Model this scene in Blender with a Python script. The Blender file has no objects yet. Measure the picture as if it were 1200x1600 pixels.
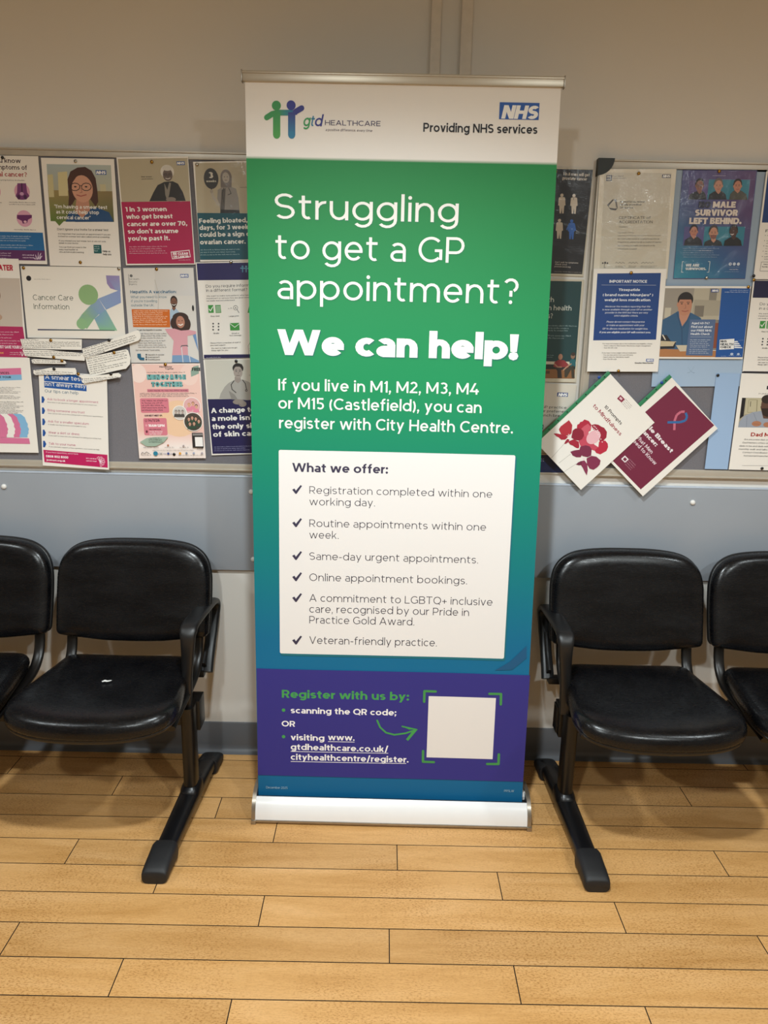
import bpy, bmesh, math, random
from mathutils import Vector, Matrix
random.seed(7)
PI = math.pi
SC = bpy.context.scene
COL = SC.collection

# ------------------------------------------------------------------ camera
cam = bpy.data.cameras.new('camera'); cam_o = bpy.data.objects.new('camera', cam); COL.objects.link(cam_o)
SC.camera = cam_o
PITCH, ROLL, YAW = 0.242436, 0.021889, 0.0044124
F = Vector((math.sin(YAW) * math.cos(PITCH), math.cos(YAW) * math.cos(PITCH), -math.sin(PITCH)))
R = Vector((math.cos(YAW), -math.sin(YAW), 0)); U = R.cross(F)
R2 = R * math.cos(ROLL) + U * math.sin(ROLL); U2 = U * math.cos(ROLL) - R * math.sin(ROLL)
mw = Matrix((R2, U2, -F)).transposed().to_4x4(); mw.translation = Vector((0, -2.3993, 1.4759))
cam_o.matrix_world = mw
cam.sensor_fit = 'VERTICAL'; cam.sensor_height = 32.0; cam.lens = 32.0 * 1182.116 / 1600.0
cam.clip_start = 0.05; cam.clip_end = 50

# ------------------------------------------------------------------ world, lamps, exposure
SC.view_settings.view_transform = 'Standard'; SC.view_settings.look = 'None'
SC.view_settings.gamma = 1.0; SC.view_settings.use_curve_mapping = False
SC.view_settings.exposure = 0.0
wd = bpy.data.worlds.new('world'); SC.world = wd; wd.use_nodes = True
wd.node_tree.nodes['Background'].inputs[0].default_value = (1.0, 0.86, 0.70, 1)
wd.node_tree.nodes['Background'].inputs[1].default_value = 0.12

def downlight(x, y, watts, cone=118, blend=0.55, col=(1.0, 0.84, 0.66), size=0.045, z=2.66, tilt=(0, 0)):
    l = bpy.data.lights.new('downlight', 'SPOT'); l.energy = watts; l.color = col
    l.spot_size = math.radians(cone); l.spot_blend = blend; l.shadow_soft_size = size
    o = bpy.data.objects.new('downlight_lamp', l); COL.objects.link(o); o.location = (x, y, z)
    o.rotation_euler = (math.radians(tilt[0]), math.radians(tilt[1]), 0)
    return o
# a grid of ceiling downlights: one row in front of the seats, one row over the photographer
KEY, FILL = (0.88, 0.97, 1.0), (0.89, 0.97, 0.98)
downlight(-0.05, -1.55, 150, cone=130, blend=.6, col=KEY, size=.06)
downlight(-2.10, -1.55, 58, cone=130, blend=.6, col=KEY, size=.06)
downlight(2.00, -1.55, 58, cone=130, blend=.6, col=KEY, size=.06)
downlight(-0.6, -3.0, 104, cone=178, blend=.5, col=FILL, size=.06)
downlight(1.5, -3.0, 104, cone=178, blend=.5, col=FILL, size=.06)

# ------------------------------------------------------------------ materials
def lin(c):
    return tuple(((v / 12.92) if v <= .04045 else ((v + .055) / 1.055) ** 2.4) for v in c)
def hexc(h): return lin([int(h[i:i + 2], 16) / 255 for i in (0, 2, 4)])
class NT:
    def __init__(s, name):
        s.m = bpy.data.materials.new(name); s.m.use_nodes = True; s.t = s.m.node_tree
        s.b = s.t.nodes['Principled BSDF']
    def n(s, typ, **k):
        o = s.t.nodes.new(typ)
        for a, v in k.items(): setattr(o, a, v)
        return o
    def l(s, a, b): s.t.links.new(a, b)
    def noise(s, scale, detail=4, rough=.55, stretch=None, coord='Object', dist=0.):
        tc = s.n('ShaderNodeTexCoord'); mp = s.n('ShaderNodeMapping')
        if stretch: mp.inputs['Scale'].default_value = stretch
        s.l(tc.outputs[coord], mp.inputs[0]); nz = s.n('ShaderNodeTexNoise')
        nz.inputs['Scale'].default_value = scale; nz.inputs['Detail'].default_value = detail
        nz.inputs['Roughness'].default_value = rough; nz.inputs['Distortion'].default_value = dist
        s.l(mp.outputs[0], nz.inputs['Vector']); return nz
    def ramp(s, src, stops):
        r = s.n('ShaderNodeValToRGB'); e = r.color_ramp.elements
        while len(e) < len(stops): e.new(.5)
        for q, (p, c) in zip(e, stops): q.position = p; q.color = (*c, 1) if len(c) == 3 else c
        s.l(src, r.inputs[0]); return r
    def bump(s, src, strength, dist=.002):
        b = s.n('ShaderNodeBump'); b.inputs['Strength'].default_value = strength; b.inputs['Distance'].default_value = dist
        s.l(src, b.inputs['Height']); s.l(b.outputs[0], s.b.inputs['Normal']); return b
def simple(name, col, rough=.5, metal=0., var=.06, scale=30, bump=0., spec=.5, coat=0.):
    t = NT(name); c = hexc(col) if isinstance(col, str) else col
    nz = t.noise(scale); r = t.ramp(nz.outputs[0], [(.3, tuple(v * (1 - var) for v in c)), (.7, tuple(min(1, v * (1 + var)) for v in c))])
    t.l(r.outputs[0], t.b.inputs['Base Color']); t.b.inputs['Roughness'].default_value = rough
    t.b.inputs['Metallic'].default_value = metal; t.b.inputs['Specular IOR Level'].default_value = spec
    t.b.inputs['Coat Weight'].default_value = coat; t.b.inputs['Coat Roughness'].default_value = .12
    if bump: t.bump(t.noise(scale * 6).outputs[0], bump)
    return t.m

def wall_mat():
    t = NT('painted_wall'); c = hexc('dfdad2')
    a = t.noise(1.3, 3); b = t.noise(260, 2)
    r = t.ramp(a.outputs[0], [(.3, tuple(v * .96 for v in c)), (.7, c)]); t.l(r.outputs[0], t.b.inputs['Base Color'])
    t.b.inputs['Roughness'].default_value = .72; t.bump(b.outputs[0], .12, .0006); return t.m
def wood_mat():
    t = NT('beech_laminate')
    tc = t.n('ShaderNodeTexCoord'); oi = t.n('ShaderNodeObjectInfo')
    off = t.n('ShaderNodeVectorMath', operation='MULTIPLY_ADD'); off.inputs[1].default_value = (1, 1, 1)
    cx = t.n('ShaderNodeCombineXYZ'); mu = t.n('ShaderNodeMath', operation='MULTIPLY'); mu.inputs[1].default_value = 37.
    t.l(oi.outputs['Random'], mu.inputs[0]); t.l(mu.outputs[0], cx.inputs[0]); t.l(mu.outputs[0], cx.inputs[1])
    t.l(tc.outputs['Object'], off.inputs[0]); t.l(cx.outputs[0], off.inputs[2])
    def nz(scale, st, det, dist=0):
        mp = t.n('ShaderNodeMapping'); mp.inputs['Scale'].default_value = st; t.l(off.outputs[0], mp.inputs[0])
        n = t.n('ShaderNodeTexNoise'); n.inputs['Scale'].default_value = scale; n.inputs['Detail'].default_value = det
        n.inputs['Distortion'].default_value = dist; n.inputs['Roughness'].default_value = .6; t.l(mp.outputs[0], n.inputs['Vector']); return n
    broad = nz(2.2, (1, 7, 1), 4, .6); fine = nz(40, (1, 9, 1), 5, .2); speck = nz(260, (.55, 1.3, 1), 3)
    c1, c2, c3 = hexc('c99658'), hexc('d9a76a'), hexc('e2b278')
    r = t.ramp(broad.outputs[0], [(.28, c1), (.5, c2), (.72, c3)])
    r2 = t.ramp(fine.outputs[0], [(.3, (.84, .80, .74)), (.6, (1, 1, 1))])
    m1 = t.n('ShaderNodeMixRGB', blend_type='MULTIPLY'); m1.inputs[0].default_value = .8; t.l(r.outputs[0], m1.inputs[1]); t.l(r2.outputs[0], m1.inputs[2])
    r3 = t.ramp(speck.outputs[0], [(.36, (.62, .52, .40)), (.5, (1, 1, 1))])
    # worn pores come and go across the floor
    wn = t.noise(3.2, 3, coord='Generated'); tg = t.n('ShaderNodeNewGeometry')
    wpos = t.n('ShaderNodeTexNoise'); wpos.inputs['Scale'].default_value = 3.0; wpos.inputs['Detail'].default_value = 5; t.l(tg.outputs['Position'], wpos.inputs['Vector'])
    rw = t.ramp(wpos.outputs[0], [(.40, (.25, .25, .25)), (.60, (1., 1., 1.))])
    m2 = t.n('ShaderNodeMixRGB', blend_type='MULTIPLY'); t.l(rw.outputs[0], m2.inputs[0]); t.l(m1.outputs[0], m2.inputs[1]); t.l(r3.outputs[0], m2.inputs[2])
    hv = t.n('ShaderNodeHueSaturation'); mr = t.n('ShaderNodeMapRange'); mr.inputs['To Min'].default_value = .93; mr.inputs['To Max'].default_value = 1.06
    t.l(oi.outputs['Random'], mr.inputs[0]); t.l(mr.outputs[0], hv.inputs['Value']); t.l(m2.outputs[0], hv.inputs['Color'])
    t.l(hv.outputs[0], t.b.inputs['Base Color']); t.b.inputs['Roughness'].default_value = .42
    t.b.inputs['Specular IOR Level'].default_value = .35
    t.bump(speck.outputs[0], .15, .0004); return t.m
def vinyl_mat():
    t = NT('black_vinyl'); a = t.noise(9, 5, stretch=(1, 1, 3)); b = t.noise(420, 4, .6); e = t.noise(60, 4, stretch=(1, 3, 5), dist=.6)
    r = t.ramp(a.outputs[0], [(.35, (.0025, .0025, .0032)), (.7, (.007, .007, .008))]); t.l(r.outputs[0], t.b.inputs['Base Color'])
    rr = t.ramp(e.outputs[0], [(.3, (.20,) * 3), (.75, (.33,) * 3)]); t.l(rr.outputs[0], t.b.inputs['Roughness'])
    mx = t.n('ShaderNodeMath', operation='ADD'); t.l(b.outputs[0], mx.inputs[0]); t.l(e.outputs[0], mx.inputs[1])
    t.bump(mx.outputs[0], .14, .0007); t.b.inputs['Specular IOR Level'].default_value = .34; return t.m
def print_mat(name, rough, coat, bump):
    t = NT(name); a = t.n('ShaderNodeVertexColor'); a.layer_name = 'Col'; t.l(a.outputs[0], t.b.inputs['Base Color'])
    t.b.inputs['Roughness'].default_value = rough; t.b.inputs['Coat Weight'].default_value = coat; t.b.inputs['Coat Roughness'].default_value = .10
    if bump:
        n1 = t.noise(22, 5, .7, dist=.4); bp = t.n('ShaderNodeBump'); bp.inputs['Strength'].default_value = bump; bp.inputs['Distance'].default_value = .004
        t.l(n1.outputs[0], bp.inputs['Height']); t.l(bp.outputs[0], t.b.inputs['Coat Normal'])
    return t.m
M = dict(
    wall=wall_mat(), wood=wood_mat(), vinyl=vinyl_mat(),
    ceiling=simple('ceiling_paint', 'dfe3e8', .9), farwall=simple('far_wall_paint', 'a8a196', .9), joint=simple('floor_joint', '120b06', .9),
    skirting=simple('grey_skirting_vinyl', '5d5f63', .42, var=.05, scale=4),
    panel=simple('grey_wall_panel', '959aa1', .46, var=.03, scale=3), panel_lit_edge=simple('panel_painted_lit_edge', 'b9c4d2', .3),
    cap=simple('white_plastic_cap', 'e8e6e2', .35), felt=simple('grey_board_felt', '77757a', .95, var=.12, scale=500, bump=.4),
    frame=simple('pale_aluminium_frame', 'bcb4a6', .38, metal=.25, var=.03), corner=simple('dark_plastic_corner', '20241f', .5),
    trunk=simple('painted_trunking', 'd9cfc1', .5), shell=simple('black_plastic_shell', '0c0c0d', .42, bump=.2, scale=80),
    arm=simple('black_armrest_plastic', '141415', .40, bump=.12, scale=120), metal=simple('black_enamelled_steel', '0e0c0b', .36, var=.2, scale=14),
    foot=simple('black_coated_foot', '0d0d10', .33, var=.15, scale=20), rubber=simple('dark_rubber_cap', '19191b', .55, bump=.2, scale=90),
    base=simple('white_gloss_aluminium', 'eeeeee', .28, var=.01), chrome=simple('brushed_end_cap_metal', 'a49c90', .3, metal=.85, var=.08, scale=60),
    dark=simple('dark_gap', '0a0a0a', .7), rail=simple('satin_aluminium_rail', 'c2b8a6', .35, metal=.55, var=.02),
    brass=simple('brass_pin', 'a8803c', .25, metal=1.), silver=simple('steel_pin', 'b4b0a8', .22, metal=1.), blackpin=simple('black_pin', '1c1c1e', .3),
    bluepin=simple('blue_pin', '1c4a9c', .3), green=simple('green_comb_spine', '2c7f55', .45), tissue=simple('torn_white_paper', 'eeeeea', .8),
    lam=print_mat('laminated_print', .5, .18, .5), lams=print_mat('pouch_laminated_print', .45, .55, .9), matte=print_mat('plain_paper_print', .75, 0, 0),
    banner=print_mat('banner_film_print', .55, 0, 0),
)

# ------------------------------------------------------------------ helpers
def link(name, me, parent=None, loc=None):
    o = bpy.data.objects.new(name, me); COL.objects.link(o)
    if parent: o.parent = parent
    if loc: o.location = loc
    return o
def tag(o, label=None, cat=None, group=None, kind=None):
    if o is None: return None
    for k, v in (('label', label), ('category', cat), ('group', group), ('kind', kind)):
        if v: o[k] = v
    return o
def thing(name, label, cat, loc=(0, 0, 0), rotz=0, group=None):
    o = bpy.data.objects.new(name, None); COL.objects.link(o); o.location = loc; o.rotation_euler = (0, 0, rotz)
    o.empty_display_size = .05
    return tag(o, label, cat, group)
def bm_obj(name, bm, mat, parent=None, smooth=True, loc=None, angle=35):
    me = bpy.data.meshes.new(name); bmesh.ops.recalc_face_normals(bm, faces=bm.faces); bm.to_mesh(me); bm.free()
    if smooth:
        for p in me.polygons: p.use_smooth = True
        try: me.set_sharp_from_angle(angle=math.radians(angle))
        except Exception: pass
    me.materials.append(M[mat] if isinstance(mat, str) else mat)
    return link(name, me, parent, loc)
def box(bm, x0, x1, y0, y1, z0, z1, bev=0., seg=2):
    r = bmesh.ops.create_cube(bm, size=1.)
    for v in r['verts']: v.co = Vector(((x0 + x1) / 2 + v.co.x * (x1 - x0), (y0 + y1) / 2 + v.co.y * (y1 - y0), (z0 + z1) / 2 + v.co.z * (z1 - z0)))
    if bev:
        es = {e for v in r['verts'] for e in v.link_edges}
        bmesh.ops.bevel(bm, geom=list(es), offset=bev, segments=seg, affect='EDGES', profile=.6)
    return r
def boxo(name, mat, dims, parent=None, bev=0., seg=2):
    bm = bmesh.new(); box(bm, *dims, bev=bev, seg=seg); return bm_obj(name, bm, mat, parent, smooth=bev > 0)
def rings_mesh(bm, rings, cap=True):
    vs = [[bm.verts.new(p) for p in r] for r in rings]; n = len(vs[0])
    for a, b in zip(vs, vs[1:]):
        for i in range(n): bm.faces.new((a[i], a[(i + 1) % n], b[(i + 1) % n], b[i]))
    if cap:
        for r in (vs[0], vs[-1]):
            c = bm.verts.new(sum((v.co for v in r), Vector()) / n)
            for i in range(n): bm.faces.new((r[i], r[(i + 1) % n], c))
    return vs
def smooth_path(pts, sub=6):
    P = [Vector(p) for p in pts]; out = []
    for i in range(len(P) - 1):
        a, b, c, d = P[max(i - 1, 0)], P[i], P[i + 1], P[min(i + 2, len(P) - 1)]
        for k in range(sub):
            t = k / sub
            out.append(.5 * ((2 * b) + (c - a) * t + (2 * a - 5 * b + 4 * c - d) * t * t + (3 * b - a - 3 * c + d) * t ** 3))
    out.append(P[-1]); return out
def sweep(bm, path, prof, side=Vector((1, 0, 0)), scales=None):
    """sweep a closed 2-D profile (u along side, v across) down a path lying square to side"""
    rings = []
    for i, p in enumerate(path):
        t = (path[min(i + 1, len(path) - 1)] - path[max(i - 1, 0)]).normalized(); nrm = t.cross(side).normalized(); sd = nrm.cross(t)
        su, sv = (scales[i] if scales else (1, 1))
        rings.append([p + sd * u * su + nrm * v * sv for u, v in prof])
    rings_mesh(bm, rings)
def oval(a, b, n=16, p=2.0):
    o = []
    for i in range(n):
        t = 2 * PI * i / n; c, s = math.cos(t), math.sin(t)
        o.append((a * math.copysign(abs(c) ** (2 / p), c), b * math.copysign(abs(s) ** (2 / p), s)))
    return o

# ------------------------------------------------------------------ flat print: pen-drawn alphabet and shapes
def glyph(ch, w, it=0):
    """quads and width of one character; cap height .70, x-height .52"""
    q = []; t = w * .86; X, C, A, Dn = .52, .70, .745, -.19
    class Q(list):
        k = 0
        def append(s, p): s.k += 1; list.append(s, (s.k, p))
    q = Q()
    def V(x, a, b):
        q.append(((x, a), (x + w, a), (x + w, b), (x, b)))
        if it >= 2:  # bracketless slab serifs
            for y in ([a] if a <= 0 else []) + ([b - .03] if b >= X - .01 else []):
                if y < a + .001 or ch in 'IHMNTDEFLKPRBhnmrkilp': q.append(((x - .055, y), (x + w + .055, y), (x + w + .055, y + .03), (x - .055, y + .03)))
                else: q.append(((x - .055, y), (x + w * .6, y), (x + w * .6, y + .03), (x - .055, y + .03)))
    def H(y, a, b): q.append(((a, y), (b, y), (b, y + t), (a, y + t)))
    def RG(cx, cy, rx, ry, a0, a1, n=None):
        n = n or max(3, int(abs(a1 - a0) / 22)); pv = None
        for i in range(n + 1):
            a = math.radians(a0 + (a1 - a0) * i / n); c, s = math.cos(a), math.sin(a)
            o = (cx + rx * c, cy + ry * s); k = (cx + max(rx - w, .004) * c, cy + max(ry - t, .004) * s)
            if pv: list.append(q, (q.k + 1, (pv[0], o, k, pv[1])))
            pv = (o, k)
        q.k += 1
    def D(x0, y0, x1, y1, ww=None):
        ww = ww or w * 1.06; q.append(((x0, y0), (x0 + ww, y0), (x1 + ww, y1), (x1, y1)))
    def dot(x, y, r=None):
        r = r or w * .62; RG2 = [(x + r * math.cos(i * PI / 4), y + r * math.sin(i * PI / 4)) for i in range(8)]
        q.append(tuple(RG2[:4] + [RG2[4]])); q.append(tuple(RG2[4:] + [RG2[0]]))
    s0 = max(.010, .062 - .36 * max(0, w - .06)); W = 0
    r = X / 2
    if ch in 'bdpqo':
        W = .56; 
        if ch == 'b': V(0, 0, A); 
        if ch == 'd': V(W - w, 0, A)
        if ch == 'p': V(0, Dn, X)
        if ch == 'q': V(W - w, Dn, X)
        RG(W / 2, r, W / 2, r, 0, 360, 22)
    elif ch == 'a':
        W = .45; V(W - w, 0, X - .18); RG(W / 2 - .005, X - .19, W / 2 + .005, .19, 0, 140); RG(.19, .155, .19, .155, 90, 270); H(.31 - t, .17, W - w * .5); H(0, .17, W - w * 1.2) if w < .1 else H(0, .15, W - w)
    elif ch == 'e':
        W = .53; RG(W / 2, r, W / 2, r, 0, 318, 20); H(r - t * .55, w * .5, W - .004)
    elif ch == 'c': W = .47; RG(.27, r, .27, r, 48, 312)
    elif ch == 'g':
        W = .55; RG(W / 2, r, W / 2, r, 0, 360, 22); V(W - w, .02, X); RG(W / 2 + .01, .02, W / 2 - .01, .215, 215, 360)
    elif ch == 'f': W = .34; V(.08, 0, A - .19); RG(.08 + .19, A - .19, .19, .19, 70, 180); H(X - t, 0, .31)
    elif ch == 't': W = .34; V(.08, .16, X + .13); RG(.08 + .16, .16, .16, .16, 180, 300); H(X - t, 0, .33)
    elif ch == 'h': W = .50; V(0, 0, A); RG(W / 2, X - .25, W / 2, .25, 0, 170); V(W - w, 0, X - .24)
    elif ch == 'n': W = .50; V(0, 0, X); RG(W / 2, X - .25, W / 2, .25, 0, 170); V(W - w, 0, X - .24)
    elif ch == 'm':
        W = .86; V(0, 0, X); h = (W + w) / 4
        for c in (h, W - h): RG(c, X - .23, h, .23, 0, 170)
        V(W / 2 - w / 2, 0, X - .22); V(W - w, 0, X - .22)
    elif ch == 'r': W = .28; V(0, 0, X); RG(.27, X - .24, .27, .24, 85, 170)
    elif ch == 'u': W = .50; V(0, .24, X); V(W - w, 0, X); RG(W / 2, .25, W / 2, .25, 180, 360)
    elif ch == 'i': W = w; V(0, 0, X); dot(w / 2, X + .13, max(w * .62, .05))
    elif ch == 'j': W = w + .06; V(.06, -.05, X); RG(-.08, -.04, .14 + w, .155, 280, 360); dot(.06 + w / 2, X + .13, max(w * .62, .05))
    elif ch == 'l': W = w; V(0, 0, A)
    elif ch == 'I': W = w; V(0, 0, C)
    elif ch == '|': W = w; V(0, Dn, A)
    elif ch == 'k': W = .46; V(0, 0, A); D(w * .6, .16, W - w * 1.3, X); D(W - w * 1.1, 0, .16, .30)
    elif ch == 's':
        W = .42; h = (X + t) / 4; RG(W / 2, X - h, W / 2, h, 32, 270); RG(W / 2, h, W / 2, h, -148, 90)
    elif ch == 'S':
        W = .54; h = (C + t) / 4; RG(W / 2, C - h, W / 2, h, 35, 270); RG(W / 2, h, W / 2, h, -145, 90)
    elif ch in 'vV': T = X if ch == 'v' else C; W = .50 if ch == 'v' else .66; D(W / 2 - w * .53, 0, 0, T); D(W / 2 - w * .53, 0, W - w * 1.06, T)
    elif ch in 'wW':
        T = X if ch == 'w' else C; W = .82 if ch == 'w' else 1.02; a, b = W * .27, W * .73
        for x0, x1 in ((a, 0), (a, W / 2), (b, W / 2), (b, W)): D(x0 - w * .5, 0, x1 - (w * .5 if 0 < x1 < W else (0 if x1 == 0 else w)), T, w)
    elif ch in 'xX': T = X if ch == 'x' else C; W = .49 if ch == 'x' else .64; D(0, 0, W - w * 1.1, T, w * 1.1); D(W - w * 1.1, 0, 0, T, w * 1.1)
    elif ch == 'y': W = .50; D(W / 2 - w * .53, 0, 0, X); D(W / 2 - w * .85 - .075, Dn, W - w * 1.06, X)
    elif ch == 'Y': W = .62; D(W / 2 - w * .5, .27, 0, C); D(W / 2 - w * .5, .27, W - w * 1.06, C); V(W / 2 - w / 2, 0, .29)
    elif ch in 'zZ': T = X if ch == 'z' else C; W = .43 if ch == 'z' else .58; H(0, 0, W); H(T - t, 0, W); D(.0, t * .6, W - w * 1.2, T - t * .6, w * 1.2)
    elif ch == 'A': W = .70; D(0, 0, W / 2 - w * .5, C); D(W - w * 1.06, 0, W / 2 - w * .53, C); H(.18, .12, W - .12)
    elif ch == 'B': W = .58; V(0, 0, C); [H(y, w * .5, W - .2) for y in (0, .35 - t / 2 + .01, C - t)]; RG(W - .21, C - .175, .18, .175, -90, 90); RG(W - .20, .185, .20, .185, -90, 90)
    elif ch in 'CGOQ':
        W = .64 if ch == 'C' else (.70 if ch == 'G' else .74); RG(.37, .35, .37, .35, *((45, 315) if ch in 'CG' else (0, 360)), 24)
        if ch == 'G': V(W - w, .07, .36); H(.36 - t, W - .22, W)
        if ch == 'Q': D(W - .16, -.06, W - .30, .12)
    elif ch == 'D': W = .68; V(0, 0, C); H(0, w * .5, W - .34); H(C - t, w * .5, W - .34); RG(W - .35, .35, .35, .35, -90, 90, 14)
    elif ch == 'E': W = .51; V(0, 0, C); H(0, w * .5, W); H(C - t, w * .5, W); H(.35 - t / 2, w * .5, W - .05)
    elif ch == 'F': W = .49; V(0, 0, C); H(C - t, w * .5, W); H(.33 - t / 2, w * .5, W - .05)
    elif ch == 'H': W = .62; V(0, 0, C); V(W - w, 0, C); H(.35 - t / 2, w * .5, W - w * .5)
    elif ch == 'J': W = .44; V(W - w, .18, C); RG(.22 - .03, .2, W - .19, .2, 215, 360)
    elif ch == 'K': W = .60; V(0, 0, C); D(w * .6, .20, W - w * 1.3, C, w * 1.15); D(W - w * 1.15, 0, .16, .40, w * 1.15)
    elif ch == 'L': W = .47; V(0, 0, C); H(0, w * .5, W)
    elif ch == 'M': W = .76; V(0, 0, C); V(W - w, 0, C); D(W / 2 - w * .5, .12, 0, C, w); D(W / 2 - w * .5, .12, W - w, C, w)
    elif ch == 'N': W = .62; V(0, 0, C); V(W - w, 0, C); D(W - w * 1.1, 0, 0, C, w * 1.1)
    elif ch in 'PR':
        W = .55; V(0, 0, C); H(C - t, w * .5, W - .23); H(.24, w * .5, W - .23); RG(W - .25, (C + .24) / 2, .24, (C - .24) / 2, -90, 90)
        if ch == 'R': D(W - w * 1.2, 0, W - .30, .26, w * 1.1)
    elif ch == 'T': W = .58; V(W / 2 - w / 2, 0, C); H(C - t, 0, W)
    elif ch == 'U': W = .60; V(0, .28, C); V(W - w, .28, C); RG(W / 2, .29, W / 2, .29, 180, 360, 10)
    elif ch == '0': W = .54; RG(W / 2, .35, W / 2, .35, 0, 360, 20)
    elif ch == '1': W = w + .13; V(.13, 0, C); D(0, .54, .13, C - .02) if w < .14 else H(C - t, 0, .15)
    elif ch == '2': W = .49; RG(.245, C - .22, .235, .22, -25, 155); D(.0, t * .7, .33, .42, w * 1.2); H(0, 0, W)
    elif ch == '3': W = .50; RG(.24, C - .19, .24, .19, -90, 140); RG(.25, .21, .25, .21, -140, 90)
    elif ch == '4': W = .57; V(W - .20, 0, .34); D(0, .16, W - .30, C, w * 1.1); H(.15, 0, W)
    elif ch == '5': W = .50; RG(.25, .22, .25, .22, -140, 105); H(C - t, .06, W - .04); V(.05, .34, C)
    elif ch == '6': W = .53; RG(W / 2, .22, W / 2, .22, 0, 360, 16); RG(.33, .22, .33, .48, 75, 180)
    elif ch == '7': W = .50; H(C - t, 0, W); D(.10, 0, W - w * 1.1, C - t * .5, w * 1.1)
    elif ch == '8': W = .53; RG(W / 2, .205, W / 2, .205, 0, 360, 16); RG(W / 2, C - .175, W / 2 - .03, .175, 0, 360, 16)
    elif ch == '9': W = .53; RG(W / 2, C - .22, W / 2, .22, 0, 360, 16); RG(.20, C - .22, .33, .48, -105, 0)
    elif ch in '.,':
        W = w * 1.2; dot(w * .6, w * .55)
        if ch == ',': D(0, -.12, w * .5, w * .4, w * .6)
    elif ch in ':;':
        W = w * 1.2; dot(w * .6, w * .55); dot(w * .6, .42)
        if ch == ';': D(0, -.12, w * .5, w * .4, w * .6)
    elif ch == '!': W = w * 1.1; dot(w * .55, w * .55); q.append(((.15 * w, .22), (.95 * w, .22), (w * 1.1, C), (0, C)))
    elif ch == '?': W = .46; RG(.22, C - .20, .22, .20, -60, 150); V(.23 - w / 2, .2, .36); dot(.23, w * .55)
    elif ch in "'’‘": W = w * .9; D(0, .50, w * .2, .74, w * .7)
    elif ch in '“”"': W = w * 2.2; D(0, .50, w * .2, .74, w * .7); D(w * 1.3, .50, w * 1.5, .74, w * .7)
    elif ch == '(': W = .2; RG(.30, .28, .30, .46, 125, 235)
    elif ch == ')': W = .2; RG(-.10, .28, .30, .46, -55, 55)
    elif ch == '/': W = .36; D(0, -.08, .36 - w, .76, w)
    elif ch in '-–': W = .28; H(.23, 0, W)
    elif ch == '+': W = .44; H(.24, 0, W); V(W / 2 - w / 2, .07, .45)
    elif ch == '•': W = .2; dot(.1, .28, .09)
    elif ch == '®': W = .3; w0 = w; RG(.15, .58, .15, .15, 0, 360, 10)
    elif ch == ' ': return [], .27 - .3 * max(0, w - .08)
    else: W = .4; RG(.2, .26, .2, .26, 0, 360)
    return [(k, [(x + s0, y) for x, y in p]) for k, p in q], W + 2 * s0
_gc = {}
def text_quads(s, x, y, width, cap, w, it):
    out = []; pen = 0
    for ch in s:
        k = (ch, w, it)
        if k not in _gc: _gc[k] = glyph(ch, w, it)
        g, adv = _gc[k]
        out += [(k, [(px_ + pen, py_) for px_, py_ in p]) for k, p in g]; pen += adv
    s0 = max(.010, .062 - .36 * max(0, w - .06)); total = max(pen - 2 * s0, .01); sx = width / total; sy = cap / .70; sh = .2 if it in (1, 3) else 0
    return [(k, [(x + (a - s0) * sx + b * sy * sh, y + b * sy) for a, b in p]) for k, p in out]
def rrect(x0, y0, x1, y1, r, n=5):
    if x1 < x0: x0, x1 = x1, x0
    if y1 < y0: y0, y1 = y1, y0
    if r <= 0: return [(x0, y0), (x1, y0), (x1, y1), (x0, y1)]
    p = []
    for cx, cy, a in ((x1 - r, y1 - r, 0), (x0 + r, y1 - r, 90), (x0 + r, y0 + r, 180), (x1 - r, y0 + r, 270)):
        for i in range(n + 1): t = math.radians(a + 90 * i / n); p.append((cx + r * math.cos(t), cy + r * math.sin(t)))
    return p
def stroke(pts, w, rnd):
    out = []
    for (ax, ay), (bx, by) in zip(pts, pts[1:]):
        d = math.hypot(bx - ax, by - ay) or 1e-6; nx, ny = -(by - ay) / d * w / 2, (bx - ax) / d * w / 2
        out.append([(ax - nx, ay - ny), (bx - nx, by - ny), (bx + nx, by + ny), (ax + nx, ay + ny)])
    if rnd and w > 1.2:
        for x, y in pts: out.append([(x + w / 2 * math.cos(i * PI / 5), y + w / 2 * math.sin(i * PI / 5)) for i in range(10)])
    return out
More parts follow.
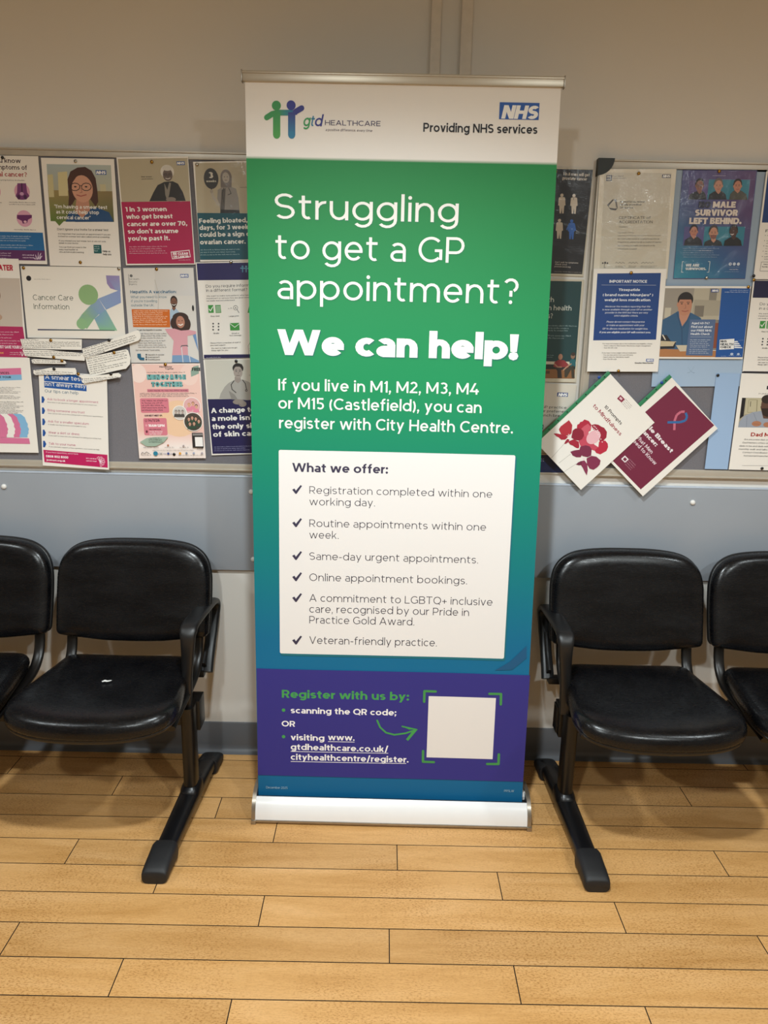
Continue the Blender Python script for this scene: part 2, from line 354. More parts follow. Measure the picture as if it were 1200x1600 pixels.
class Print:
    """collects flat polygons in millimetres; each later layer lies a hair in front of the earlier ones"""
    def __init__(s, step=.035, wave=None, clip=None, lift=0.): s.lift = lift; s.f = {'l': [], 'p': []}; s.z = .12; s.step = step; s.wave = wave; s.clip = clip
    def put(s, key, polys, col, keep=False):
        s.z += s.step; lift = s.lift if key == 'l' else 0.
        if key == 'l': s.z += .012
        for i_, p in enumerate(polys):
            kz = (i_ % 2) * .004
            if isinstance(p, tuple): kz, p = min(p[0], 9) * .0045, p[1]
            elif key == 'p': kz = (i_ % 7) * .0025
            cs = col if isinstance(col, list) else [col] * len(p)
            if s.clip:
                x0, x1, y0, y1 = s.clip
                if all(q[0] > x1 for q in p) or all(q[0] < x0 for q in p) or all(q[1] > y1 for q in p) or all(q[1] < y0 for q in p): continue
                p = [(min(max(a, x0), x1), min(max(b, y0), y1)) for a, b in p]
            s.f[key].append((p, cs, s.z + lift + kz))
    def ops(s, ops):
        for o in ops:
            k = o[0]
            if k == 'T':
                _, t, col, x, y, wd_, cap, w, it = o; s.put('l', text_quads(t, x, y, wd_, cap, w, it), hexc(col))
            elif k == 'K':
                _, col, x, y, wd_, h, seed = o; rnd = random.Random(seed * 13 + 5); qs = []; cx = 0
                while cx < wd_ - h:
                    L = min(h * rnd.uniform(1.2, 5.5), wd_ - cx); n = max(1, int(L / (h * .55)))
                    for i in range(n):  # little letter-like strokes, word by word
                        a = x + cx + i * L / n; hh = h * rnd.choice((.62, .66, .9, .62)); b = a + L / n * .80
                        m = hh * .32
                        if rnd.random() < .5: qs += [[(a, y), (b, y), (b, y + m), (a, y + m)], [(a, y), (a + (b - a) * .42, y), (a + (b - a) * .42, y + hh), (a, y + hh)]]
                        else: qs += [[(a, y + hh - m), (b, y + hh - m), (b, y + hh), (a, y + hh)], [(b - (b - a) * .42, y), (b, y), (b, y + hh), (b - (b - a) * .42, y + hh)]]
                    cx += L + h * .5
                s.put('l', qs, hexc(col))
            elif k == 'P': p = o[2]; s.put('p', [list(zip(p[::2], p[1::2]))], hexc(o[1]))
            elif k == 'G': p = o[2]; s.put('p', grad_grid(list(zip(p[::2], p[1::2])), [hexc(c) for c in o[1]]) if 0 else [list(zip(p[::2], p[1::2]))], [hexc(c) for c in o[1]])
            elif k == 'R': s.put('p', [rrect(o[2], o[3], o[4], o[5], o[6] * .4)], hexc(o[1]))
            elif k == 'C': s.put('p', [[(o[2] + o[4] * math.cos(i * PI / 12), o[3] + o[5] * math.sin(i * PI / 12)) for i in range(24)]], hexc(o[1]))
            elif k == 'L': p = o[3]; s.put('p', stroke(list(zip(p[::2], p[1::2])), max(o[2], .35), o[4]), hexc(o[1]))
    def build(s, key, name, mat, parent, depth=0., sheet=None):
        fs = s.f[key]
        if not fs and not sheet: return None
        vs = []; faces = []; cols = []
        if sheet:  # the paper itself, front, back and edge
            pts, th, pc = sheet; n = len(pts)
            vs = [(a / 1000, 0, b / 1000) for a, b in pts] + [(a / 1000, th, b / 1000) for a, b in pts]
            faces = [range(n), range(2 * n - 1, n - 1, -1)] + [(i, i + n, (i + 1) % n + n, (i + 1) % n) for i in range(n)]
            cols = [pc] * sum(len(f) for f in faces)
        for p, cs, z in fs:
            if s.wave:
                for (pp, cc) in split_poly(p, cs, 20.):
                    faces.append(range(len(vs), len(vs) + len(pp))); vs += [s.wave(a, b, z) for a, b in pp]; cols += cc
            else:
                faces.append(range(len(vs), len(vs) + len(p))); vs += [(a / 1000, -z / 1000 + depth, b / 1000) for a, b in p]; cols += cs
        me = bpy.data.meshes.new(name); me.from_pydata(vs, [], [tuple(f) for f in faces])
        ca = me.color_attributes.new('Col', 'FLOAT_COLOR', 'CORNER')
        flat = [c for q in cols for c in (*q, 1.)]
        if len(ca.data) * 4 == len(flat): ca.data.foreach_set('color', flat)
        # every polygon faces the room
        bm = bmesh.new(); bm.from_mesh(me)
        k0 = len(sheet[0]) + 2 if sheet else 0; bm.faces.ensure_lookup_table()
        bad = [f for f in bm.faces if f.index >= k0 and f.normal.y > 0]
        if sheet:
            if bm.faces[0].normal.y > 0: bad += [bm.faces[i] for i in range(k0)]
        bmesh.ops.reverse_faces(bm, faces=bad); bm.to_mesh(me); bm.free()
        me.materials.append(M[mat]); return link(name, me, parent)
def split_poly(p, cs, cell):
    """cut a polygon (with corner colours) into strips and cells no larger than cell, so that it can follow a curved sheet"""
    def cut(poly, ax, v):
        lo, hi = [], []
        for i in range(len(poly)):
            a, b = poly[i], poly[(i + 1) % len(poly)]
            da, db = a[0][ax] - v, b[0][ax] - v
            if da <= 0: lo.append(a)
            if da >= 0: hi.append(a)
            if da * db < 0:
                t = da / (da - db); m = (tuple(a[0][j] + (b[0][j] - a[0][j]) * t for j in (0, 1)), tuple(a[1][j] + (b[1][j] - a[1][j]) * t for j in range(3))); lo.append(m); hi.append(m)
        return lo, hi
    polys = [list(zip(p, cs))]
    for ax in (0, 1):
        res = []
        for poly in polys:
            a = min(q[0][ax] for q in poly); b = max(q[0][ax] for q in poly); v = math.floor(a / cell) * cell + cell; rest = poly
            while v < b - .01 and len(rest) > 2:
                lo, rest = cut(rest, ax, v)
                if len(lo) > 2: res.append(lo)
                v += cell
            if len(rest) > 2: res.append(rest)
        polys = res
    return [([q[0] for q in poly], [q[1] for q in poly]) for poly in polys]

# ------------------------------------------------------------------ setting
XL, XR, YB, ZC = -3.3, 3.3, -4.6, 2.75
boxo('wall_back', 'wall', (XL, XR, 0, .12, -.05, ZC + .1)); wb = COL.objects['wall_back']; tag(wb, kind='structure')
tag(boxo('wall_left', 'farwall', (XL - .12, XL, YB, .12, -.05, ZC + .1)), kind='structure')
tag(boxo('wall_right', 'farwall', (XR, XR + .12, YB, .12, -.05, ZC + .1)), kind='structure')
tag(boxo('wall_rear', 'farwall', (XL - .12, XR + .12, YB - .12, YB, -.05, ZC + .1)), kind='structure')
tag(boxo('ceiling', 'ceiling', (XL - .12, XR + .12, YB - .12, .12, ZC, ZC + .1)), kind='structure')
fl = tag(boxo('floor', 'joint', (XL, XR, YB, 0, -.05, -.003)), kind='structure')
# floor boards laid end to end, each course stepped by about a third of a length
PW, PLN, PY0 = .10588, .928, -.06083
joints = {-1: .367, 0: -.297, 1: 1.0161, 2: .44, 3: -.295, 4: .0673, 5: .3453, 6: -.2867, 7: .0431, 8: .3389, 9: -.3113}
row = 0; y1 = 0.
while y1 > YB:
    y0 = PY0 - PW * row if row else PY0
    if row == 0: y1 = 0.
    j = joints.get(row - 1)
    if j is None: j = random.uniform(0, PLN)
    if row - 1 >= 10: j = (-.3113 - .32 * (row - 10)) % PLN
    x = j - PLN * math.ceil((j - XL) / PLN)
    while x < XR:
        a, b = max(x, XL), min(x + PLN, XR)
        if b - a > .01:
            g = .0007
            bm = bmesh.new(); L_, W_ = (b - a) / 2 - g, (y1 - max(y0, YB)) / 2 - g
            vs = [bm.verts.new((sx * L_, sy * W_, -.004)) for sx, sy in ((-1, -1), (1, -1), (1, 1), (-1, 1))]
            v2 = [bm.verts.new((sx * (L_), sy * (W_), -.0006)) for sx, sy in ((-1, -1), (1, -1), (1, 1), (-1, 1))]
            v3 = [bm.verts.new((sx * (L_ - .0006), sy * (W_ - .0006), 0)) for sx, sy in ((-1, -1), (1, -1), (1, 1), (-1, 1))]
            for P_, Q_ in ((vs, v2), (v2, v3)):
                for i in range(4): bm.faces.new((P_[i], P_[(i + 1) % 4], Q_[(i + 1) % 4], Q_[i])).material_index = 1
            bm.faces.new(v3)
            ob = bm_obj('floor_board', bm, 'wood', fl, smooth=False, loc=((a + b) / 2, (y1 + max(y0, YB)) / 2, 0)); ob.data.materials.append(M['joint'])
        x += PLN
    y1 = y0; row += 1
# coved vinyl skirting
bm = bmesh.new()
prof = [(-.0, .113), (-.004, .113), (-.006, .110), (-.006, .03), (-.008, .016), (-.014, .007), (-.024, .002), (-.026, .0005), (0, .0005)]
vsA = [bm.verts.new((XL, y, z)) for y, z in prof]; vsB = [bm.verts.new((XR, y, z)) for y, z in prof]
for i in range(len(prof)): bm.faces.new((vsA[i], vsA[(i + 1) % len(prof)], vsB[(i + 1) % len(prof)], vsB[i]))
bm.faces.new(vsA); bm.faces.new(vsB[::-1])
tag(bm_obj('baseboard_back', bm, 'skirting', None, angle=50), kind='structure')

# surface-mounted cable trunking above the banner
for x0, x1, lb in ((.1135, .1395, 'narrow painted cable trunking on the wall, left of the two strips above the banner'), (.198, .2275, 'wider painted cable trunking on the wall, right of the two strips above the banner')):
    t = thing('cable_trunking', lb, 'cable trunking', ((x0 + x1) / 2, 0, 1.96), group=None)
    w_ = (x1 - x0) / 2
    boxo('trunking_body', 'trunk', (-w_, w_, -.012, 0, 0, .785), t)
    boxo('trunking_lid', 'trunk', (-w_ - .0008, w_ + .0008, -.0155, -.0115, 0, .785), t, bev=.0012)

# grey protective wall panels with capped screws
def wall_panel(x0, x1, label, caps, z0=.676, z1=.990):
    t = thing('wall_panel', label, 'wall panel', (0, 0, z0))
    boxo('panel_board', 'panel', (x0, x1, -.012, 0, 0, z1 - z0), t, bev=.0015)
    boxo('painted_lit_top_edge', 'panel_lit_edge', (x0, x1, -.0135, 0, z1 - z0, z1 - z0 + .006), t, bev=.002)  # paler colour paints in the strong light on the panel's top face
    for x, z in caps:
        bm = bmesh.new(); rs = []
        for rr, yy in ((.0085, -.012), (.0085, -.0145), (.0075, -.017), (.005, -.019), (.0015, -.0197)):
            rs.append([Vector((x + rr * math.cos(a * PI / 8), yy, z - z0 + rr * math.sin(a * PI / 8))) for a in range(16)])
        rings_mesh(bm, rs); bm_obj('screw_cap', bm, 'cap', t)
    return t
wall_panel(-3.25, -.372, 'grey protective wall panel behind the left bench', [(-1.216, .944), (-.419, .944), (-.417, .716), (-2.1, .944), (-2.9, .944)])
wall_panel(.47, 3.25, 'grey protective wall panel behind the right bench', [(1.009, .939), (1.95, .939), (2.9, .939)], .672, .985)

# notice boards
def notice_board(label, x0, x1, z0, z1, fw=.021, corners=((0, 0),)):
    t = thing('notice_board', label, 'notice board', (x0, 0, z0)); W_, H_ = x1 - x0, z1 - z0
    boxo('felt_panel', 'felt', (fw * .6, W_ - fw * .6, -.0145, -.001, fw * .6, H_ - fw * .6), t)
    def rail(a, b, c, d):
        bm = bmesh.new(); box(bm, a, b, -.0175, 0, c, d, bev=.0015)
        # raised outer lip of the aluminium section
        if b - a > d - c:
            zz = d - .005 if c > H_ / 2 else c; box(bm, a, b, -.0215, -.0165, zz, zz + .005, bev=.001)
        else:
            xx = a if a < W_ / 2 else b - .005; box(bm, xx, xx + .005, -.0215, -.0165, c, d, bev=.001)
        return bm_obj('frame_rail', bm, 'frame', t)
    rail(0, W_, H_ - fw, H_); rail(0, W_, 0, fw); rail(0, fw, fw, H_ - fw); rail(W_ - fw, W_, fw, H_ - fw)
    for sx, sz in corners:
        bm = bmesh.new(); n = 8; r = .047; pts = [(0, 0)] + [(r * math.cos(i * PI / 2 / n) , r * math.sin(i * PI / 2 / n)) for i in range(n + 1)]
        X0 = -.002 if sx == 0 else W_ + .002; Z0 = H_ + .002 if sz == 1 else -.002; dx = 1 if sx == 0 else -1; dz = -1 if sz == 1 else 1
        rings_mesh(bm, [[Vector((X0 + dx * a, y, Z0 + dz * b)) for a, b in pts] for y in (-.001, -.022, -.0245)])
        bm_obj('corner_cap', bm, 'corner', t, smooth=False)
    return t
notice_board('long grey felt notice board left of the banner, crowded with health posters', -2.31, -.26, 1.013, 1.952, corners=((0, 0), (0, 1), (1, 0), (1, 1)))
notice_board('grey felt notice board right of the banner with one dark corner cap showing', .6125, 2.66, 1.021, 1.957, fw=.026, corners=((0, 1), (1, 0), (1, 1)))

# print on the papers and the banner, in millimetres in the frame of each sheet
POSTERS = [
 ("poster","symptoms poster with round purple icons, cut off by the left photo edge","poster",-1121.7,-19.7,1779.8,0.0046,"f0ebe3","l",[-106.1,149.7,106.1,149.7,106.1,-149.7,-106.1,-149.7],[
  ["T","Do you know","3a2536",-60.8,130.4,115.2,12.0,0.13,2],
  ["T","the symptoms of","3a2536",-64.5,112.4,135.6,12.0,0.13,2],
  ["T","cervical cancer?","a5202f",-64.9,93.3,134.1,12.1,0.13,2],
  ["T","Common symptoms include:","554a50",-52.5,81.7,113.7,3.5,0.1,0],
  ["C","dda6bf",50.2,53.0,22.7,22.7],
  ["P","7a3d78",[38.7,75.3,64.1,75.7,65.1,50.7,71.1,41.2,60.8,31.3,48.6,30.2,36.7,30.9,29.7,40.5,35.5,50.2]],
  ["L","3a1c40",3.0,[51.6,74.5,50.0,50.5],1],
  ["C","c79ac0",48.9,46.6,6.0,4.7],
  ["C","4a2450",39.1,38.1,4.7,6.0],
  ["C","4a2450",58.1,38.4,4.7,6.0],
  ["C","dda6bf",-35.2,51.6,22.7,22.7],
  ["C","7a3d78",-35.5,49.0,13.4,16.7],
  ["C","dda6bf",49.8,-21.7,23.0,23.0],
  ["P","6a2c68",[28.9,-12.0,73.0,-11.2,72.3,-18.8,60.6,-24.5,57.0,-33.7,43.9,-35.9,41.6,-28.1,28.3,-21.8]],
  ["C","e8bccc",51.4,-30.5,4.4,3.4],
  ["K","6a6068",9.2,21.8,80.8,3.0,7],
  ["K","6a6068",8.6,15.9,78.8,3.0,8],
  ["K","6a6068",16.1,-54.0,66.9,3.1,7],
  ["K","6a6068",-66.1,20.5,54.6,3.0,7],
  ["K","6a6068",-66.8,14.7,53.2,3.0,8],
  ["K","6a6068",-74.5,-55.6,49.5,3.1,9],
  ["P","1e68a2",[-120.9,-59.6,100.7,-60.2,102.0,-110.8,-123.3,-110.9]],
  ["P","5c2a60",[-123.3,-110.9,102.0,-110.8,101.5,-139.5,-122.3,-139.2]],
  ["K","cfdcea",-90.4,-72.9,155.3,3.1,7],
  ["K","cfdcea",-91.0,-78.9,151.5,3.1,8],
  ["K","cfdcea",-91.8,-85.5,139.8,3.1,9],
  ["K","cfdcea",-93.2,-98.1,163.7,3.1,21],
  ["K","cfdcea",-93.9,-104.7,142.0,3.1,22],
  ["K","e0cfe4",-95.8,-121.4,96.5,3.4,28],
  ["K","e0cfe4",-96.5,-128.1,96.3,3.4,29],
  ["K","e0cfe4",-97.3,-135.4,85.3,3.4,30],
  ["T","Jo's cervical","e9d9ec",33.4,-125.9,35.0,3.7,0.14,0],
  ["T","cancer trust","e9d9ec",34.4,-133.2,33.3,3.7,0.14,0],
  ["L","e9d9ec",1.0,[78.7,-135.9,89.7,-127.4,84.0,-136.4],1],
  ["L","e9d9ec",1.0,[78.7,-135.9,93.0,-125.8,85.7,-136.4],1],
  ["L","e9d9ec",1.0,[78.7,-135.9,90.6,-117.5,84.0,-136.4],1],
  ["L","e9d9ec",1.0,[78.7,-135.9,82.8,-116.2,79.8,-136.5],1],
  ["L","e9d9ec",1.0,[78.7,-135.9,73.2,-122.6,75.1,-136.6],1],
  ["L","e9d9ec",1.0,[78.7,-135.9,66.5,-131.7,72.0,-136.6],1],
 ]),
 ("poster","poster of a dark-haired woman in glasses over blurred buildings, top row of the left board","poster",-900.9,-21.9,1776.5,0.0047,"f0ebe3","l",[-106.1,149.4,106.1,149.4,106.1,-149.4,-106.1,-149.4],[
  ["G",["a9b6b8","b2bcb6","b6b6a0","a9aa98"],[-90.9,132.8,95.8,132.7,95.0,62.0,-92.9,62.2]],
  ["G",["9c8a58","8a7850","4c5a30","5f7a34"],[-92.9,62.2,95.0,62.0,94.3,-22.7,-92.9,-23.5]],
  ["P","c9bf92",[-90.8,103.7,-75.3,105.5,-76.7,43.2,-91.8,42.9]],
  ["P","d0c596",[-60.5,111.1,-32.9,113.5,-35.8,47.1,-62.6,46.6]],
  ["P","c4bc98",[59.6,80.7,76.7,80.3,77.1,61.8,59.9,61.5]],
  ["P","4a2c22",[-33.0,47.1,-33.7,91.9,-23.4,113.7,-2.0,124.8,20.4,127.0,38.4,116.9,48.8,96.4,51.5,64.5,51.9,32.4,43.0,19.3,28.9,38.5,-15.9,37.7,-31.5,14.9,-37.5,18.0]],
  ["P","1f4a78",[-20.9,-24.6,-15.6,-1.1,9.6,10.7,48.0,16.2,81.6,3.7,93.6,-22.1]],
  ["P","1f4a78",[-48.7,-24.5,-35.8,5.1,-18.5,5.3,-17.4,-23.9]],
  ["P","c08a72",[-9.9,47.5,23.5,48.0,26.0,9.3,0.7,-13.9,-18.5,5.3]],
  ["C","cf9a80",7.8,67.0,30.6,37.3],
  ["P","4a2c22",[-23.5,79.3,-12.9,108.1,7.7,118.0,10.8,114.2,-7.5,98.7]],
  ["P","4a2c22",[11.1,117.4,34.1,105.7,42.4,80.4,36.1,86.7,22.1,105.5]],
  ["L","241a1c",2.0,[1.4,72.4,-2.2,65.8,-10.3,61.9,-19.6,62.3,-26.1,66.8,-27.2,73.6,-22.3,79.7,-13.5,82.6,-4.6,81.1,0.8,75.9,0.4,69.1],1],
  ["C","2a2020",-12.4,72.5,4.0,2.0],
  ["L","241a1c",2.0,[34.3,72.9,30.8,66.4,22.7,62.5,13.4,62.9,6.8,67.4,5.8,74.1,10.7,80.2,19.4,83.2,28.3,81.7,33.8,76.4,33.4,69.6],1],
  ["C","2a2020",19.2,73.0,4.0,2.0],
  ["L","241a1c",1.7,[1.6,75.9,6.4,76.0],1],
  ["L","a86a58",1.7,[3.8,68.6,6.3,57.4,0.1,56.6],1],
  ["L","a24e48",2.7,[-9.7,50.1,2.1,47.0,17.9,51.1],1],
  ["R","24509c",50.4,118.7,81.3,106.5,0],
  ["T","NHS","f4f2ee",51.6,108.0,27.3,8.6,0.2,1],
  ["T","“I’m having a smear test","f2f0ea",-78.3,12.5,155.4,10.0,0.13,0],
  ["T","as it could help stop","f2f0ea",-74.4,-2.1,126.2,10.1,0.13,0],
  ["T","cervical cancer”","f2f0ea",-74.0,-17.4,100.4,10.1,0.13,0],
  ["P","5f7a34",[-79.7,-23.0,-53.8,-23.2,-68.4,-36.2]],
  ["T","Don't ignore your invite for a smear test","3c3a38",-75.0,-48.5,151.2,6.2,0.1,0],
  ["T","It is important that you book an appointment if you are","3c3a38",-73.6,-60.3,154.8,4.0,0.1,0],
  ["T","invited for a smear test (also called cervical screening).","3c3a38",-74.2,-67.5,153.6,4.0,0.1,0],
  ["T","If you missed your last smear test or are not sure,","3c3a38",-73.2,-79.7,140.2,4.0,0.1,0],
  ["T","speak to your doctor.","3c3a38",-73.8,-86.3,59.0,4.0,0.1,0],
  ["T","You can find out more in the","3c3a38",-74.0,-97.6,80.3,4.0,0.1,0],
  ["T","easy read leaflet at","3c3a38",-74.6,-104.6,55.9,4.0,0.1,0],
  ["T","nhs.uk/cervicalscreening","3c3a38",-74.5,-111.6,72.8,4.0,0.1,0],
  ["R","0f5a5c",28.7,-87.9,51.7,-111.8,0],
  ["K","cfe4e0",30.7,-94.2,16.1,3.4,7],
  ["K","cfe4e0",30.2,-100.2,15.7,3.4,8],
  ["K","cfe4e0",29.8,-106.2,14.5,3.4,9],
  ["T","Help us","3c3a38",55.2,-107.8,22.7,5.0,0.14,0],
  ["T","help you","3c3a38",55.6,-116.4,24.5,5.0,0.14,0],
 ]),
 ("poster","poster with a magenta lower half and a white-haired woman in black","poster",-680.0,-19.7,1785.8,0.0326,"f0ebe3","l",[-104.2,149.6,104.2,149.6,104.2,-149.6,-104.2,-149.6],[
  ["P","b8ad92",[-100.3,144.9,102.4,145.2,101.7,27.6,-100.6,27.9]],
  ["P","2c2a2a",[-18.9,28.9,-4.5,53.3,9.0,72.6,29.5,81.4,54.7,82.8,69.3,75.9,81.9,52.4,88.4,28.7]],
  ["P","8a8378",[29.2,78.1,36.7,59.6,43.7,79.6,48.9,77.8,41.0,46.1,34.3,29.3,29.5,46.2]],
  ["C","dcd6cc",40.3,108.9,19.7,18.6],
  ["C","6b5c55",41.0,100.3,14.2,17.3],
  ["C","d2ccc2",41.1,118.8,14.5,7.6],
  ["C","2a2220",35.4,101.6,1.7,1.0],
  ["L","26201e",0.9,[39.7,101.3,37.7,98.7,33.7,98.1,30.7,99.9,31.0,102.8,34.3,104.6,38.2,103.8,39.7,101.2],1],
  ["C","2a2220",46.9,101.5,1.7,1.0],
  ["L","26201e",0.9,[51.9,101.1,49.9,98.5,45.9,98.0,42.9,99.8,43.1,102.7,46.5,104.4,50.4,103.7,51.8,101.1],1],
  ["L","e6e0d8",1.7,[34.5,91.0,40.9,89.3,47.5,91.5],1],
  ["L","3a302c",1.4,[40.9,98.9,42.0,94.6],1],
  ["C","8c8078",45.4,33.3,14.7,6.3],
  ["L","8c8078",3.5,[50.8,32.5,55.4,23.0],1],
  ["L","8c8078",3.1,[45.3,31.9,48.3,23.8],1],
  ["R","24509c",69.6,136.3,93.1,126.2,0],
  ["T","NHS","f4f2ee",70.4,128.0,20.9,6.7,0.2,1],
  ["T","Elsie, breast","4a453c",-36.6,94.5,31.1,3.0,0.12,0],
  ["T","cancer survivor","4a453c",-37.1,88.5,34.0,3.0,0.12,0],
  ["P","b0184f",[-101.4,27.9,101.7,27.6,101.1,-146.8,-100.1,-145.2]],
  ["T","1 in 3 women","f2ece8",-91.2,1.0,121.8,12.5,0.17,0],
  ["T","who get breast","f2ece8",-90.6,-19.1,137.0,12.6,0.17,0],
  ["T","cancer are over 70,","f2ece8",-90.3,-39.6,178.7,12.6,0.17,0],
  ["T","so don’t assume","f2ece8",-90.0,-60.2,150.3,12.7,0.17,0],
  ["T","you’re past it.","f2ece8",-91.1,-80.2,124.7,12.8,0.17,0],
  ["K","e2b4c4",-89.5,-98.6,113.4,3.2,14],
  ["K","e2b4c4",-90.1,-104.8,96.9,3.2,15],
  ["K","e2b4c4",-90.7,-111.1,107.9,3.2,16],
  ["K","e2b4c4",-91.3,-117.3,113.7,3.2,17],
  ["P","f2e6e8",[33.1,-112.8,89.6,-107.9,92.1,-128.5,35.9,-134.1]],
  ["P","b0184f",[35.2,-114.9,87.6,-110.3,89.7,-126.7,37.5,-131.7]],
  ["T","BE CLEAR","f6eeee",39.4,-121.9,45.4,7.0,0.2,0],
  ["T","ON CANCER","f6eeee",39.5,-130.0,46.2,6.3,0.2,0],
  ["K","e2b4c4",54.0,-137.5,38.6,2.5,7],
 ]),
 ("poster","teal and grey poster with a woman holding a round black balloon, beside the banner","poster",-453.3,-21.9,1790.0,0.0388,"f0ebe3","l",[-108.0,138.2,108.0,138.2,108.0,-138.2,-108.0,-138.2],[
  ["P","bdb298",[-102.6,134.5,101.5,134.1,102.1,-5.7,-106.6,-1.3]],
  ["P","96908a",[-37.9,-3.2,-39.1,20.5,-44.5,37.5,-41.7,60.9,-28.6,68.1,-3.4,69.6,12.4,63.3,17.9,36.4,18.9,-3.5]],
  ["P","5c5650",[-39.0,-3.2,-29.9,60.7,-18.0,65.5,-26.3,-3.4]],
  ["L","b8b0a4",7.7,[-42.0,20.6,-55.7,41.0,-60.0,57.2],1],
  ["C","7a706a",-14.7,93.8,16.6,22.1],
  ["P","7a706a",[-31.1,94.1,1.8,93.5,-0.7,66.9,-32.3,67.5]],
  ["C","b5aca0",-15.4,93.8,10.4,14.5],
  ["C","3a3430",-19.5,95.9,1.7,1.0],
  ["C","3a3430",-11.0,95.8,1.7,1.0],
  ["L","6a5450",1.4,[-19.1,86.6,-13.0,86.5],1],
  ["L","3a3836",1.7,[-23.4,65.6,-29.1,50.7,-26.1,27.0],1],
  ["L","3a3836",1.7,[-9.0,65.4,-2.9,50.2,-12.1,47.0],1],
  ["P","2e2c2c",[-35.8,6.9,18.3,4.3,18.9,-4.2,-37.2,-3.2]],
  ["C","3a3837",-58.5,91.9,21.4,28.3],
  ["P","3a3837",[-69.7,71.5,-50.0,71.1,-59.7,61.3]],
  ["T","3","d8d2c4",-66.3,93.1,14.3,16.6,0.2,0],
  ["T","weeks","d8d2c4",-73.6,82.2,29.4,6.0,0.17,0],
  ["C","a89e92",-60.0,57.2,4.5,5.2],
  ["K","5a554c",23.3,65.5,59.2,2.8,7],
  ["P","0e5362",[-106.6,-1.3,102.8,-6.4,105.0,-135.2,-110.1,-132.8]],
  ["T","Feeling bloated,","ece9e2",-102.6,-30.0,143.2,12.9,0.17,0],
  ["T","days, for 3 weeks","ece9e2",-103.0,-48.8,154.0,13.0,0.17,0],
  ["T","could be a sign of","ece9e2",-103.7,-68.4,157.2,13.1,0.17,0],
  ["T","ovarian cancer.","ece9e2",-104.2,-89.5,135.7,13.1,0.17,0],
  ["K","a8c4c8",-104.8,-106.4,120.7,3.2,35],
  ["K","a8c4c8",-105.3,-113.4,104.4,3.2,36],
  ["K","a8c4c8",-105.8,-120.3,117.5,3.2,37],
 ]),
 ("poster","white landscape information sheet with a green-headed running figure","poster",-944.7,-19.7,1520.4,0.0095,"efeae0","l",[-150.3,104.9,150.3,104.9,150.3,-104.9,-150.3,-104.9],[
  ["C","1c1a20",-129.1,70.1,7.6,7.6],
  ["K","8a8680",-113.5,66.9,52.0,2.4,7],
  ["T","Cancer Care","2f4438",-121.9,7.2,121.5,15.8,0.075,0],
  ["T","Information","2f4438",-122.1,-19.3,107.6,15.8,0.075,0],
  ["G",["9586b6","9b90c0","8fa0c8","8e9ac6"],[104.1,81.2,144.6,80.7,144.9,35.9,129.9,39.2]],
  ["P","9586b6",[104.1,81.2,129.9,39.2,114.4,44.1,105.5,57.6]],
  ["G",["8fb486","86a8b0","7fa0c4","86ac98"],[23.0,-32.4,50.1,-6.2,80.5,-26.6,57.4,-47.6]],
  ["G",["8cb48c","86ac9a","8cb88c","90bc90"],[4.9,-55.1,23.0,-32.4,57.4,-47.6,34.3,-76.4]],
  ["C","8fba8a",19.8,-61.2,16.3,16.3],
  ["G",["86a6b4","8ea4c8","8aa2c8","7fa0c4"],[48.1,-8.0,76.6,14.0,96.9,-22.9,76.4,-33.5]],
  ["G",["8ea4c8","8c9ccc","8a9ecc","88a2c8"],[76.6,14.0,144.2,40.0,144.0,2.4,97.2,-18.8]],
  ["G",["7ea4c0","80a8bc","8cc096","88bc92"],[59.4,-45.8,95.5,-17.8,126.6,-80.2,72.9,-78.7]],
  ["C","8fb47e",46.5,24.5,29.7,29.7],
  ["G",["3a3860","3a3860","4f7a68","4f7a68"],[-116.4,-78.1,-116.8,-82.0,118.6,-81.0,118.8,-78.2]],
 ]),
 ("poster","magenta and white poster below the symptoms poster, mostly off the left edge","poster",-1205.7,-21.9,1499.0,0.0017,"f0ebe3","l",[-106.8,145.2,106.8,145.2,106.8,-145.2,-106.8,-145.2],[
  ["T","NOW OR LATER","b8203c",-39.7,110.8,127.3,16.8,0.2,0],
  ["P","c8bcb0",[-110.8,88.5,105.2,89.3,101.4,-51.3,-115.0,-52.1]],
  ["C","8a6a58",26.8,40.2,15.7,21.0],
  ["C","b89a84",23.6,-25.1,17.7,10.6],
  ["P","b0285c",[-115.0,-52.1,101.3,-52.0,107.0,-144.3,-115.0,-144.1]],
  ["K","e8c8d4",-59.8,-70.2,152.5,3.6,42],
  ["K","e8c8d4",-60.7,-78.2,130.6,3.6,43],
  ["K","e8c8d4",-61.8,-87.7,130.3,3.6,44],
  ["K","e8c8d4",-62.7,-96.5,153.0,3.6,45],
  ["K","e8c8d4",-63.6,-104.2,141.2,3.6,46],
  ["T","DON'T JUST SAVE YOUR LIFE","f4e8ec",-7.6,-118.3,108.0,9.2,0.17,0],
  ["T","CODE","e8a060",12.3,-134.5,22.4,5.0,0.17,0],
  ["K","e8c8d4",54.1,-131.2,34.3,3.2,7],
  ["K","e8c8d4",53.5,-137.2,33.5,3.2,8],
  ["L","e8c8d4",1.1,[91.1,-141.1,85.2,-127.1],1],
  ["L","e8c8d4",1.1,[91.1,-141.1,89.5,-127.0],1],
  ["L","e8c8d4",1.1,[91.1,-141.1,93.9,-126.9],1],
  ["L","e8c8d4",1.1,[91.1,-141.1,98.2,-126.8],1],
  ["L","e8c8d4",1.1,[91.1,-141.1,102.5,-126.7],1],
 ]),
 ("poster","pale vaccination poster of a curly-haired girl in pink with crutches","poster",-679.3,-19.7,1487.8,0.0255,"dcd8d2","l",[-105.5,139.7,105.5,139.7,105.5,-139.7,-105.5,-139.7],[
  ["G",["d8d4ce","e4e1dc","d8d6d4","cfcdca"],[-10.7,136.0,103.6,137.0,103.3,59.2,-16.6,59.7]],
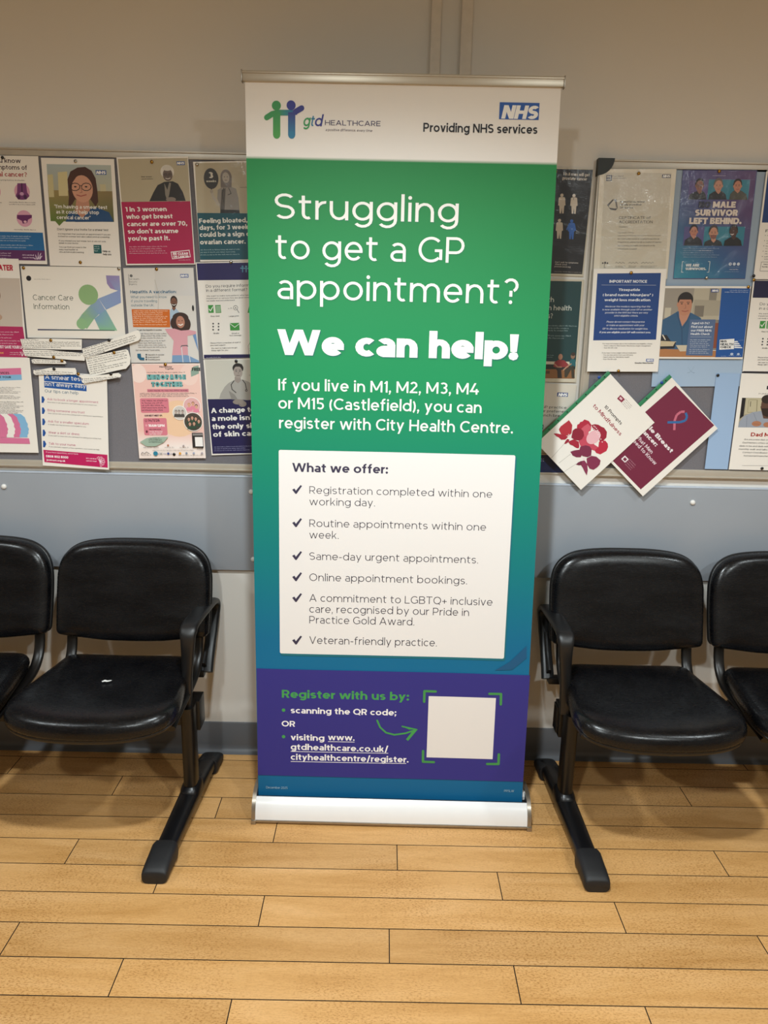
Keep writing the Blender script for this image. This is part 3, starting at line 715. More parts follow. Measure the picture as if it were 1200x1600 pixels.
  ["L","c2bcb2",1.9,[-13.0,105.6,-4.6,59.7,-9.5,21.1],1],
  ["L","6a6a68",1.2,[-90.8,121.9,-91.2,89.9],1],
  ["C","6a6a68",-83.3,117.3,4.3,4.3],
  ["T","UK Health","6a6a68",-89.0,105.6,29.0,4.2,0.1,0],
  ["T","Security","6a6a68",-89.7,98.0,23.5,4.2,0.1,0],
  ["T","Agency","6a6a68",-90.3,91.1,22.7,4.2,0.1,0],
  ["R","24509c",64.5,121.6,89.2,111.6,0],
  ["T","NHS","f4f2ee",65.4,113.3,21.8,6.7,0.2,1],
  ["T","Hepatitis A vaccination:","1d6284",-89.9,66.6,139.6,8.8,0.14,0],
  ["T","What you need to know","3f7286",-90.0,52.4,109.4,7.3,0.085,0],
  ["T","if you’re travelling","3f7286",-89.4,40.4,78.4,7.3,0.085,0],
  ["T","outside the UK.","3f7286",-90.4,28.4,70.1,7.3,0.085,0],
  ["P","a9c0d4",[18.6,-33.6,23.0,-0.8,27.8,17.3,34.0,22.9,43.6,22.8,49.0,17.2,63.7,-0.9,65.0,-33.8]],
  ["P","7a5240",[34.7,32.9,44.3,32.9,43.9,20.6,38.2,14.7,33.3,20.6]],
  ["C","2c1e18",40.3,44.3,10.7,14.7],
  ["C","7a5240",30.6,39.5,1.3,3.0],
  ["C","7a5240",49.4,39.5,1.3,3.0],
  ["C","7a5240",40.0,39.5,9.0,13.9],
  ["P","2c1e18",[31.5,35.9,47.9,35.8,45.0,28.5,39.0,25.2,33.4,28.5]],
  ["C","2b211e",36.4,40.5,1.2,0.9],
  ["L","2c1e18",0.9,[34.9,43.2,38.3,43.5],1],
  ["C","2b211e",43.7,40.5,1.2,0.9],
  ["L","2c1e18",0.9,[45.5,43.1,42.2,43.4],1],
  ["L","4a3028",0.7,[39.8,39.5,40.7,36.1,38.9,35.8],1],
  ["L","6a3a34",1.3,[36.4,32.6,39.4,31.7,42.6,32.6],1],
  ["L","f0ece6",2.0,[34.7,33.3,39.8,31.3,44.8,33.6],1],
  ["P","d06a1c",[-89.9,20.3,25.7,19.0,23.9,-33.6,-89.5,-32.3]],
  ["K","f6dcc0",-85.6,13.7,105.6,3.6,21],
  ["K","f6dcc0",-86.1,8.2,91.6,3.6,22],
  ["K","f6dcc0",-86.5,2.8,89.4,3.6,23],
  ["K","f6dcc0",-87.0,-2.7,105.8,3.6,24],
  ["K","f6dcc0",-87.4,-8.1,99.8,3.6,25],
  ["K","f6dcc0",-87.9,-13.6,90.1,3.6,26],
  ["K","f6dcc0",-88.3,-19.0,106.0,3.6,27],
  ["K","f6dcc0",-89.0,-26.9,101.9,3.6,28],
  ["C","3a2620",45.7,-22.0,20.7,21.9],
  ["C","3a2620",67.7,-24.0,19.1,23.1],
  ["C","3a2620",56.8,-6.4,24.6,16.7],
  ["C","3a2620",64.8,-37.7,14.3,11.2],
  ["P","dba0aa",[7.4,-38.2,36.5,-37.6,56.3,-43.6,80.7,-41.7,101.4,-45.7,101.7,-53.6,74.6,-59.4,72.4,-117.6,23.5,-117.4,31.6,-73.0,12.3,-48.5]],
  ["C","b8806a",56.0,-18.1,13.1,17.9],
  ["L","f4f0ea",2.8,[49.5,-25.1,55.8,-27.9,62.5,-24.4],1],
  ["C","2a1c18",51.0,-14.9,2.0,1.2],
  ["C","2a1c18",61.5,-14.2,2.0,1.2],
  ["P","7a9cc2",[24.3,-117.4,69.6,-116.8,104.8,-133.7,105.2,-139.4,21.2,-139.0]],
  ["L","5a5a60",2.8,[52.9,-92.9,55.2,-88.9,71.5,-88.2,74.1,-92.2],1],
  ["L","d8dade",2.4,[54.1,-92.9,55.9,-138.7],1],
  ["L","d8dade",2.4,[74.1,-92.2,78.3,-138.8],1],
  ["P","6f94c4",[91.0,-57.5,100.9,-53.6,105.8,-105.0]],
  ["C","262424",97.0,22.6,3.2,8.7],
  ["T","To get the hepatitis A vaccine:","4a4c50",-79.0,-43.0,76.6,3.9,0.14,0],
  ["K","7a7c80",-75.9,-53.6,87.0,3.6,28],
  ["K","7a7c80",-76.4,-59.9,86.8,3.6,29],
  ["K","7a7c80",-76.9,-66.6,76.8,3.6,30],
  ["K","7a7c80",-77.6,-74.9,87.1,3.6,31],
  ["K","7a7c80",-78.1,-81.2,78.9,3.6,32],
  ["K","7a7c80",-78.7,-87.6,84.4,3.6,33],
  ["K","7a7c80",-79.2,-93.9,87.3,3.6,34],
  ["T","Get vaccinated. Travel safely.","5a5c60",-87.3,-103.4,75.1,4.0,0.1,0],
  ["P","1d6284",[-83.5,-112.2,-72.6,-112.2,-72.2,-123.4,-62.5,-124.2,-63.2,-132.2,-76.2,-131.4,-83.6,-123.4]],
  ["C","3a4048",-55.7,-115.1,2.4,2.4],
  ["T","hepatitis A vaccine","4a4c50",-50.6,-117.1,49.6,3.6,0.12,0],
  ["C","3a4048",-56.3,-122.3,2.4,2.4],
  ["T","passport","4a4c50",-51.1,-124.3,35.4,3.6,0.12,0],
  ["C","3a4048",-56.8,-129.5,2.4,2.4],
  ["T","boarding pass","4a4c50",-51.7,-131.5,37.5,3.6,0.12,0],
 ]),
 ("poster","white accessible-format notice with green icons and a navy header, beside the banner","poster",-447.1,-21.9,1508.4,0.0457,"f0ebe3","l",[-116.3,142.2,116.3,142.2,116.3,-142.2,-116.3,-142.2],[
  ["P","211c58",[-113.3,139.8,109.4,137.4,110.4,87.8,-113.8,91.0]],
  ["C","4f8fae",23.6,127.1,3.1,3.1],
  ["L","4f8fae",3.5,[23.3,122.5,22.6,112.0],1],
  ["C","6aa6c4",34.3,126.8,3.1,3.1],
  ["L","6aa6c4",3.5,[34.0,122.3,33.3,111.7],1],
  ["L","5f9cbc",3.1,[17.4,122.7,41.1,121.0],1],
  ["T","Do you require information","3a3a44",-91.3,69.1,161.1,8.4,0.09,0],
  ["T","in a different format?","3a3a44",-91.1,56.8,124.6,8.4,0.09,0],
  ["T","We want to make sure patients who have a disability,","3a3a44",-91.4,43.0,166.7,3.5,0.11,0],
  ["T","impairment or sensory loss are given information they","3a3a44",-91.9,36.1,166.8,3.5,0.11,0],
  ["T","can easily read and understand.","3a3a44",-92.5,29.2,86.2,3.5,0.11,0],
  ["R","3c9440",-89.0,18.3,-73.1,-4.5,0],
  ["L","f0f4ec",2.4,[-86.3,6.6,-82.7,1.1,-74.5,13.3],1],
  ["R","3c9440",-67.4,17.8,-50.6,-5.1,0],
  ["L","f0f4ec",1.2,[-65.3,13.9,-51.2,13.5],1],
  ["L","f0f4ec",1.2,[-65.6,10.0,-51.5,9.7],1],
  ["L","f0f4ec",1.2,[-65.9,6.1,-51.8,5.8],1],
  ["L","f0f4ec",1.2,[-66.2,2.3,-52.1,1.9],1],
  ["L","f0f4ec",1.2,[-66.5,-1.6,-52.4,-1.9],1],
  ["L","5a5c60",1.2,[0.9,8.4,-1.0,4.2,-5.2,2.0,-9.7,3.0,-12.4,6.5,-12.1,11.0,-8.8,14.3,-4.1,15.0,-0.3,12.6,0.9,8.3],1],
  ["L","5a5c60",1.6,[-1.8,3.4,3.5,-6.4],1],
  ["T","A","5a5c60",-8.9,5.9,6.0,4.6,0.12,0],
  ["L","5a5c60",0.8,[-22.2,5.1,-19.4,9.7,-17.0,4.9],1],
  ["L","5a5c60",0.8,[-28.6,5.2,-26.8,7.9,-25.0,5.1],1],
  ["P","3c9440",[29.6,-7.0,35.8,14.1,53.9,13.7,52.5,-7.6]],
  ["C","3a3c40",-77.6,-36.4,2.4,2.4],
  ["C","3a3c40",-78.3,-45.3,2.4,2.4],
  ["C","3a3c40",-79.0,-54.3,2.4,2.4],
  ["C","3a3c40",-61.1,-36.8,2.4,2.4],
  ["C","3a3c40",-61.8,-45.7,2.4,2.4],
  ["C","3a3c40",-62.5,-54.7,2.4,2.4],
  ["R","3c9440",-26.8,-36.0,1.9,-57.9,0],
  ["L","f0f4ec",1.6,[-26.1,-37.6,-12.4,-48.9,2.5,-38.3],1],
  ["C","3c9440",45.8,-48.4,10.3,10.3],
  ["T","Easy read","4a4c50",-82.9,-16.0,26.1,3.5,0.11,0],
  ["T","Large print","4a4c50",-27.8,-17.3,30.5,3.5,0.11,0],
  ["T","Braille","4a4c50",-78.4,-66.9,17.3,3.5,0.11,0],
  ["T","Email or","4a4c50",-22.7,-68.3,22.6,3.5,0.11,0],
  ["T","text message","4a4c50",-30.4,-74.4,36.3,3.5,0.11,0],
  ["T","Please inform a member of staff if","4a4c50",-90.4,-95.8,92.2,3.6,0.11,0],
  ["T","you need support.","4a4c50",-91.0,-102.5,47.8,3.6,0.11,0],
  ["T","We want to make sure we get","4a4c50",-89.2,-111.3,80.2,3.6,0.11,0],
  ["T","things right for you.","4a4c50",-89.8,-118.1,52.7,3.6,0.11,0],
  ["L","4a4c50",0.8,[24.9,-130.8,25.0,-105.0,30.5,-96.0,71.0,-96.2],1],
  ["T","Accessible","3a3c44",28.4,-115.0,29.2,4.0,0.14,0],
  ["T","information","3a3c44",28.7,-121.7,30.4,4.0,0.14,0],
  ["P","1b174c",[-113.4,-128.6,113.5,-131.8,114.1,-142.1,-113.5,-139.8]],
  ["K","c8c8d8",-106.9,-138.3,48.8,2.4,7],
 ]),
 ("poster","pink menopause support group poster at the bottom of the left board","poster",-669.0,-24.1,1198.0,0.0251,"f3e4dc","l",[-105.8,148.2,105.8,148.2,105.8,-148.2,-105.8,-148.2],[
  ["G",["efc6bc","f2cdc2","f0c4b8","efc2b6"],[-104.0,146.0,101.3,144.4,106.2,-63.3,-103.0,-60.4]],
  ["G",["f0c4b8","efc2b6","f6ece6","f6ece6"],[-103.0,-60.4,106.2,-63.3,105.8,-117.9,-104.2,-115.4]],
  ["C","f6dfd6",-87.1,117.9,25.2,28.4],
  ["C","f4d5ca",69.9,113.2,28.4,32.5],
  ["C","f0c9a6",27.8,-22.3,62.2,57.3],
  ["C","eec2b8",-43.2,24.2,37.1,37.1],
  ["T","Menopause","3a2c34",-20.4,135.7,38.7,4.8,0.16,0],
  ["T","Together","3a2c34",-3.3,129.6,26.1,4.8,0.16,0],
  ["P","8fa89a",[75.7,107.2,75.6,125.3,83.8,138.1,101.2,142.0,100.4,117.1,86.1,111.1]],
  ["T","FREE","1e2a26",79.3,124.9,28.1,10.0,0.2,0],
  ["K","5a4a4c",-61.3,119.4,121.3,3.7,7],
  ["T","MENOPAUSE","2c4a50",-61.3,98.4,121.0,16.1,0.36,0],
  ["T","TOGETHER","2c4a50",-49.5,76.5,97.1,16.2,0.36,0],
  ["T","MENOPAUSE","6fb0b0",-61.3,98.4,121.0,16.1,0.2,0],
  ["T","TOGETHER","6fb0b0",-49.5,76.5,97.1,16.2,0.2,0],
  ["R","d2808e",-63.5,70.0,65.2,60.6,0],
  ["K","5a2a3a",-60.8,63.5,122.5,4.5,6],
  ["K","4a3a3c",-87.3,55.4,176.8,3.3,13],
  ["K","4a3a3c",-87.7,51.0,149.9,3.3,14],
  ["K","4a3a3c",-88.1,46.1,152.7,3.3,15],
  ["R","d77c8c",-88.4,41.6,0.2,-3.5,12],
  ["K","3a1c26",-83.0,32.5,79.6,4.5,14],
  ["K","3a1c26",-83.6,25.2,67.9,4.5,15],
  ["K","3a1c26",-84.2,17.8,75.7,4.5,16],
  ["K","3a1c26",-84.8,10.4,79.7,4.5,17],
  ["K","3a1c26",-85.4,3.0,67.3,4.5,18],
  ["T","OUR NEXT MEET UP:","3a2028",-78.5,-14.8,56.2,5.0,0.17,0],
  ["R","d77c8c",-83.1,-20.2,-9.9,-74.2,12],
  ["T","14/1/26","4a2530",-68.2,-31.0,36.5,7.9,0.15,0],
  ["T","10AM-12PM","fbf0ee",-68.3,-47.6,51.0,7.9,0.22,0],
  ["T","WELCOME HOUSE","3a1c26",-67.0,-57.7,37.4,3.8,0.16,0],
  ["K","fbf0ee",-66.6,-63.5,41.6,3.3,28],
  ["K","fbf0ee",-67.0,-68.1,41.5,3.3,29],
  ["K","fbf0ee",-67.3,-72.7,36.8,3.3,30],
  ["L","6a2a3a",1.2,[-76.9,-25.2,-71.1,-25.2,-71.5,-31.0,-77.3,-31.0,-76.9,-25.2],1],
  ["C","e8a0ac",-74.6,-43.0,3.7,3.7],
  ["C","6a2a3a",-74.9,-62.6,3.3,4.2],
  ["C","f6f0ea",72.7,16.8,28.0,28.0],
  ["C","e2b0b0",72.7,16.8,26.0,26.0],
  ["P","e48aa0",[52.7,1.6,54.4,9.3,58.8,13.4,61.4,14.8,65.5,14.7,67.9,13.4,71.8,9.2,72.5,1.5]],
  ["P","e0ac90",[61.5,16.8,65.6,16.8,65.7,13.9,63.2,11.6,61.1,13.9]],
  ["C","c89a5a",63.9,21.3,4.7,5.7],
  ["C","e0ac90",59.7,19.4,0.6,1.2],
  ["C","e0ac90",67.8,19.4,0.6,1.2],
  ["C","e0ac90",63.8,19.4,3.9,5.4],
  ["C","2b211e",62.2,19.8,0.5,0.3],
  ["L","c89a5a",0.3,[61.6,20.8,63.0,20.9],1],
  ["C","2b211e",65.3,19.8,0.5,0.3],
  ["L","c89a5a",0.3,[66.1,20.8,64.7,20.9],1],
  ["L","9c6a58",0.3,[63.7,19.4,64.1,18.1,63.3,18.0],1],
  ["L","a04a48",0.5,[62.3,16.7,63.6,16.3,64.9,16.7],1],
  ["P","e48aa0",[65.3,5.7,67.0,13.3,71.5,17.5,74.0,18.8,78.2,18.8,80.6,17.5,84.5,13.3,85.2,5.6]],
  ["P","e0ac90",[74.2,20.9,78.3,20.9,78.3,17.9,75.9,15.6,73.8,18.0]],
  ["C","8a5a3a",76.5,25.3,4.7,5.7],
  ["C","e0ac90",72.4,23.5,0.6,1.2],
  ["C","e0ac90",80.4,23.4,0.6,1.2],
  ["C","e0ac90",76.4,23.4,3.9,5.4],
  ["C","2b211e",74.9,23.9,0.5,0.3],
  ["L","8a5a3a",0.3,[74.2,24.9,75.7,25.0],1],
  ["C","2b211e",78.0,23.8,0.5,0.3],
  ["L","8a5a3a",0.3,[78.8,24.9,77.3,25.0],1],
  ["L","9c6a58",0.3,[76.3,23.4,76.7,22.1,76.0,22.0],1],
  ["L","a04a48",0.5,[74.9,20.8,76.2,20.4,77.5,20.7],1],
  ["P","e48aa0",[75.1,-2.6,76.8,5.1,81.3,9.3,83.8,10.6,88.0,10.5,90.4,9.2,94.3,5.0,95.0,-2.7]],
  ["P","e0ac90",[84.0,12.6,88.1,12.6,88.1,9.7,85.7,7.4,83.6,9.7]],
  ["C","2c201c",86.3,17.1,4.7,5.7],
  ["C","e0ac90",82.1,15.2,0.6,1.2],
  ["C","e0ac90",90.2,15.2,0.6,1.2],
  ["C","e0ac90",86.2,15.2,3.9,5.4],
  ["C","2b211e",84.6,15.6,0.5,0.3],
  ["L","2c201c",0.3,[84.0,16.6,85.5,16.8],1],
  ["C","2b211e",87.8,15.6,0.5,0.3],
  ["L","2c201c",0.3,[88.6,16.6,87.1,16.7],1],
  ["L","9c6a58",0.3,[86.1,15.2,86.5,13.9,85.8,13.8],1],
  ["L","a04a48",0.5,[84.7,12.5,86.0,12.1,87.3,12.5],1],
  ["C","f6f0ea",33.3,-3.7,22.8,22.8],
  ["C","d0cac4",33.3,-3.7,20.7,20.7],
  ["P","4a4644",[14.1,-17.2,15.4,-10.5,17.8,-6.8,19.9,-5.7,23.2,-5.7,25.1,-6.9,27.0,-10.6,27.4,-17.3]],
  ["P","b8a8a0",[20.1,-3.2,23.4,-3.2,23.3,-6.4,21.4,-8.4,19.7,-6.4]],
  ["C","2c2624",22.0,0.6,3.7,4.9],
  ["C","b8a8a0",18.6,-1.0,0.5,1.0],
  ["C","b8a8a0",25.1,-1.0,0.5,1.0],
  ["C","b8a8a0",21.9,-1.0,3.1,4.6],
  ["C","2b211e",20.6,-0.6,0.4,0.3],
  ["L","2c2624",0.3,[20.1,0.3,21.3,0.3],1],
  ["C","2b211e",23.2,-0.6,0.4,0.3],
  ["L","2c2624",0.3,[23.8,0.2,22.6,0.3],1],
  ["L","9c6a58",0.2,[21.8,-1.0,22.1,-2.1,21.5,-2.2],1],
  ["L","a04a48",0.4,[20.6,-3.3,21.7,-3.6,22.8,-3.3],1],
  ["P","4a4644",[23.6,-17.3,24.9,-10.6,27.3,-6.9,29.4,-5.7,32.7,-5.7,34.6,-6.9,36.6,-10.6,36.9,-17.3]],
  ["P","b8a8a0",[29.6,-3.2,32.9,-3.3,32.8,-6.5,30.9,-8.5,29.2,-6.5]],
  ["C","2c2624",31.5,0.6,3.7,4.9],
  ["C","b8a8a0",28.1,-1.0,0.5,1.0],
  ["C","b8a8a0",34.6,-1.0,0.5,1.0],
  ["C","b8a8a0",31.4,-1.0,3.1,4.6],
  ["C","2b211e",30.2,-0.7,0.4,0.3],
  ["L","2c2624",0.3,[29.6,0.2,30.8,0.3],1],
  ["C","2b211e",32.7,-0.7,0.4,0.3],
  ["L","2c2624",0.3,[33.3,0.2,32.1,0.3],1],
  ["L","9c6a58",0.2,[31.3,-1.0,31.6,-2.2,31.0,-2.3],1],
  ["L","a04a48",0.4,[30.2,-3.3,31.2,-3.6,32.3,-3.4],1],
  ["P","4a4644",[34.8,-17.3,36.1,-10.6,38.5,-6.9,40.6,-5.8,43.9,-5.8,45.8,-6.9,47.7,-10.7,48.1,-17.4]],
  ["P","b8a8a0",[40.7,-3.3,44.1,-3.3,44.0,-6.5,42.0,-8.5,40.4,-6.5]],
  ["C","2c2624",42.7,0.6,3.7,4.9],
  ["C","b8a8a0",39.3,-1.1,0.5,1.0],
  ["C","b8a8a0",45.8,-1.1,0.5,1.0],
  ["C","b8a8a0",42.6,-1.1,3.1,4.6],
  ["C","2b211e",41.3,-0.7,0.4,0.3],
  ["L","2c2624",0.3,[40.8,0.2,42.0,0.3],1],
  ["C","2b211e",43.8,-0.7,0.4,0.3],
  ["L","2c2624",0.3,[44.5,0.2,43.3,0.3],1],
  ["L","9c6a58",0.2,[42.5,-1.1,42.8,-2.2,42.2,-2.3],1],
  ["L","a04a48",0.4,[41.3,-3.4,42.4,-3.7,43.5,-3.4],1],
  ["C","f6f0ea",73.7,-32.0,29.9,29.9],
  ["C","4a4038",73.7,-32.0,27.8,27.8],
  ["P","2e4a3a",[52.4,-40.2,53.7,-33.5,56.4,-29.7,58.7,-28.6,62.5,-28.6,64.6,-29.8,66.8,-33.5,67.3,-40.3]],
  ["P","d0a088",[58.9,-26.3,62.6,-26.3,62.6,-29.4,60.4,-31.6,58.5,-29.4]],
  ["C","2a1c18",61.0,-22.1,4.2,5.3],
  ["C","d0a088",57.3,-23.9,0.5,1.1],
  ["C","d0a088",64.6,-23.9,0.5,1.1],
  ["C","d0a088",60.9,-23.9,3.5,5.0],
  ["C","2b211e",59.5,-23.5,0.5,0.3],
  ["L","2a1c18",0.3,[58.9,-22.5,60.3,-22.4],1],
  ["C","2b211e",62.3,-23.5,0.5,0.3],
  ["L","2a1c18",0.3,[63.0,-22.6,61.7,-22.4],1],
  ["L","9c6a58",0.3,[60.8,-23.9,61.2,-25.1,60.5,-25.2],1],
  ["L","a04a48",0.5,[59.5,-26.4,60.7,-26.8,61.9,-26.4],1],
  ["P","2e4a3a",[63.0,-36.1,64.3,-29.3,67.1,-25.6,69.4,-24.5,73.1,-24.5,75.3,-25.7,77.5,-29.4,78.0,-36.1]],
  ["P","d0a088",[69.5,-22.2,73.2,-22.2,73.2,-25.3,71.0,-27.5,69.1,-25.3]],
  ["C","2a1c18",71.7,-18.0,4.2,5.3],
  ["C","d0a088",67.9,-19.8,0.5,1.1],
  ["C","d0a088",75.2,-19.8,0.5,1.1],
  ["C","d0a088",71.5,-19.8,3.5,5.0],
  ["C","2b211e",70.1,-19.4,0.5,0.3],
  ["L","2a1c18",0.3,[69.6,-18.4,70.9,-18.3],1],
  ["C","2b211e",73.0,-19.4,0.5,0.3],
  ["L","2a1c18",0.3,[73.7,-18.5,72.4,-18.3],1],
  ["L","9c6a58",0.3,[71.5,-19.8,71.8,-21.0,71.2,-21.1],1],
  ["L","a04a48",0.5,[70.2,-22.3,71.4,-22.6,72.6,-22.3],1],
  ["P","2e4a3a",[74.0,-39.0,75.4,-32.3,78.1,-28.6,80.4,-27.4,84.1,-27.4,86.3,-28.6,88.5,-32.3,89.0,-39.1]],
  ["P","d0a088",[80.5,-25.2,84.3,-25.2,84.2,-28.3,82.1,-30.4,80.1,-28.2]],
  ["C","2a1c18",82.7,-21.0,4.2,5.3],
  ["C","d0a088",78.9,-22.7,0.5,1.1],
  ["C","d0a088",86.2,-22.7,0.5,1.1],
  ["C","d0a088",82.5,-22.7,3.5,5.0],
  ["C","2b211e",81.1,-22.4,0.5,0.3],
  ["L","2a1c18",0.3,[80.6,-21.4,81.9,-21.3],1],
  ["C","2b211e",84.0,-22.4,0.5,0.3],
  ["L","2a1c18",0.3,[84.7,-21.4,83.4,-21.3],1],
  ["L","9c6a58",0.3,[82.5,-22.7,82.8,-24.0,82.2,-24.1],1],
  ["L","a04a48",0.5,[81.2,-25.3,82.4,-25.6,83.6,-25.3],1],
  ["P","2e4a3a",[83.1,-46.6,84.4,-39.8,87.1,-36.1,89.4,-34.9,93.2,-34.9,95.3,-36.1,97.6,-39.9,98.1,-46.6]],
  ["P","d0a088",[89.6,-32.7,93.3,-32.7,93.3,-35.8,91.1,-37.9,89.2,-35.7]],
  ["C","2a1c18",91.7,-28.5,4.2,5.3],
  ["C","d0a088",87.9,-30.2,0.5,1.1],
  ["C","d0a088",95.3,-30.2,0.5,1.1],
  ["C","d0a088",91.6,-30.2,3.6,5.0],
  ["C","2b211e",90.2,-29.8,0.5,0.3],
  ["L","2a1c18",0.3,[89.6,-28.9,91.0,-28.8],1],
  ["C","2b211e",93.1,-29.9,0.5,0.3],
  ["L","2a1c18",0.3,[93.7,-28.9,92.4,-28.8],1],
  ["L","9c6a58",0.3,[91.5,-30.2,91.9,-31.5,91.2,-31.6],1],
  ["L","a04a48",0.5,[90.3,-32.8,91.4,-33.1,92.6,-32.8],1],
  ["P","2e4a3a",[54.7,-54.8,56.1,-48.0,58.8,-44.3,61.1,-43.1,64.8,-43.2,67.0,-44.3,69.2,-48.1,69.7,-54.8]],
  ["P","d0a088",[61.2,-40.9,65.0,-40.9,65.0,-44.0,62.8,-46.1,60.9,-44.0]],
  ["C","2a1c18",63.4,-36.6,4.2,5.3],
  ["C","d0a088",59.6,-38.4,0.5,1.1],
  ["C","d0a088",66.9,-38.4,0.5,1.1],
  ["C","d0a088",63.3,-38.4,3.6,5.0],
  ["C","2b211e",61.9,-38.0,0.5,0.3],
  ["L","2a1c18",0.3,[61.3,-37.1,62.6,-37.0],1],
  ["C","2b211e",64.7,-38.1,0.5,0.3],
  ["L","2a1c18",0.3,[65.4,-37.1,64.1,-37.0],1],
  ["L","9c6a58",0.3,[63.2,-38.4,63.6,-39.7,62.9,-39.8],1],
  ["L","a04a48",0.5,[61.9,-41.0,63.1,-41.3,64.3,-41.0],1],
  ["P","2e4a3a",[68.1,-54.0,69.4,-47.2,72.1,-43.5,74.4,-42.4,78.2,-42.4,80.3,-43.5,82.6,-47.3,83.0,-54.0]],
  ["P","d0a088",[74.6,-40.1,78.3,-40.1,78.3,-43.2,76.1,-45.3,74.2,-43.2]],
  ["C","2a1c18",76.7,-35.9,4.2,5.3],
  ["C","d0a088",73.0,-37.6,0.5,1.1],
  ["C","d0a088",80.3,-37.7,0.5,1.1],
  ["C","d0a088",76.6,-37.6,3.6,5.0],
  ["C","2b211e",75.2,-37.3,0.5,0.3],
  ["L","2a1c18",0.3,[74.6,-36.3,76.0,-36.2],1],
  ["C","2b211e",78.1,-37.3,0.5,0.3],
  ["L","2a1c18",0.3,[78.8,-36.3,77.5,-36.2],1],
  ["L","9c6a58",0.3,[76.5,-37.6,76.9,-38.9,76.2,-39.0],1],
  ["L","a04a48",0.5,[75.3,-40.2,76.4,-40.5,77.6,-40.2],1],
  ["P","9fb5a4",[-98.3,-95.2,-76.4,-82.7,-51.2,-79.5,-7.3,-78.8,-23.2,-96.4,-49.2,-108.9,-78.5,-108.8]],
  ["T","07533780323","3a4a40",-69.6,-91.1,40.4,5.9,0.13,0],
  ["T","07789993245","3a4a40",-70.1,-97.9,43.4,5.0,0.13,0],
  ["K","3a4a40",-67.4,-84.0,32.5,2.9,7],
  ["K","6a5a5c",-89.3,-113.0,54.4,3.4,7],
  ["C","b86a4a",-10.1,-105.7,2.9,2.9],
  ["C","a89a9a",38.7,-107.5,2.9,2.9],
  ["K","6a5a5c",-22.4,-113.2,31.4,2.5,7],
  ["K","6a5a5c",25.7,-113.4,29.3,2.5,7],
  ["R","262224",67.7,-66.5,101.9,-113.7,0],
  ["R","8a8684",69.6,-69.0,102.6,-75.0,0],
  ["R","f3efec",76.4,-79.9,100.4,-109.5,0],
  ["T","SCAN ME","3a3436",80.6,-118.7,19.2,3.4,0.16,0],
  ["K","6a5a5c",-60.7,-122.4,131.9,2.5,21],
  ["L","2c2c30",1.3,[-97.2,-133.2,-92.6,-127.7,-86.7,-132.4,-79.9,-126.5,-71.1,-132.0],1],
  ["K","2c2c30",-98.4,-137.5,32.7,3.0,7],
  ["C","1f7f9c",-51.4,-131.7,7.2,7.2],
  ["T","CRE","4a5a6a",-42.0,-135.5,12.6,5.9,0.12,0],
  ["C","3a4a8a",-11.2,-132.3,3.8,3.8],
  ["K","4a5a8a",-28.1,-134.3,12.6,4.2,7],
  ["K","4a5a8a",-8.4,-134.4,11.7,3.8,7],
  ["C","e0a040",26.2,-131.6,3.8,3.8],
  ["C","7a8aa0",46.7,-131.2,3.4,3.4],
  ["C","a0a8c0",69.8,-131.3,3.4,3.4],
  ["C","a8a0a8",95.8,-131.4,3.4,3.4],
  ["K","6a6a70",19.8,-138.7,83.9,2.5,7],
 ]),
 ("poster","navy and grey poster of a man with a stethoscope, bottom row beside the banner","poster",-432.2,-19.7,1216.5,0.0523,"f0ebe3","l",[-117.6,149.1,117.6,149.1,117.6,-149.1,-117.6,-149.1],[
  ["P","cfcdc2",[-113.4,147.6,112.5,143.8,112.1,23.1,-114.8,28.1]],
  ["T","Dr Gupta, GP","6a6860",20.4,96.0,34.8,3.6,0.1,0],
  ["P","15134c",[-114.8,28.1,113.0,23.1,115.9,-148.0,-113.9,-144.3]],
  ["P","a9a6a0",[-78.4,29.0,-72.1,45.2,-58.1,65.2,-45.6,76.2,-25.6,85.3,-0.9,85.7,19.0,77.0,32.5,64.4,40.9,37.6,41.1,23.3,8.7,21.4,-20.0,25.2]],
  ["P","8b8883",[-46.7,52.6,-40.6,25.8,-20.1,23.1,-29.2,39.8]],
  ["P","9a8f88",[-24.9,94.5,-6.4,94.0,-6.5,81.8,-16.2,74.0,-25.8,82.4]],
  ["C","23211f",-12.6,120.4,17.0,15.4],
  ["C","a59a92",-13.5,108.3,13.8,18.7],
  ["P","23211f",[-27.7,120.9,-24.0,132.0,-11.4,135.6,0.6,132.0,2.9,119.9,-2.0,124.9,-22.4,125.5]],
  ["C","2a2826",-19.1,110.9,2.0,1.2],
  ["L","33302e",1.6,[-21.2,115.0,-16.3,115.3],1],
  ["C","2a2826",-7.6,110.6,2.0,1.2],
  ["L","33302e",1.6,[-4.8,114.5,-9.7,115.1],1],
  ["L","7a6e68",1.2,[-13.0,109.1,-12.3,103.4],1],
  ["L","6a5a56",1.6,[-18.4,98.4,-9.4,98.1],1],
  ["L","2c2a2a",2.4,[-27.9,82.5,-37.8,70.6,-36.1,56.3,-24.6,45.8],1],
  ["L","2c2a2a",2.4,[-1.0,83.7,6.4,73.3,9.1,54.9],1],
  ["C","2c2a2a",8.1,51.7,3.7,3.7],
  ["C","b8b4ac",8.1,51.7,1.6,1.6],
  ["C","8f857e",-18.5,16.9,18.5,8.2],
  ["C","8f857e",-6.6,10.4,12.4,9.1],
  ["L","6e655f",1.2,[-20.9,12.9,-9.2,4.3],1],
  ["T","A change to","f0eeea",-107.4,-15.4,138.6,15.7,0.17,0],
  ["T","a mole isn’t","f0eeea",-107.5,-40.3,136.0,15.7,0.17,0],
  ["T","the only sign","f0eeea",-107.6,-66.1,155.9,15.8,0.17,0],
  ["T","of skin cancer.","f0eeea",-107.2,-90.4,182.2,15.9,0.17,0],
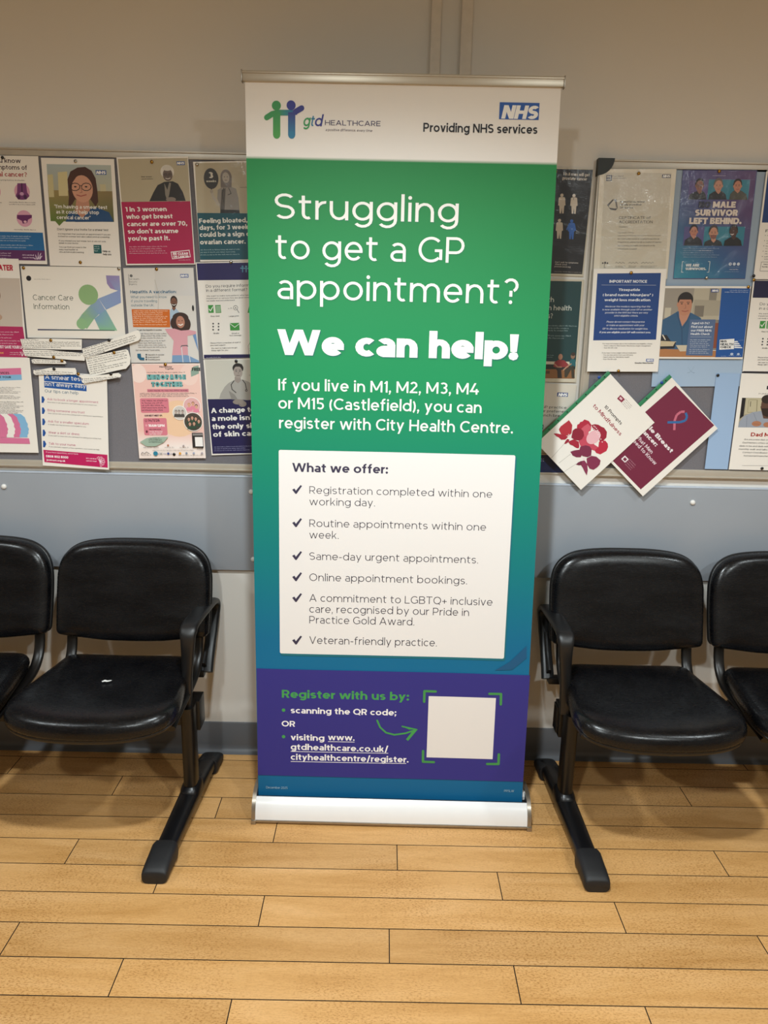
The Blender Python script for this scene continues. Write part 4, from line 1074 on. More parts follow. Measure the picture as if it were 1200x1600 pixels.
  ["K","9a9ac0",-107.1,-124.1,119.4,2.9,35],
  ["K","9a9ac0",-107.6,-130.0,103.2,3.0,36],
  ["K","9a9ac0",-108.1,-136.0,116.2,3.0,37],
 ]),
 ("poster","leaflet with pink and blue face profiles in the bottom left corner","poster",-1196.0,-24.1,1205.5,0.0076,"f0ebe3","l",[-105.3,147.9,105.3,147.9,105.3,-147.9,-105.3,-147.9],[
  ["P","d9779e",[-105.3,109.1,75.9,116.9,75.7,96.9,-107.1,88.7]],
  ["T","USE OUR SERVICES","3a1c2c",-48.7,97.4,87.0,6.5,0.16,0],
  ["P","86b9de",[-106.3,88.7,75.7,96.9,75.5,80.4,-107.0,70.7]],
  ["T","SEARCH FOR YOUR","1c2a3c",-50.1,84.8,92.6,6.5,0.16,0],
  ["K","5a5658",-82.6,55.5,153.2,2.9,21],
  ["K","5a5658",-83.1,51.2,132.9,2.9,22],
  ["K","5a5658",-83.6,46.9,129.6,2.9,23],
  ["K","5a5658",-84.1,42.5,153.5,2.9,24],
  ["K","5a5658",-84.7,38.2,144.7,2.9,25],
  ["K","5a5658",-85.6,29.8,130.7,2.9,26],
  ["K","5a5658",-86.1,25.4,153.7,2.9,27],
  ["K","5a5658",-86.7,21.1,147.7,2.9,28],
  ["K","4a4648",-86.0,10.9,159.4,2.9,42],
  ["K","4a4648",-86.5,6.5,136.5,2.9,43],
  ["K","4a4648",-87.0,2.1,136.0,2.9,44],
  ["K","4a4648",-87.6,-2.3,159.7,2.9,45],
  ["K","4a4648",-88.1,-6.7,147.3,2.9,46],
  ["K","4a4648",-88.6,-11.1,134.9,2.9,47],
  ["K","4a4648",-89.1,-15.5,159.9,2.9,48],
  ["K","4a4648",-89.6,-19.9,157.2,3.0,49],
  ["K","4a4648",-90.1,-24.3,142.9,3.0,0],
  ["P","84b8de",[-92.4,-28.0,60.8,-25.1,53.2,-99.2,-101.0,-101.4]],
  ["P","84b8de",[60.0,-25.9,60.8,-25.1,72.6,-35.3,76.7,-49.9,80.4,-56.5,78.9,-64.7,82.5,-72.8,79.7,-78.8,79.7,-86.2,75.5,-91.5,75.5,-98.9,52.5,-99.2]],
  ["P","d9779e",[-92.4,-28.0,36.5,-25.5,28.8,-99.6,-101.0,-101.4]],
  ["P","d9779e",[35.7,-26.2,36.5,-25.5,48.3,-35.6,52.3,-50.3,56.1,-56.9,54.5,-65.0,58.1,-73.1,55.3,-79.1,55.3,-86.5,51.0,-91.8,51.0,-99.3,28.0,-99.6]],
  ["P","f3efe8",[-92.4,-28.0,18.1,-25.7,10.2,-99.8,-101.0,-101.4]],
  ["P","f3efe8",[17.3,-26.5,18.1,-25.7,29.9,-35.9,33.9,-50.5,37.6,-57.1,36.0,-65.3,39.6,-73.4,36.8,-79.4,36.8,-86.8,32.5,-92.1,32.5,-99.5,9.5,-99.8]],
  ["P","d9779e",[-92.4,-28.0,-4.0,-26.0,-12.0,-100.1,-101.0,-101.4]],
  ["P","d9779e",[-4.8,-26.8,-4.0,-26.0,7.8,-36.2,11.7,-50.8,15.5,-57.4,13.9,-65.6,17.4,-73.7,14.6,-79.7,14.5,-87.1,10.3,-92.4,10.2,-99.8,-12.7,-100.1]],
  ["P","d9779e",[-100.7,-99.1,79.6,-101.8,81.6,-119.7,-101.1,-118.5]],
 ]),
 ("poster","crookedly pinned poster of screening tips with blue arrows and a red footer","poster",-967.6,-26.3,1162.3,-0.0432,"f0ebe3","l",[-105.2,148.8,105.2,148.8,105.2,-148.8,-105.2,-148.8],[
  ["P","1656a2",[-89.5,147.1,33.3,145.7,33.8,117.0,-89.3,118.0]],
  ["T","A smear test","f2f0ea",-85.7,125.5,116.0,13.0,0.1,2],
  ["P","1656a2",[-89.4,116.2,41.0,113.8,41.5,95.1,-89.1,98.6]],
  ["T","isn’t always easy","f2f0ea",-86.6,104.5,125.4,11.6,0.1,2],
  ["T","Our tips can help","39657f",-88.3,83.8,103.8,9.4,0.09,0],
  ["P","16509c",[-99.0,70.7,-93.9,70.7,-89.6,61.2,-94.4,50.6,-99.9,50.7]],
  ["T","Ask to book a longer appointment","bd5478",-82.0,60.2,158.8,6.9,0.09,0],
  ["T","More time to ask questions and feel ready for your smear test.","5a5658",-81.6,52.2,154.5,3.3,0.1,0],
  ["P","16509c",[-99.3,36.3,-94.2,36.2,-89.9,26.6,-94.7,16.0,-100.2,16.0]],
  ["T","Bring someone you trust","bd5478",-82.3,25.6,115.7,7.0,0.09,0],
  ["T","They can be with you in the waiting room or during your appointment.","5a5658",-81.9,17.6,173.0,3.3,0.1,0],
  ["P","16509c",[-99.7,1.5,-94.6,1.5,-90.2,-8.2,-95.1,-18.9,-100.6,-18.9]],
  ["T","Ask for a smaller speculum","bd5478",-82.6,-9.2,127.8,7.0,0.09,0],
  ["T","A smaller size may be more comfortable for you.","5a5658",-82.2,-17.3,119.0,3.3,0.1,0],
  ["P","16509c",[-100.0,-33.5,-94.9,-33.5,-90.5,-43.3,-95.4,-54.0,-100.9,-54.0]],
  ["T","Wear a skirt or dress","bd5478",-82.8,-44.2,97.5,7.1,0.09,0],
  ["T","If you want to wear one, you can keep it on during your smear test.","5a5658",-82.4,-52.4,166.3,3.4,0.1,0],
  ["P","16509c",[-100.4,-68.7,-95.2,-68.7,-90.8,-78.6,-95.7,-89.4,-101.3,-89.4]],
  ["T","Talk to your nurse","bd5478",-83.1,-79.6,84.1,7.1,0.09,0],
  ["T","If you need any support or have questions, your nurse can help.","5a5658",-82.7,-87.8,160.1,3.4,0.1,0],
  ["P","c0175c",[-100.8,-97.6,101.0,-100.7,101.5,-142.4,-98.8,-137.1]],
  ["T","If you have questions, we’re here:","f4d8e4",-92.7,-106.5,102.1,4.5,0.1,0],
  ["T","0808 802 8000","f8eef2",-93.3,-121.2,70.6,7.6,0.17,0],
  ["T","jostrust.org.uk","f8eef2",-91.9,-132.1,59.2,5.7,0.15,0],
  ["T","Jo's cervical","f4d8e4",32.6,-118.0,33.5,4.2,0.14,0],
  ["T","cancer trust","f4d8e4",33.5,-125.9,33.5,4.2,0.14,0],
  ["L","f4d8e4",1.1,[76.3,-124.3,68.7,-111.7,74.5,-107.9,76.3,-124.3],1],
  ["L","f4d8e4",1.1,[76.3,-124.3,78.1,-109.1,84.7,-109.0,76.3,-124.3],1],
  ["L","f4d8e4",1.1,[76.3,-124.3,86.8,-112.1,91.8,-115.9,76.3,-124.3],1],
  ["L","f4d8e4",1.1,[76.3,-124.3,91.6,-119.7,93.1,-125.8,76.3,-124.3],1],
  ["L","f4d8e4",1.1,[76.3,-124.3,90.7,-128.9,88.2,-135.2,76.3,-124.3],1],
  ["L","f4d8e4",1.1,[76.3,-124.3,84.4,-136.5,78.8,-140.5,76.3,-124.3],1],
 ]),
 ("paper_slip","longest cut-out strip of printed text, pinned level under the information sheet","paper slip",-1018.4,-28.5,1396.6,0.0153,"f1ede4","m",[-94.3,14.9,-37.4,17.0,94.0,15.3,91.2,-16.3,-1.2,-15.4,-81.9,-13.8,-87.5,-15.6,-90.2,-6.8],[
  ["K","4a4644",-91.1,11.0,53.8,3.6,1],
  ["K","4a4644",-90.7,4.7,177.6,3.6,2],
  ["K","4a4644",-90.2,-0.5,180.2,3.6,3],
  ["K","4a4644",-90.1,-6.1,179.6,3.6,4],
  ["K","4a4644",-88.8,-11.0,116.8,3.6,5],
 ]),
 ("paper_slip","sloping strip of printed text just below the level strip","paper slip",-1013.6,-26.3,1364.8,0.0141,"f1ede4","m",[-96.6,15.4,-21.0,14.9,95.1,5.1,92.1,-17.2,48.3,-14.7,-90.7,-4.0,-92.4,3.8],[
  ["K","4a4644",-90.9,8.0,140.7,3.6,9],
  ["K","4a4644",-90.0,2.4,177.1,3.6,10],
  ["K","4a4644",-88.4,-2.6,169.6,3.6,11],
 ]),
 ("paper_slip","smallest rounded text slip above the smear tips poster","paper slip",-1032.8,-28.5,1344.1,0.0266,"f1ede4","m",[-51.1,5.9,-42.9,8.0,45.2,4.7,53.7,-0.3,55.0,-5.6,47.6,-7.3,-44.5,-5.8,-49.6,-3.3],[
  ["K","4a4644",-49.1,1.7,88.3,3.6,14],
  ["K","4a4644",-48.6,-3.6,96.3,3.6,15],
 ]),
 ("paper_slip","rounded text slip overlapping the top left of the smear tips poster","paper slip",-1014.1,-30.7,1314.4,-0.0308,"f1ede4","m",[-65.7,1.2,-42.1,3.9,-12.9,11.1,62.9,14.0,66.2,7.0,66.5,-1.9,60.1,-6.5,-61.2,-13.5,-66.3,-8.1],[
  ["K","4a4644",-62.3,-1.5,18.1,3.6,19],
  ["K","4a4644",-42.5,-1.8,101.3,3.6,20],
  ["K","4a4644",-61.5,-7.5,119.5,3.6,21],
  ["K","4a4644",-61.1,-11.7,86.9,3.6,22],
 ]),
 ("paper_slip","long tilted text strip rising towards the vaccination poster","paper slip",-834.0,-30.7,1402.3,0.3145,"f1ede4","m",[-91.6,12.0,-3.3,11.0,82.6,14.9,92.9,14.0,95.9,-0.0,91.2,-10.3,82.2,-15.6,-90.6,-18.5,-94.2,-5.6],[
  ["K","4a4644",-88.8,7.5,80.6,4.3,25],
  ["K","4a4644",-89.9,1.2,171.7,4.3,26],
  ["K","4a4644",-90.9,-5.1,170.2,4.3,27],
  ["K","4a4644",-91.9,-11.4,165.0,4.3,28],
  ["K","4a4644",-89.7,-16.5,64.1,4.3,29],
 ]),
 ("paper_slip","largest rounded text cutting below the tilted strip","paper slip",-846.4,-28.5,1345.0,0.2243,"f1ede4","m",[-66.6,28.5,-1.9,28.8,63.3,28.0,68.3,23.4,69.0,-0.2,62.6,-16.9,46.9,-28.2,18.8,-27.9,-66.6,-29.7,-68.4,-4.5],[
  ["K","4a4644",-63.3,22.0,126.3,3.9,31],
  ["K","4a4644",-63.7,15.6,117.4,3.9,32],
  ["K","4a4644",-64.2,9.2,125.3,4.0,33],
  ["K","4a4644",-64.2,1.9,123.2,4.0,34],
  ["K","4a4644",-64.6,-4.6,54.4,4.0,35],
  ["K","4a4644",-65.0,-10.7,118.5,4.0,36],
  ["K","4a4644",-64.6,-16.9,105.1,4.0,37],
  ["K","4a4644",-65.1,-23.4,49.2,4.0,38],
 ]),
 ("paper_slip","thin pointed text slip at the top right of the smear tips poster","paper slip",-869.2,-32.9,1300.5,0.0764,"f1ede4","m",[-81.4,13.4,-60.0,10.8,-35.4,4.8,52.9,10.3,60.3,3.5,57.6,-2.8,39.8,-4.7,-56.8,-16.2,-64.2,-11.9,-59.9,-1.0],[
  ["K","4a4644",-57.8,-3.6,113.8,3.6,43],
  ["K","4a4644",-57.8,-8.6,113.1,3.6,44],
  ["K","4a4644",-57.1,-13.7,60.0,3.6,45],
 ]),
 ("poster","black poster with white and blue men symbols, on the wall beside the banner","poster",494.5,-4.0,1783.4,-0.0175,"c9c0ac","l",[-106.0,150.9,106.0,150.9,106.0,-150.9,-106.0,-150.9],[
  ["P","171417",[-99.6,145.5,104.3,148.6,102.4,-144.4,-105.5,-147.4]],
  ["T","1 in 8 men will get","d8cfc4",18.1,130.2,78.0,8.3,0.15,0],
  ["T","prostate cancer","d8cfc4",17.4,118.7,71.9,8.3,0.15,0],
  ["C","cfc2b0",19.8,75.6,4.7,4.7],
  ["P","cfc2b0",[11.5,68.4,14.7,70.5,25.8,70.9,29.8,69.2,32.9,48.5,29.5,47.0,29.5,25.5,25.3,25.3,23.1,41.6,21.8,25.2,17.6,25.7,14.9,46.5,11.3,47.6]],
  ["C","cfc2b0",55.6,76.0,4.7,4.7],
  ["P","cfc2b0",[47.3,68.9,50.5,70.9,61.6,71.4,65.6,69.6,68.8,48.9,65.4,47.4,65.5,25.9,61.3,25.7,59.0,42.0,57.8,25.6,53.6,26.1,50.8,46.9,47.2,48.0]],
  ["C","cfc2b0",19.2,5.4,4.7,4.7],
  ["P","cfc2b0",[10.7,-1.9,14.0,0.3,25.2,0.7,29.3,-1.1,32.3,-22.1,28.9,-23.6,28.9,-45.5,24.7,-45.6,22.4,-29.1,21.2,-45.8,16.9,-45.3,14.2,-24.2,10.6,-23.0]],
  ["C","2c5fae",55.6,5.1,4.8,4.8],
  ["P","2c5fae",[47.2,-2.1,50.5,0.0,61.7,0.4,65.7,-1.4,68.9,-22.4,65.5,-23.8,65.6,-45.7,61.4,-45.9,59.0,-29.4,57.9,-46.0,53.6,-45.5,50.8,-24.4,47.2,-23.2]],
  ["L","2c5fae",4.1,[64.1,-2.8,69.3,-19.7],1],
  ["L","2c5fae",4.1,[49.4,-3.3,43.9,-18.7],1],
  ["C","cfc2b0",-20.1,75.0,4.7,4.7],
  ["P","cfc2b0",[-28.5,67.9,-25.2,69.9,-14.1,70.4,-10.1,68.6,-7.2,47.9,-10.5,46.5,-10.6,24.9,-14.8,24.7,-17.0,41.0,-18.3,24.6,-22.5,25.1,-25.1,45.9,-28.7,47.1]],
  ["C","cfc2b0",-21.5,5.5,4.7,4.7],
  ["P","cfc2b0",[-29.9,-1.8,-26.6,0.3,-15.4,0.8,-11.4,-1.1,-8.4,-22.1,-11.8,-23.5,-11.9,-45.4,-16.2,-45.6,-18.3,-29.1,-19.7,-45.7,-23.9,-45.2,-26.5,-24.1,-30.1,-22.9]],
  ["C","cfc2b0",-58.9,74.1,4.7,4.7],
  ["P","cfc2b0",[-67.4,67.0,-64.1,69.1,-53.0,69.5,-49.0,67.7,-46.1,47.0,-49.5,45.6,-49.7,24.0,-53.9,23.9,-56.0,40.1,-57.4,23.7,-61.6,24.2,-64.1,45.0,-67.7,46.2]],
  ["C","cfc2b0",-59.9,5.0,4.7,4.7],
  ["P","cfc2b0",[-68.4,-2.3,-65.1,-0.2,-53.9,0.3,-49.9,-1.6,-47.0,-22.6,-50.4,-24.0,-50.6,-45.9,-54.8,-46.1,-57.0,-29.6,-58.3,-46.2,-62.6,-45.7,-65.1,-24.6,-68.7,-23.4]],
  ["L","171417",1.0,[56.1,71.1,55.1,64.0],1],
  ["T","Don’t wait for symptoms","b8b0a8",17.0,-114.6,69.8,4.4,0.14,0],
  ["T","check your","b8b0a8",17.3,-120.6,36.5,4.4,0.14,0],
  ["T","prostatecancer.org","b8b0a8",16.4,-127.1,48.6,4.4,0.14,0],
  ["K","9a948c",16.6,-140.6,83.3,2.8,7],
 ]),
 ("poster","dark green poster of two seated people in red and teal beside the banner","poster",488.6,-6.0,1467.9,0.0020,"c9c0ac","l",[-113.3,153.8,113.3,153.8,113.3,-153.8,-113.3,-153.8],[
  ["P","0f3a3c",[-105.0,147.5,106.2,148.3,107.2,-90.7,-113.5,-92.3]],
  ["T","Living with","c2c8c0",-77.0,86.4,102.9,14.4,0.12,0],
  ["T","long-term health","c2c8c0",-69.9,62.3,151.2,14.5,0.12,0],
  ["T","conditions?","c2c8c0",-62.7,38.5,88.4,14.5,0.12,0],
  ["K","8aa0a0",-83.8,15.1,186.4,4.1,21],
  ["K","8aa0a0",-83.4,7.8,161.7,4.1,22],
  ["K","8aa0a0",-82.9,0.5,157.8,4.1,23],
  ["K","8aa0a0",-82.0,-14.9,171.1,4.1,42],
  ["K","8aa0a0",-81.5,-22.3,146.5,4.1,43],
  ["K","8aa0a0",-55.6,-73.7,93.1,2.6,7],
  ["K","8aa0a0",-55.2,-79.6,90.8,2.6,8],
  ["P","1c241c",[-114.1,-101.7,107.1,-99.3,106.8,-114.3,-114.7,-116.7]],
  ["P","8a5c34",[-114.7,-116.7,106.8,-114.3,106.7,-142.6,-114.7,-144.6]],
  ["R","5a3a22",-6.7,-120.3,28.3,-129.0,0],
  ["P","8a2c30",[38.2,-106.3,41.0,-93.1,53.8,-85.4,71.0,-86.9,83.3,-97.9,86.1,-109.1,61.7,-115.2]],
  ["C","a87a62",58.1,-76.7,6.8,9.0],
  ["P","2c2826",[42.2,-110.0,80.2,-107.3,77.0,-114.9,63.8,-117.1,67.6,-141.5,54.2,-141.7,51.3,-119.2]],
  ["L","a87a62",3.8,[41.4,-98.7,51.6,-107.9,63.1,-107.7],1],
  ["P","1f5f66",[86.6,-90.4,93.5,-82.0,105.9,-84.4,107.6,-104.9,91.5,-105.3]],
  ["C","8a6a54",96.7,-73.4,6.8,9.0],
  ["C","3a2c24",97.0,-67.8,6.8,5.6],
  ["P","3a3428",[73.2,-115.0,100.8,-101.3,107.7,-140.7,98.2,-140.9,94.2,-114.6,82.7,-139.3,75.8,-139.4]],
  ["L","b08a70",3.8,[92.9,-97.7,80.2,-107.3,70.3,-116.9],1],
 ]),
 ("poster","white surgery hours poster half hidden by the tilted flower booklet","poster",487.4,-5.0,1165.1,-0.0132,"d2cabc","l",[-115.4,143.6,115.4,143.6,115.4,-143.6,-115.4,-143.6],[
  ["R","1f3f7c",57.1,117.5,91.0,104.8,0],
  ["T","NHS","f4f2ee",60.1,106.0,28.1,9.4,0.2,1],
  ["T","Contact your GP practice","4a4844",-82.9,67.2,172.8,7.8,0.11,0],
  ["T","early on your preferred","4a4844",-57.8,54.5,148.9,7.8,0.11,0],
  ["T","day before lunch break","4a4844",-72.1,40.9,160.1,7.9,0.11,0],
  ["R","1a181a",-10.7,14.9,22.3,-0.3,0],
  ["T","or","e8e4dc",2.8,0.8,17.6,11.4,0.16,0],
  ["K","2c2a2a",-74.2,-78.4,115.2,4.5,7],
  ["P","0f2a62",[-107.1,-84.0,119.4,-80.6,118.9,-137.1,-108.8,-141.8]],
  ["K","b8c4dc",-72.9,-96.3,106.5,4.0,28],
  ["K","b8c4dc",-72.3,-103.0,106.3,4.0,29],
  ["R","d8d4cc",0.1,-106.4,20.6,-128.3,0],
 ]),
 ("certificate","laminated grey accreditation certificate, top left of the right board","certificate",730.8,-24.1,1778.2,0.0211,"ddd5c2","s",[-111.5,153.1,111.5,153.1,111.5,-153.1,-111.5,-153.1],[
  ["P","c9c2b0",[-96.8,143.9,98.0,142.3,104.0,-143.4,-93.2,-142.5]],
  ["R","1e1e3a",-91.2,136.9,-74.6,120.7,0],
  ["T","RC","c9c2b0",-89.0,130.3,12.3,4.4,0.2,0],
  ["T","GP","c9c2b0",-88.4,122.6,12.3,4.5,0.2,0],
  ["T","Royal College of","55504a",-72.7,132.5,31.5,3.2,0.1,0],
  ["T","General Practitioners","55504a",-72.3,126.8,39.7,3.2,0.1,0],
  ["R","3a3a52",71.0,138.5,96.1,129.0,0],
  ["T","NHS","f4f2ee",73.1,130.5,20.9,6.5,0.2,1],
  ["P","55504c",[-83.7,55.3,-68.3,71.1,-64.0,69.8,-78.6,52.8,-76.1,46.3]],
  ["P","6a6560",[-64.8,71.5,-57.2,70.5,-51.6,46.3,-56.2,47.9,-60.1,62.4]],
  ["P","3f3b38",[-78.3,47.9,-61.2,45.6,-51.6,46.3,-57.4,40.5,-71.3,42.1]],
  ["T","Armed Forces veteran","3c3836",-46.9,61.8,75.2,4.8,0.13,0],
  ["T","friendly accredited","3c3836",-46.3,53.7,62.8,4.8,0.13,0],
  ["T","GP practice","3c3836",-45.7,45.6,39.7,4.8,0.13,0],
  ["T","CERTIFICATE of","3a3634",-46.3,16.4,93.6,7.5,0.09,2],
  ["T","ACCREDITATION","3a3634",-45.4,4.7,99.3,7.5,0.09,2],
  ["T","Awarded to","55504c",-45.2,-7.0,27.1,3.3,0.09,1],
  ["T","City Health Centre","7a746c",-46.8,-23.1,47.3,3.0,0.08,0],
  ["L","5a5550",0.8,[-46.3,-30.3,81.7,-29.7],1],
  ["T","for meeting the standards required to become an","4a4642",-46.2,-40.9,123.8,4.0,0.08,1],
  ["T","Armed Forces veteran friendly accredited GP practice","4a4642",-45.5,-50.1,129.9,4.0,0.08,1],
  ["T","and supporting the health commitments of the","4a4642",-44.8,-60.0,111.2,4.0,0.08,1],
  ["T","Armed Forces Covenant","4a4642",-44.1,-69.3,57.0,4.0,0.08,1],
  ["L","4a4642",0.7,[-47.5,-108.4,-44.6,-104.4,-41.3,-107.0,-38.0,-108.3,-35.2,-104.3,-31.8,-107.0,-28.6,-108.3,-25.7,-104.3,-22.3,-107.1,-19.1,-108.3],1],
  ["L","4a4642",0.7,[-7.8,-108.5,-5.0,-104.4,-1.7,-106.8,1.6,-108.5,4.5,-104.4,7.8,-106.8,11.1,-108.4,13.9,-104.4,17.3,-106.8,20.6,-108.4],1],
  ["L","4a4642",0.7,[28.9,-107.4,32.1,-108.0,35.0,-104.2,38.4,-107.4,41.6,-108.0,44.4,-104.2,47.8,-107.4,51.0,-108.0,53.9,-104.2,57.3,-107.5,60.5,-107.9,63.3,-104.2,66.8,-107.5],1],
  ["K","7a746c",-46.9,-116.6,30.9,2.1,34],
  ["K","7a746c",-46.6,-119.9,26.0,2.1,35],
  ["K","7a746c",-7.2,-116.6,24.6,2.1,25],
  ["K","7a746c",-7.0,-119.9,20.8,2.1,26],
  ["K","7a746c",27.9,-116.6,49.1,2.1,25],
  ["K","7a746c",28.2,-119.9,43.5,2.1,26],
  ["C","4a4642",-78.1,-106.6,3.1,3.1],
  ["C","4a4642",-85.1,-107.6,2.4,2.4],
  ["C","4a4642",-71.1,-107.6,2.4,2.4],
  ["L","4a4642",1.0,[-79.1,-108.2,-80.7,-119.9,-75.4,-119.9],1],
 ]),
 ("backing_sheet","pale blue backing sheet behind the purple survivors poster","paper sheet",975.4,-17.5,1773.4,0.0132,"9db0c4","m",[-132.4,163.0,132.4,163.0,132.4,-163.0,-132.4,-163.0],[
 ]),
 ("poster","purple and teal poster with six portraits of men in two rows","poster",970.5,-19.7,1782.7,0.0196,"4a4a80","s",[-108.4,151.6,108.4,151.6,108.4,-151.6,-108.4,-151.6],[
  ["G",["4c4a86","5a3f70","57406f","3a5688"],[-106.4,151.0,105.5,149.5,107.0,25.3,-109.9,26.2]],
  ["G",["3a5688","57406f","2a5a90","1c86a0"],[-109.9,26.2,107.0,25.3,109.3,-150.0,-107.3,-149.8]],
  ["T","wearesurvivors","c8c4d8",-20.3,135.6,38.7,2.3,0.13,0],
  ["L","8a86b0",0.5,[-109.7,127.1,105.0,125.9],1],
  ["R","5a4a86",-85.4,123.0,-31.5,71.4,0],
  ["R","2f7f98",-29.6,125.7,31.6,71.5,0],
  ["R","2f7f98",30.7,125.3,90.3,71.6,0],
  ["R","54508a",-88.6,-3.9,-28.5,-56.9,0],
  ["R","2f7f98",-28.8,-3.8,33.3,-56.8,0],
  ["R","2f7f98",31.4,-3.7,91.0,-56.7,0],
  ["P","16141a",[-85.1,71.3,-82.5,85.1,-66.7,92.7,-59.9,95.0,-48.1,95.1,-40.7,92.7,-35.4,85.2,-31.5,71.4]],
  ["P","8a5c48",[-60.6,101.6,-48.7,101.6,-47.2,92.7,-53.1,86.4,-60.2,92.7]],
  ["C","1c1614",-55.9,113.8,12.9,16.0],
  ["C","8a5c48",-66.9,108.7,1.6,3.3],
  ["C","8a5c48",-43.8,108.7,1.6,3.3],
  ["C","8a5c48",-55.4,108.7,10.8,15.2],
  ["C","2b211e",-60.0,109.8,1.5,1.0],
  ["L","1c1614",1.0,[-62.3,112.6,-58.2,112.9],1],
  ["L","221a1a",0.8,[-56.4,109.1,-57.1,106.7,-59.3,105.4,-62.1,105.9,-64.0,107.9,-64.3,110.5,-62.7,112.4,-60.0,112.8,-57.5,111.5,-56.4,109.1],1],
  ["C","2b211e",-51.0,109.8,1.5,1.0],
  ["L","1c1614",1.0,[-49.3,112.6,-53.4,112.9],1],
  ["L","221a1a",0.8,[-46.5,109.2,-47.1,106.7,-49.4,105.4,-52.2,105.9,-54.1,107.9,-54.4,110.5,-52.8,112.4,-50.1,112.8,-47.6,111.5,-46.4,109.1],1],
  ["L","9c6a58",0.8,[-55.6,108.7,-53.8,105.1,-55.9,104.7],1],
  ["L","a04a48",1.5,[-58.4,101.3,-54.5,100.3,-50.8,101.3],1],
  ["P","1c1c22",[-26.8,71.4,-24.6,85.2,-12.5,92.8,-5.3,95.1,7.1,95.1,14.7,92.8,23.3,85.2,27.7,71.5]],
  ["P","c08a74",[-5.9,100.9,6.4,100.9,7.9,92.7,1.8,86.2,-5.7,92.7]],
  ["C","6a625c",-1.1,113.6,13.5,16.5],
  ["C","c08a74",-12.6,108.2,1.7,3.4],
  ["C","c08a74",11.6,108.2,1.7,3.4],
  ["C","c08a74",-0.5,108.2,11.4,15.7],
  ["C","2b211e",-5.4,109.3,1.6,1.0],
  ["L","6a625c",1.0,[-7.8,112.2,-3.5,112.6],1],
  ["C","2b211e",4.0,109.3,1.6,1.0],
  ["L","6a625c",1.0,[5.8,112.3,1.5,112.6],1],
  ["L","9c6a58",0.8,[-0.8,108.2,1.1,104.5,-1.1,104.1],1],
  ["L","a04a48",1.5,[-3.7,100.6,0.4,99.6,4.2,100.6],1],
  ["P","4c4a40",[35.4,70.7,36.6,86.0,44.2,94.4,51.0,97.1,62.8,97.1,70.2,94.5,83.7,86.1,89.0,70.8]],
  ["P","c0846c",[50.6,100.5,62.4,100.5,63.7,94.7,57.9,88.4,50.7,94.7]],
  ["C","2a1c18",55.1,112.7,12.9,16.0],
  ["C","c0846c",44.2,107.5,1.6,3.3],
  ["C","c0846c",67.3,107.6,1.6,3.3],
  ["C","c0846c",55.7,107.5,10.9,15.2],
  ["C","2b211e",51.1,108.6,1.5,1.0],
  ["L","2a1c18",1.0,[48.8,111.4,52.9,111.8],1],
  ["C","2b211e",60.1,108.6,1.5,1.0],
  ["L","2a1c18",1.0,[61.8,111.5,57.6,111.8],1],
  ["L","9c6a58",0.8,[55.5,107.5,57.3,103.9,55.2,103.6],1],
  ["L","a04a48",1.5,[52.8,100.1,56.7,99.2,60.3,100.2],1],
  ["P","1a1820",[-85.7,-57.0,-83.7,-41.3,-71.2,-32.6,-64.6,-29.9,-53.2,-29.9,-46.1,-32.6,-35.2,-41.2,-30.5,-56.9]],
  ["P","b87c64",[-65.1,-25.6,-53.7,-25.6,-52.4,-32.3,-58.1,-38.5,-65.0,-32.3]],
  ["C","1c1614",-60.6,-13.5,12.5,15.8],
  ["C","b87c64",-71.2,-18.6,1.6,3.2],
  ["C","b87c64",-48.9,-18.6,1.6,3.2],
  ["C","b87c64",-60.1,-18.6,10.5,15.0],
  ["C","2b211e",-64.5,-17.5,1.4,1.0],
  ["L","1c1614",1.0,[-66.7,-14.7,-62.8,-14.4],1],
  ["C","2b211e",-55.9,-17.5,1.4,1.0],
  ["L","1c1614",1.0,[-54.2,-14.7,-58.2,-14.4],1],
  ["L","9c6a58",0.8,[-60.3,-18.6,-58.6,-22.2,-60.6,-22.5],1],
  ["L","a04a48",1.5,[-63.0,-25.9,-59.2,-26.9,-55.7,-25.9],1],
  ["P","262a30",[-26.7,-57.4,-24.3,-46.9,-13.1,-41.1,-5.8,-39.3,6.8,-39.3,14.5,-41.1,24.4,-46.8,28.7,-57.4]],
  ["P","c08a70",[-6.7,-30.7,5.9,-30.6,7.7,-41.9,1.6,-49.1,-6.1,-42.0]],
  ["C","3a2a22",-1.9,-16.8,13.8,17.9],
  ["C","c08a70",-13.5,-22.7,1.7,3.7],
  ["C","c08a70",11.0,-22.6,1.7,3.7],
  ["C","c08a70",-1.3,-22.6,11.6,17.0],
  ["P","7a4f3e",[-11.4,-27.1,9.9,-27.1,7.7,-36.0,0.6,-39.9,-7.4,-36.0]],
  ["C","2b211e",-6.1,-21.4,1.6,1.1],
  ["L","3a2a22",1.1,[-8.6,-18.2,-4.3,-17.9],1],
  ["C","2b211e",3.4,-21.4,1.6,1.1],
  ["L","3a2a22",1.1,[5.2,-18.2,0.7,-17.8],1],
  ["L","9c6a58",0.9,[-1.5,-22.6,0.4,-26.7,-1.8,-27.1],1],
  ["L","a04a48",1.7,[-4.4,-31.0,-0.3,-32.1,3.6,-31.0],1],
  ["P","15151a",[32.5,-57.3,34.5,-42.9,47.4,-34.9,54.0,-32.4,65.4,-32.4,72.5,-34.9,82.2,-42.8,86.8,-57.3]],
  ["P","4a2e24",[53.2,-25.4,64.6,-25.4,66.2,-34.8,60.7,-41.0,53.7,-34.8]],
  ["C","141010",57.5,-13.3,12.5,15.8],
  ["C","4a2e24",46.9,-18.4,1.6,3.2],
  ["C","4a2e24",69.3,-18.4,1.6,3.2],
  ["C","4a2e24",58.1,-18.4,10.6,15.0],
  ["C","2b211e",53.7,-17.3,1.4,1.0],
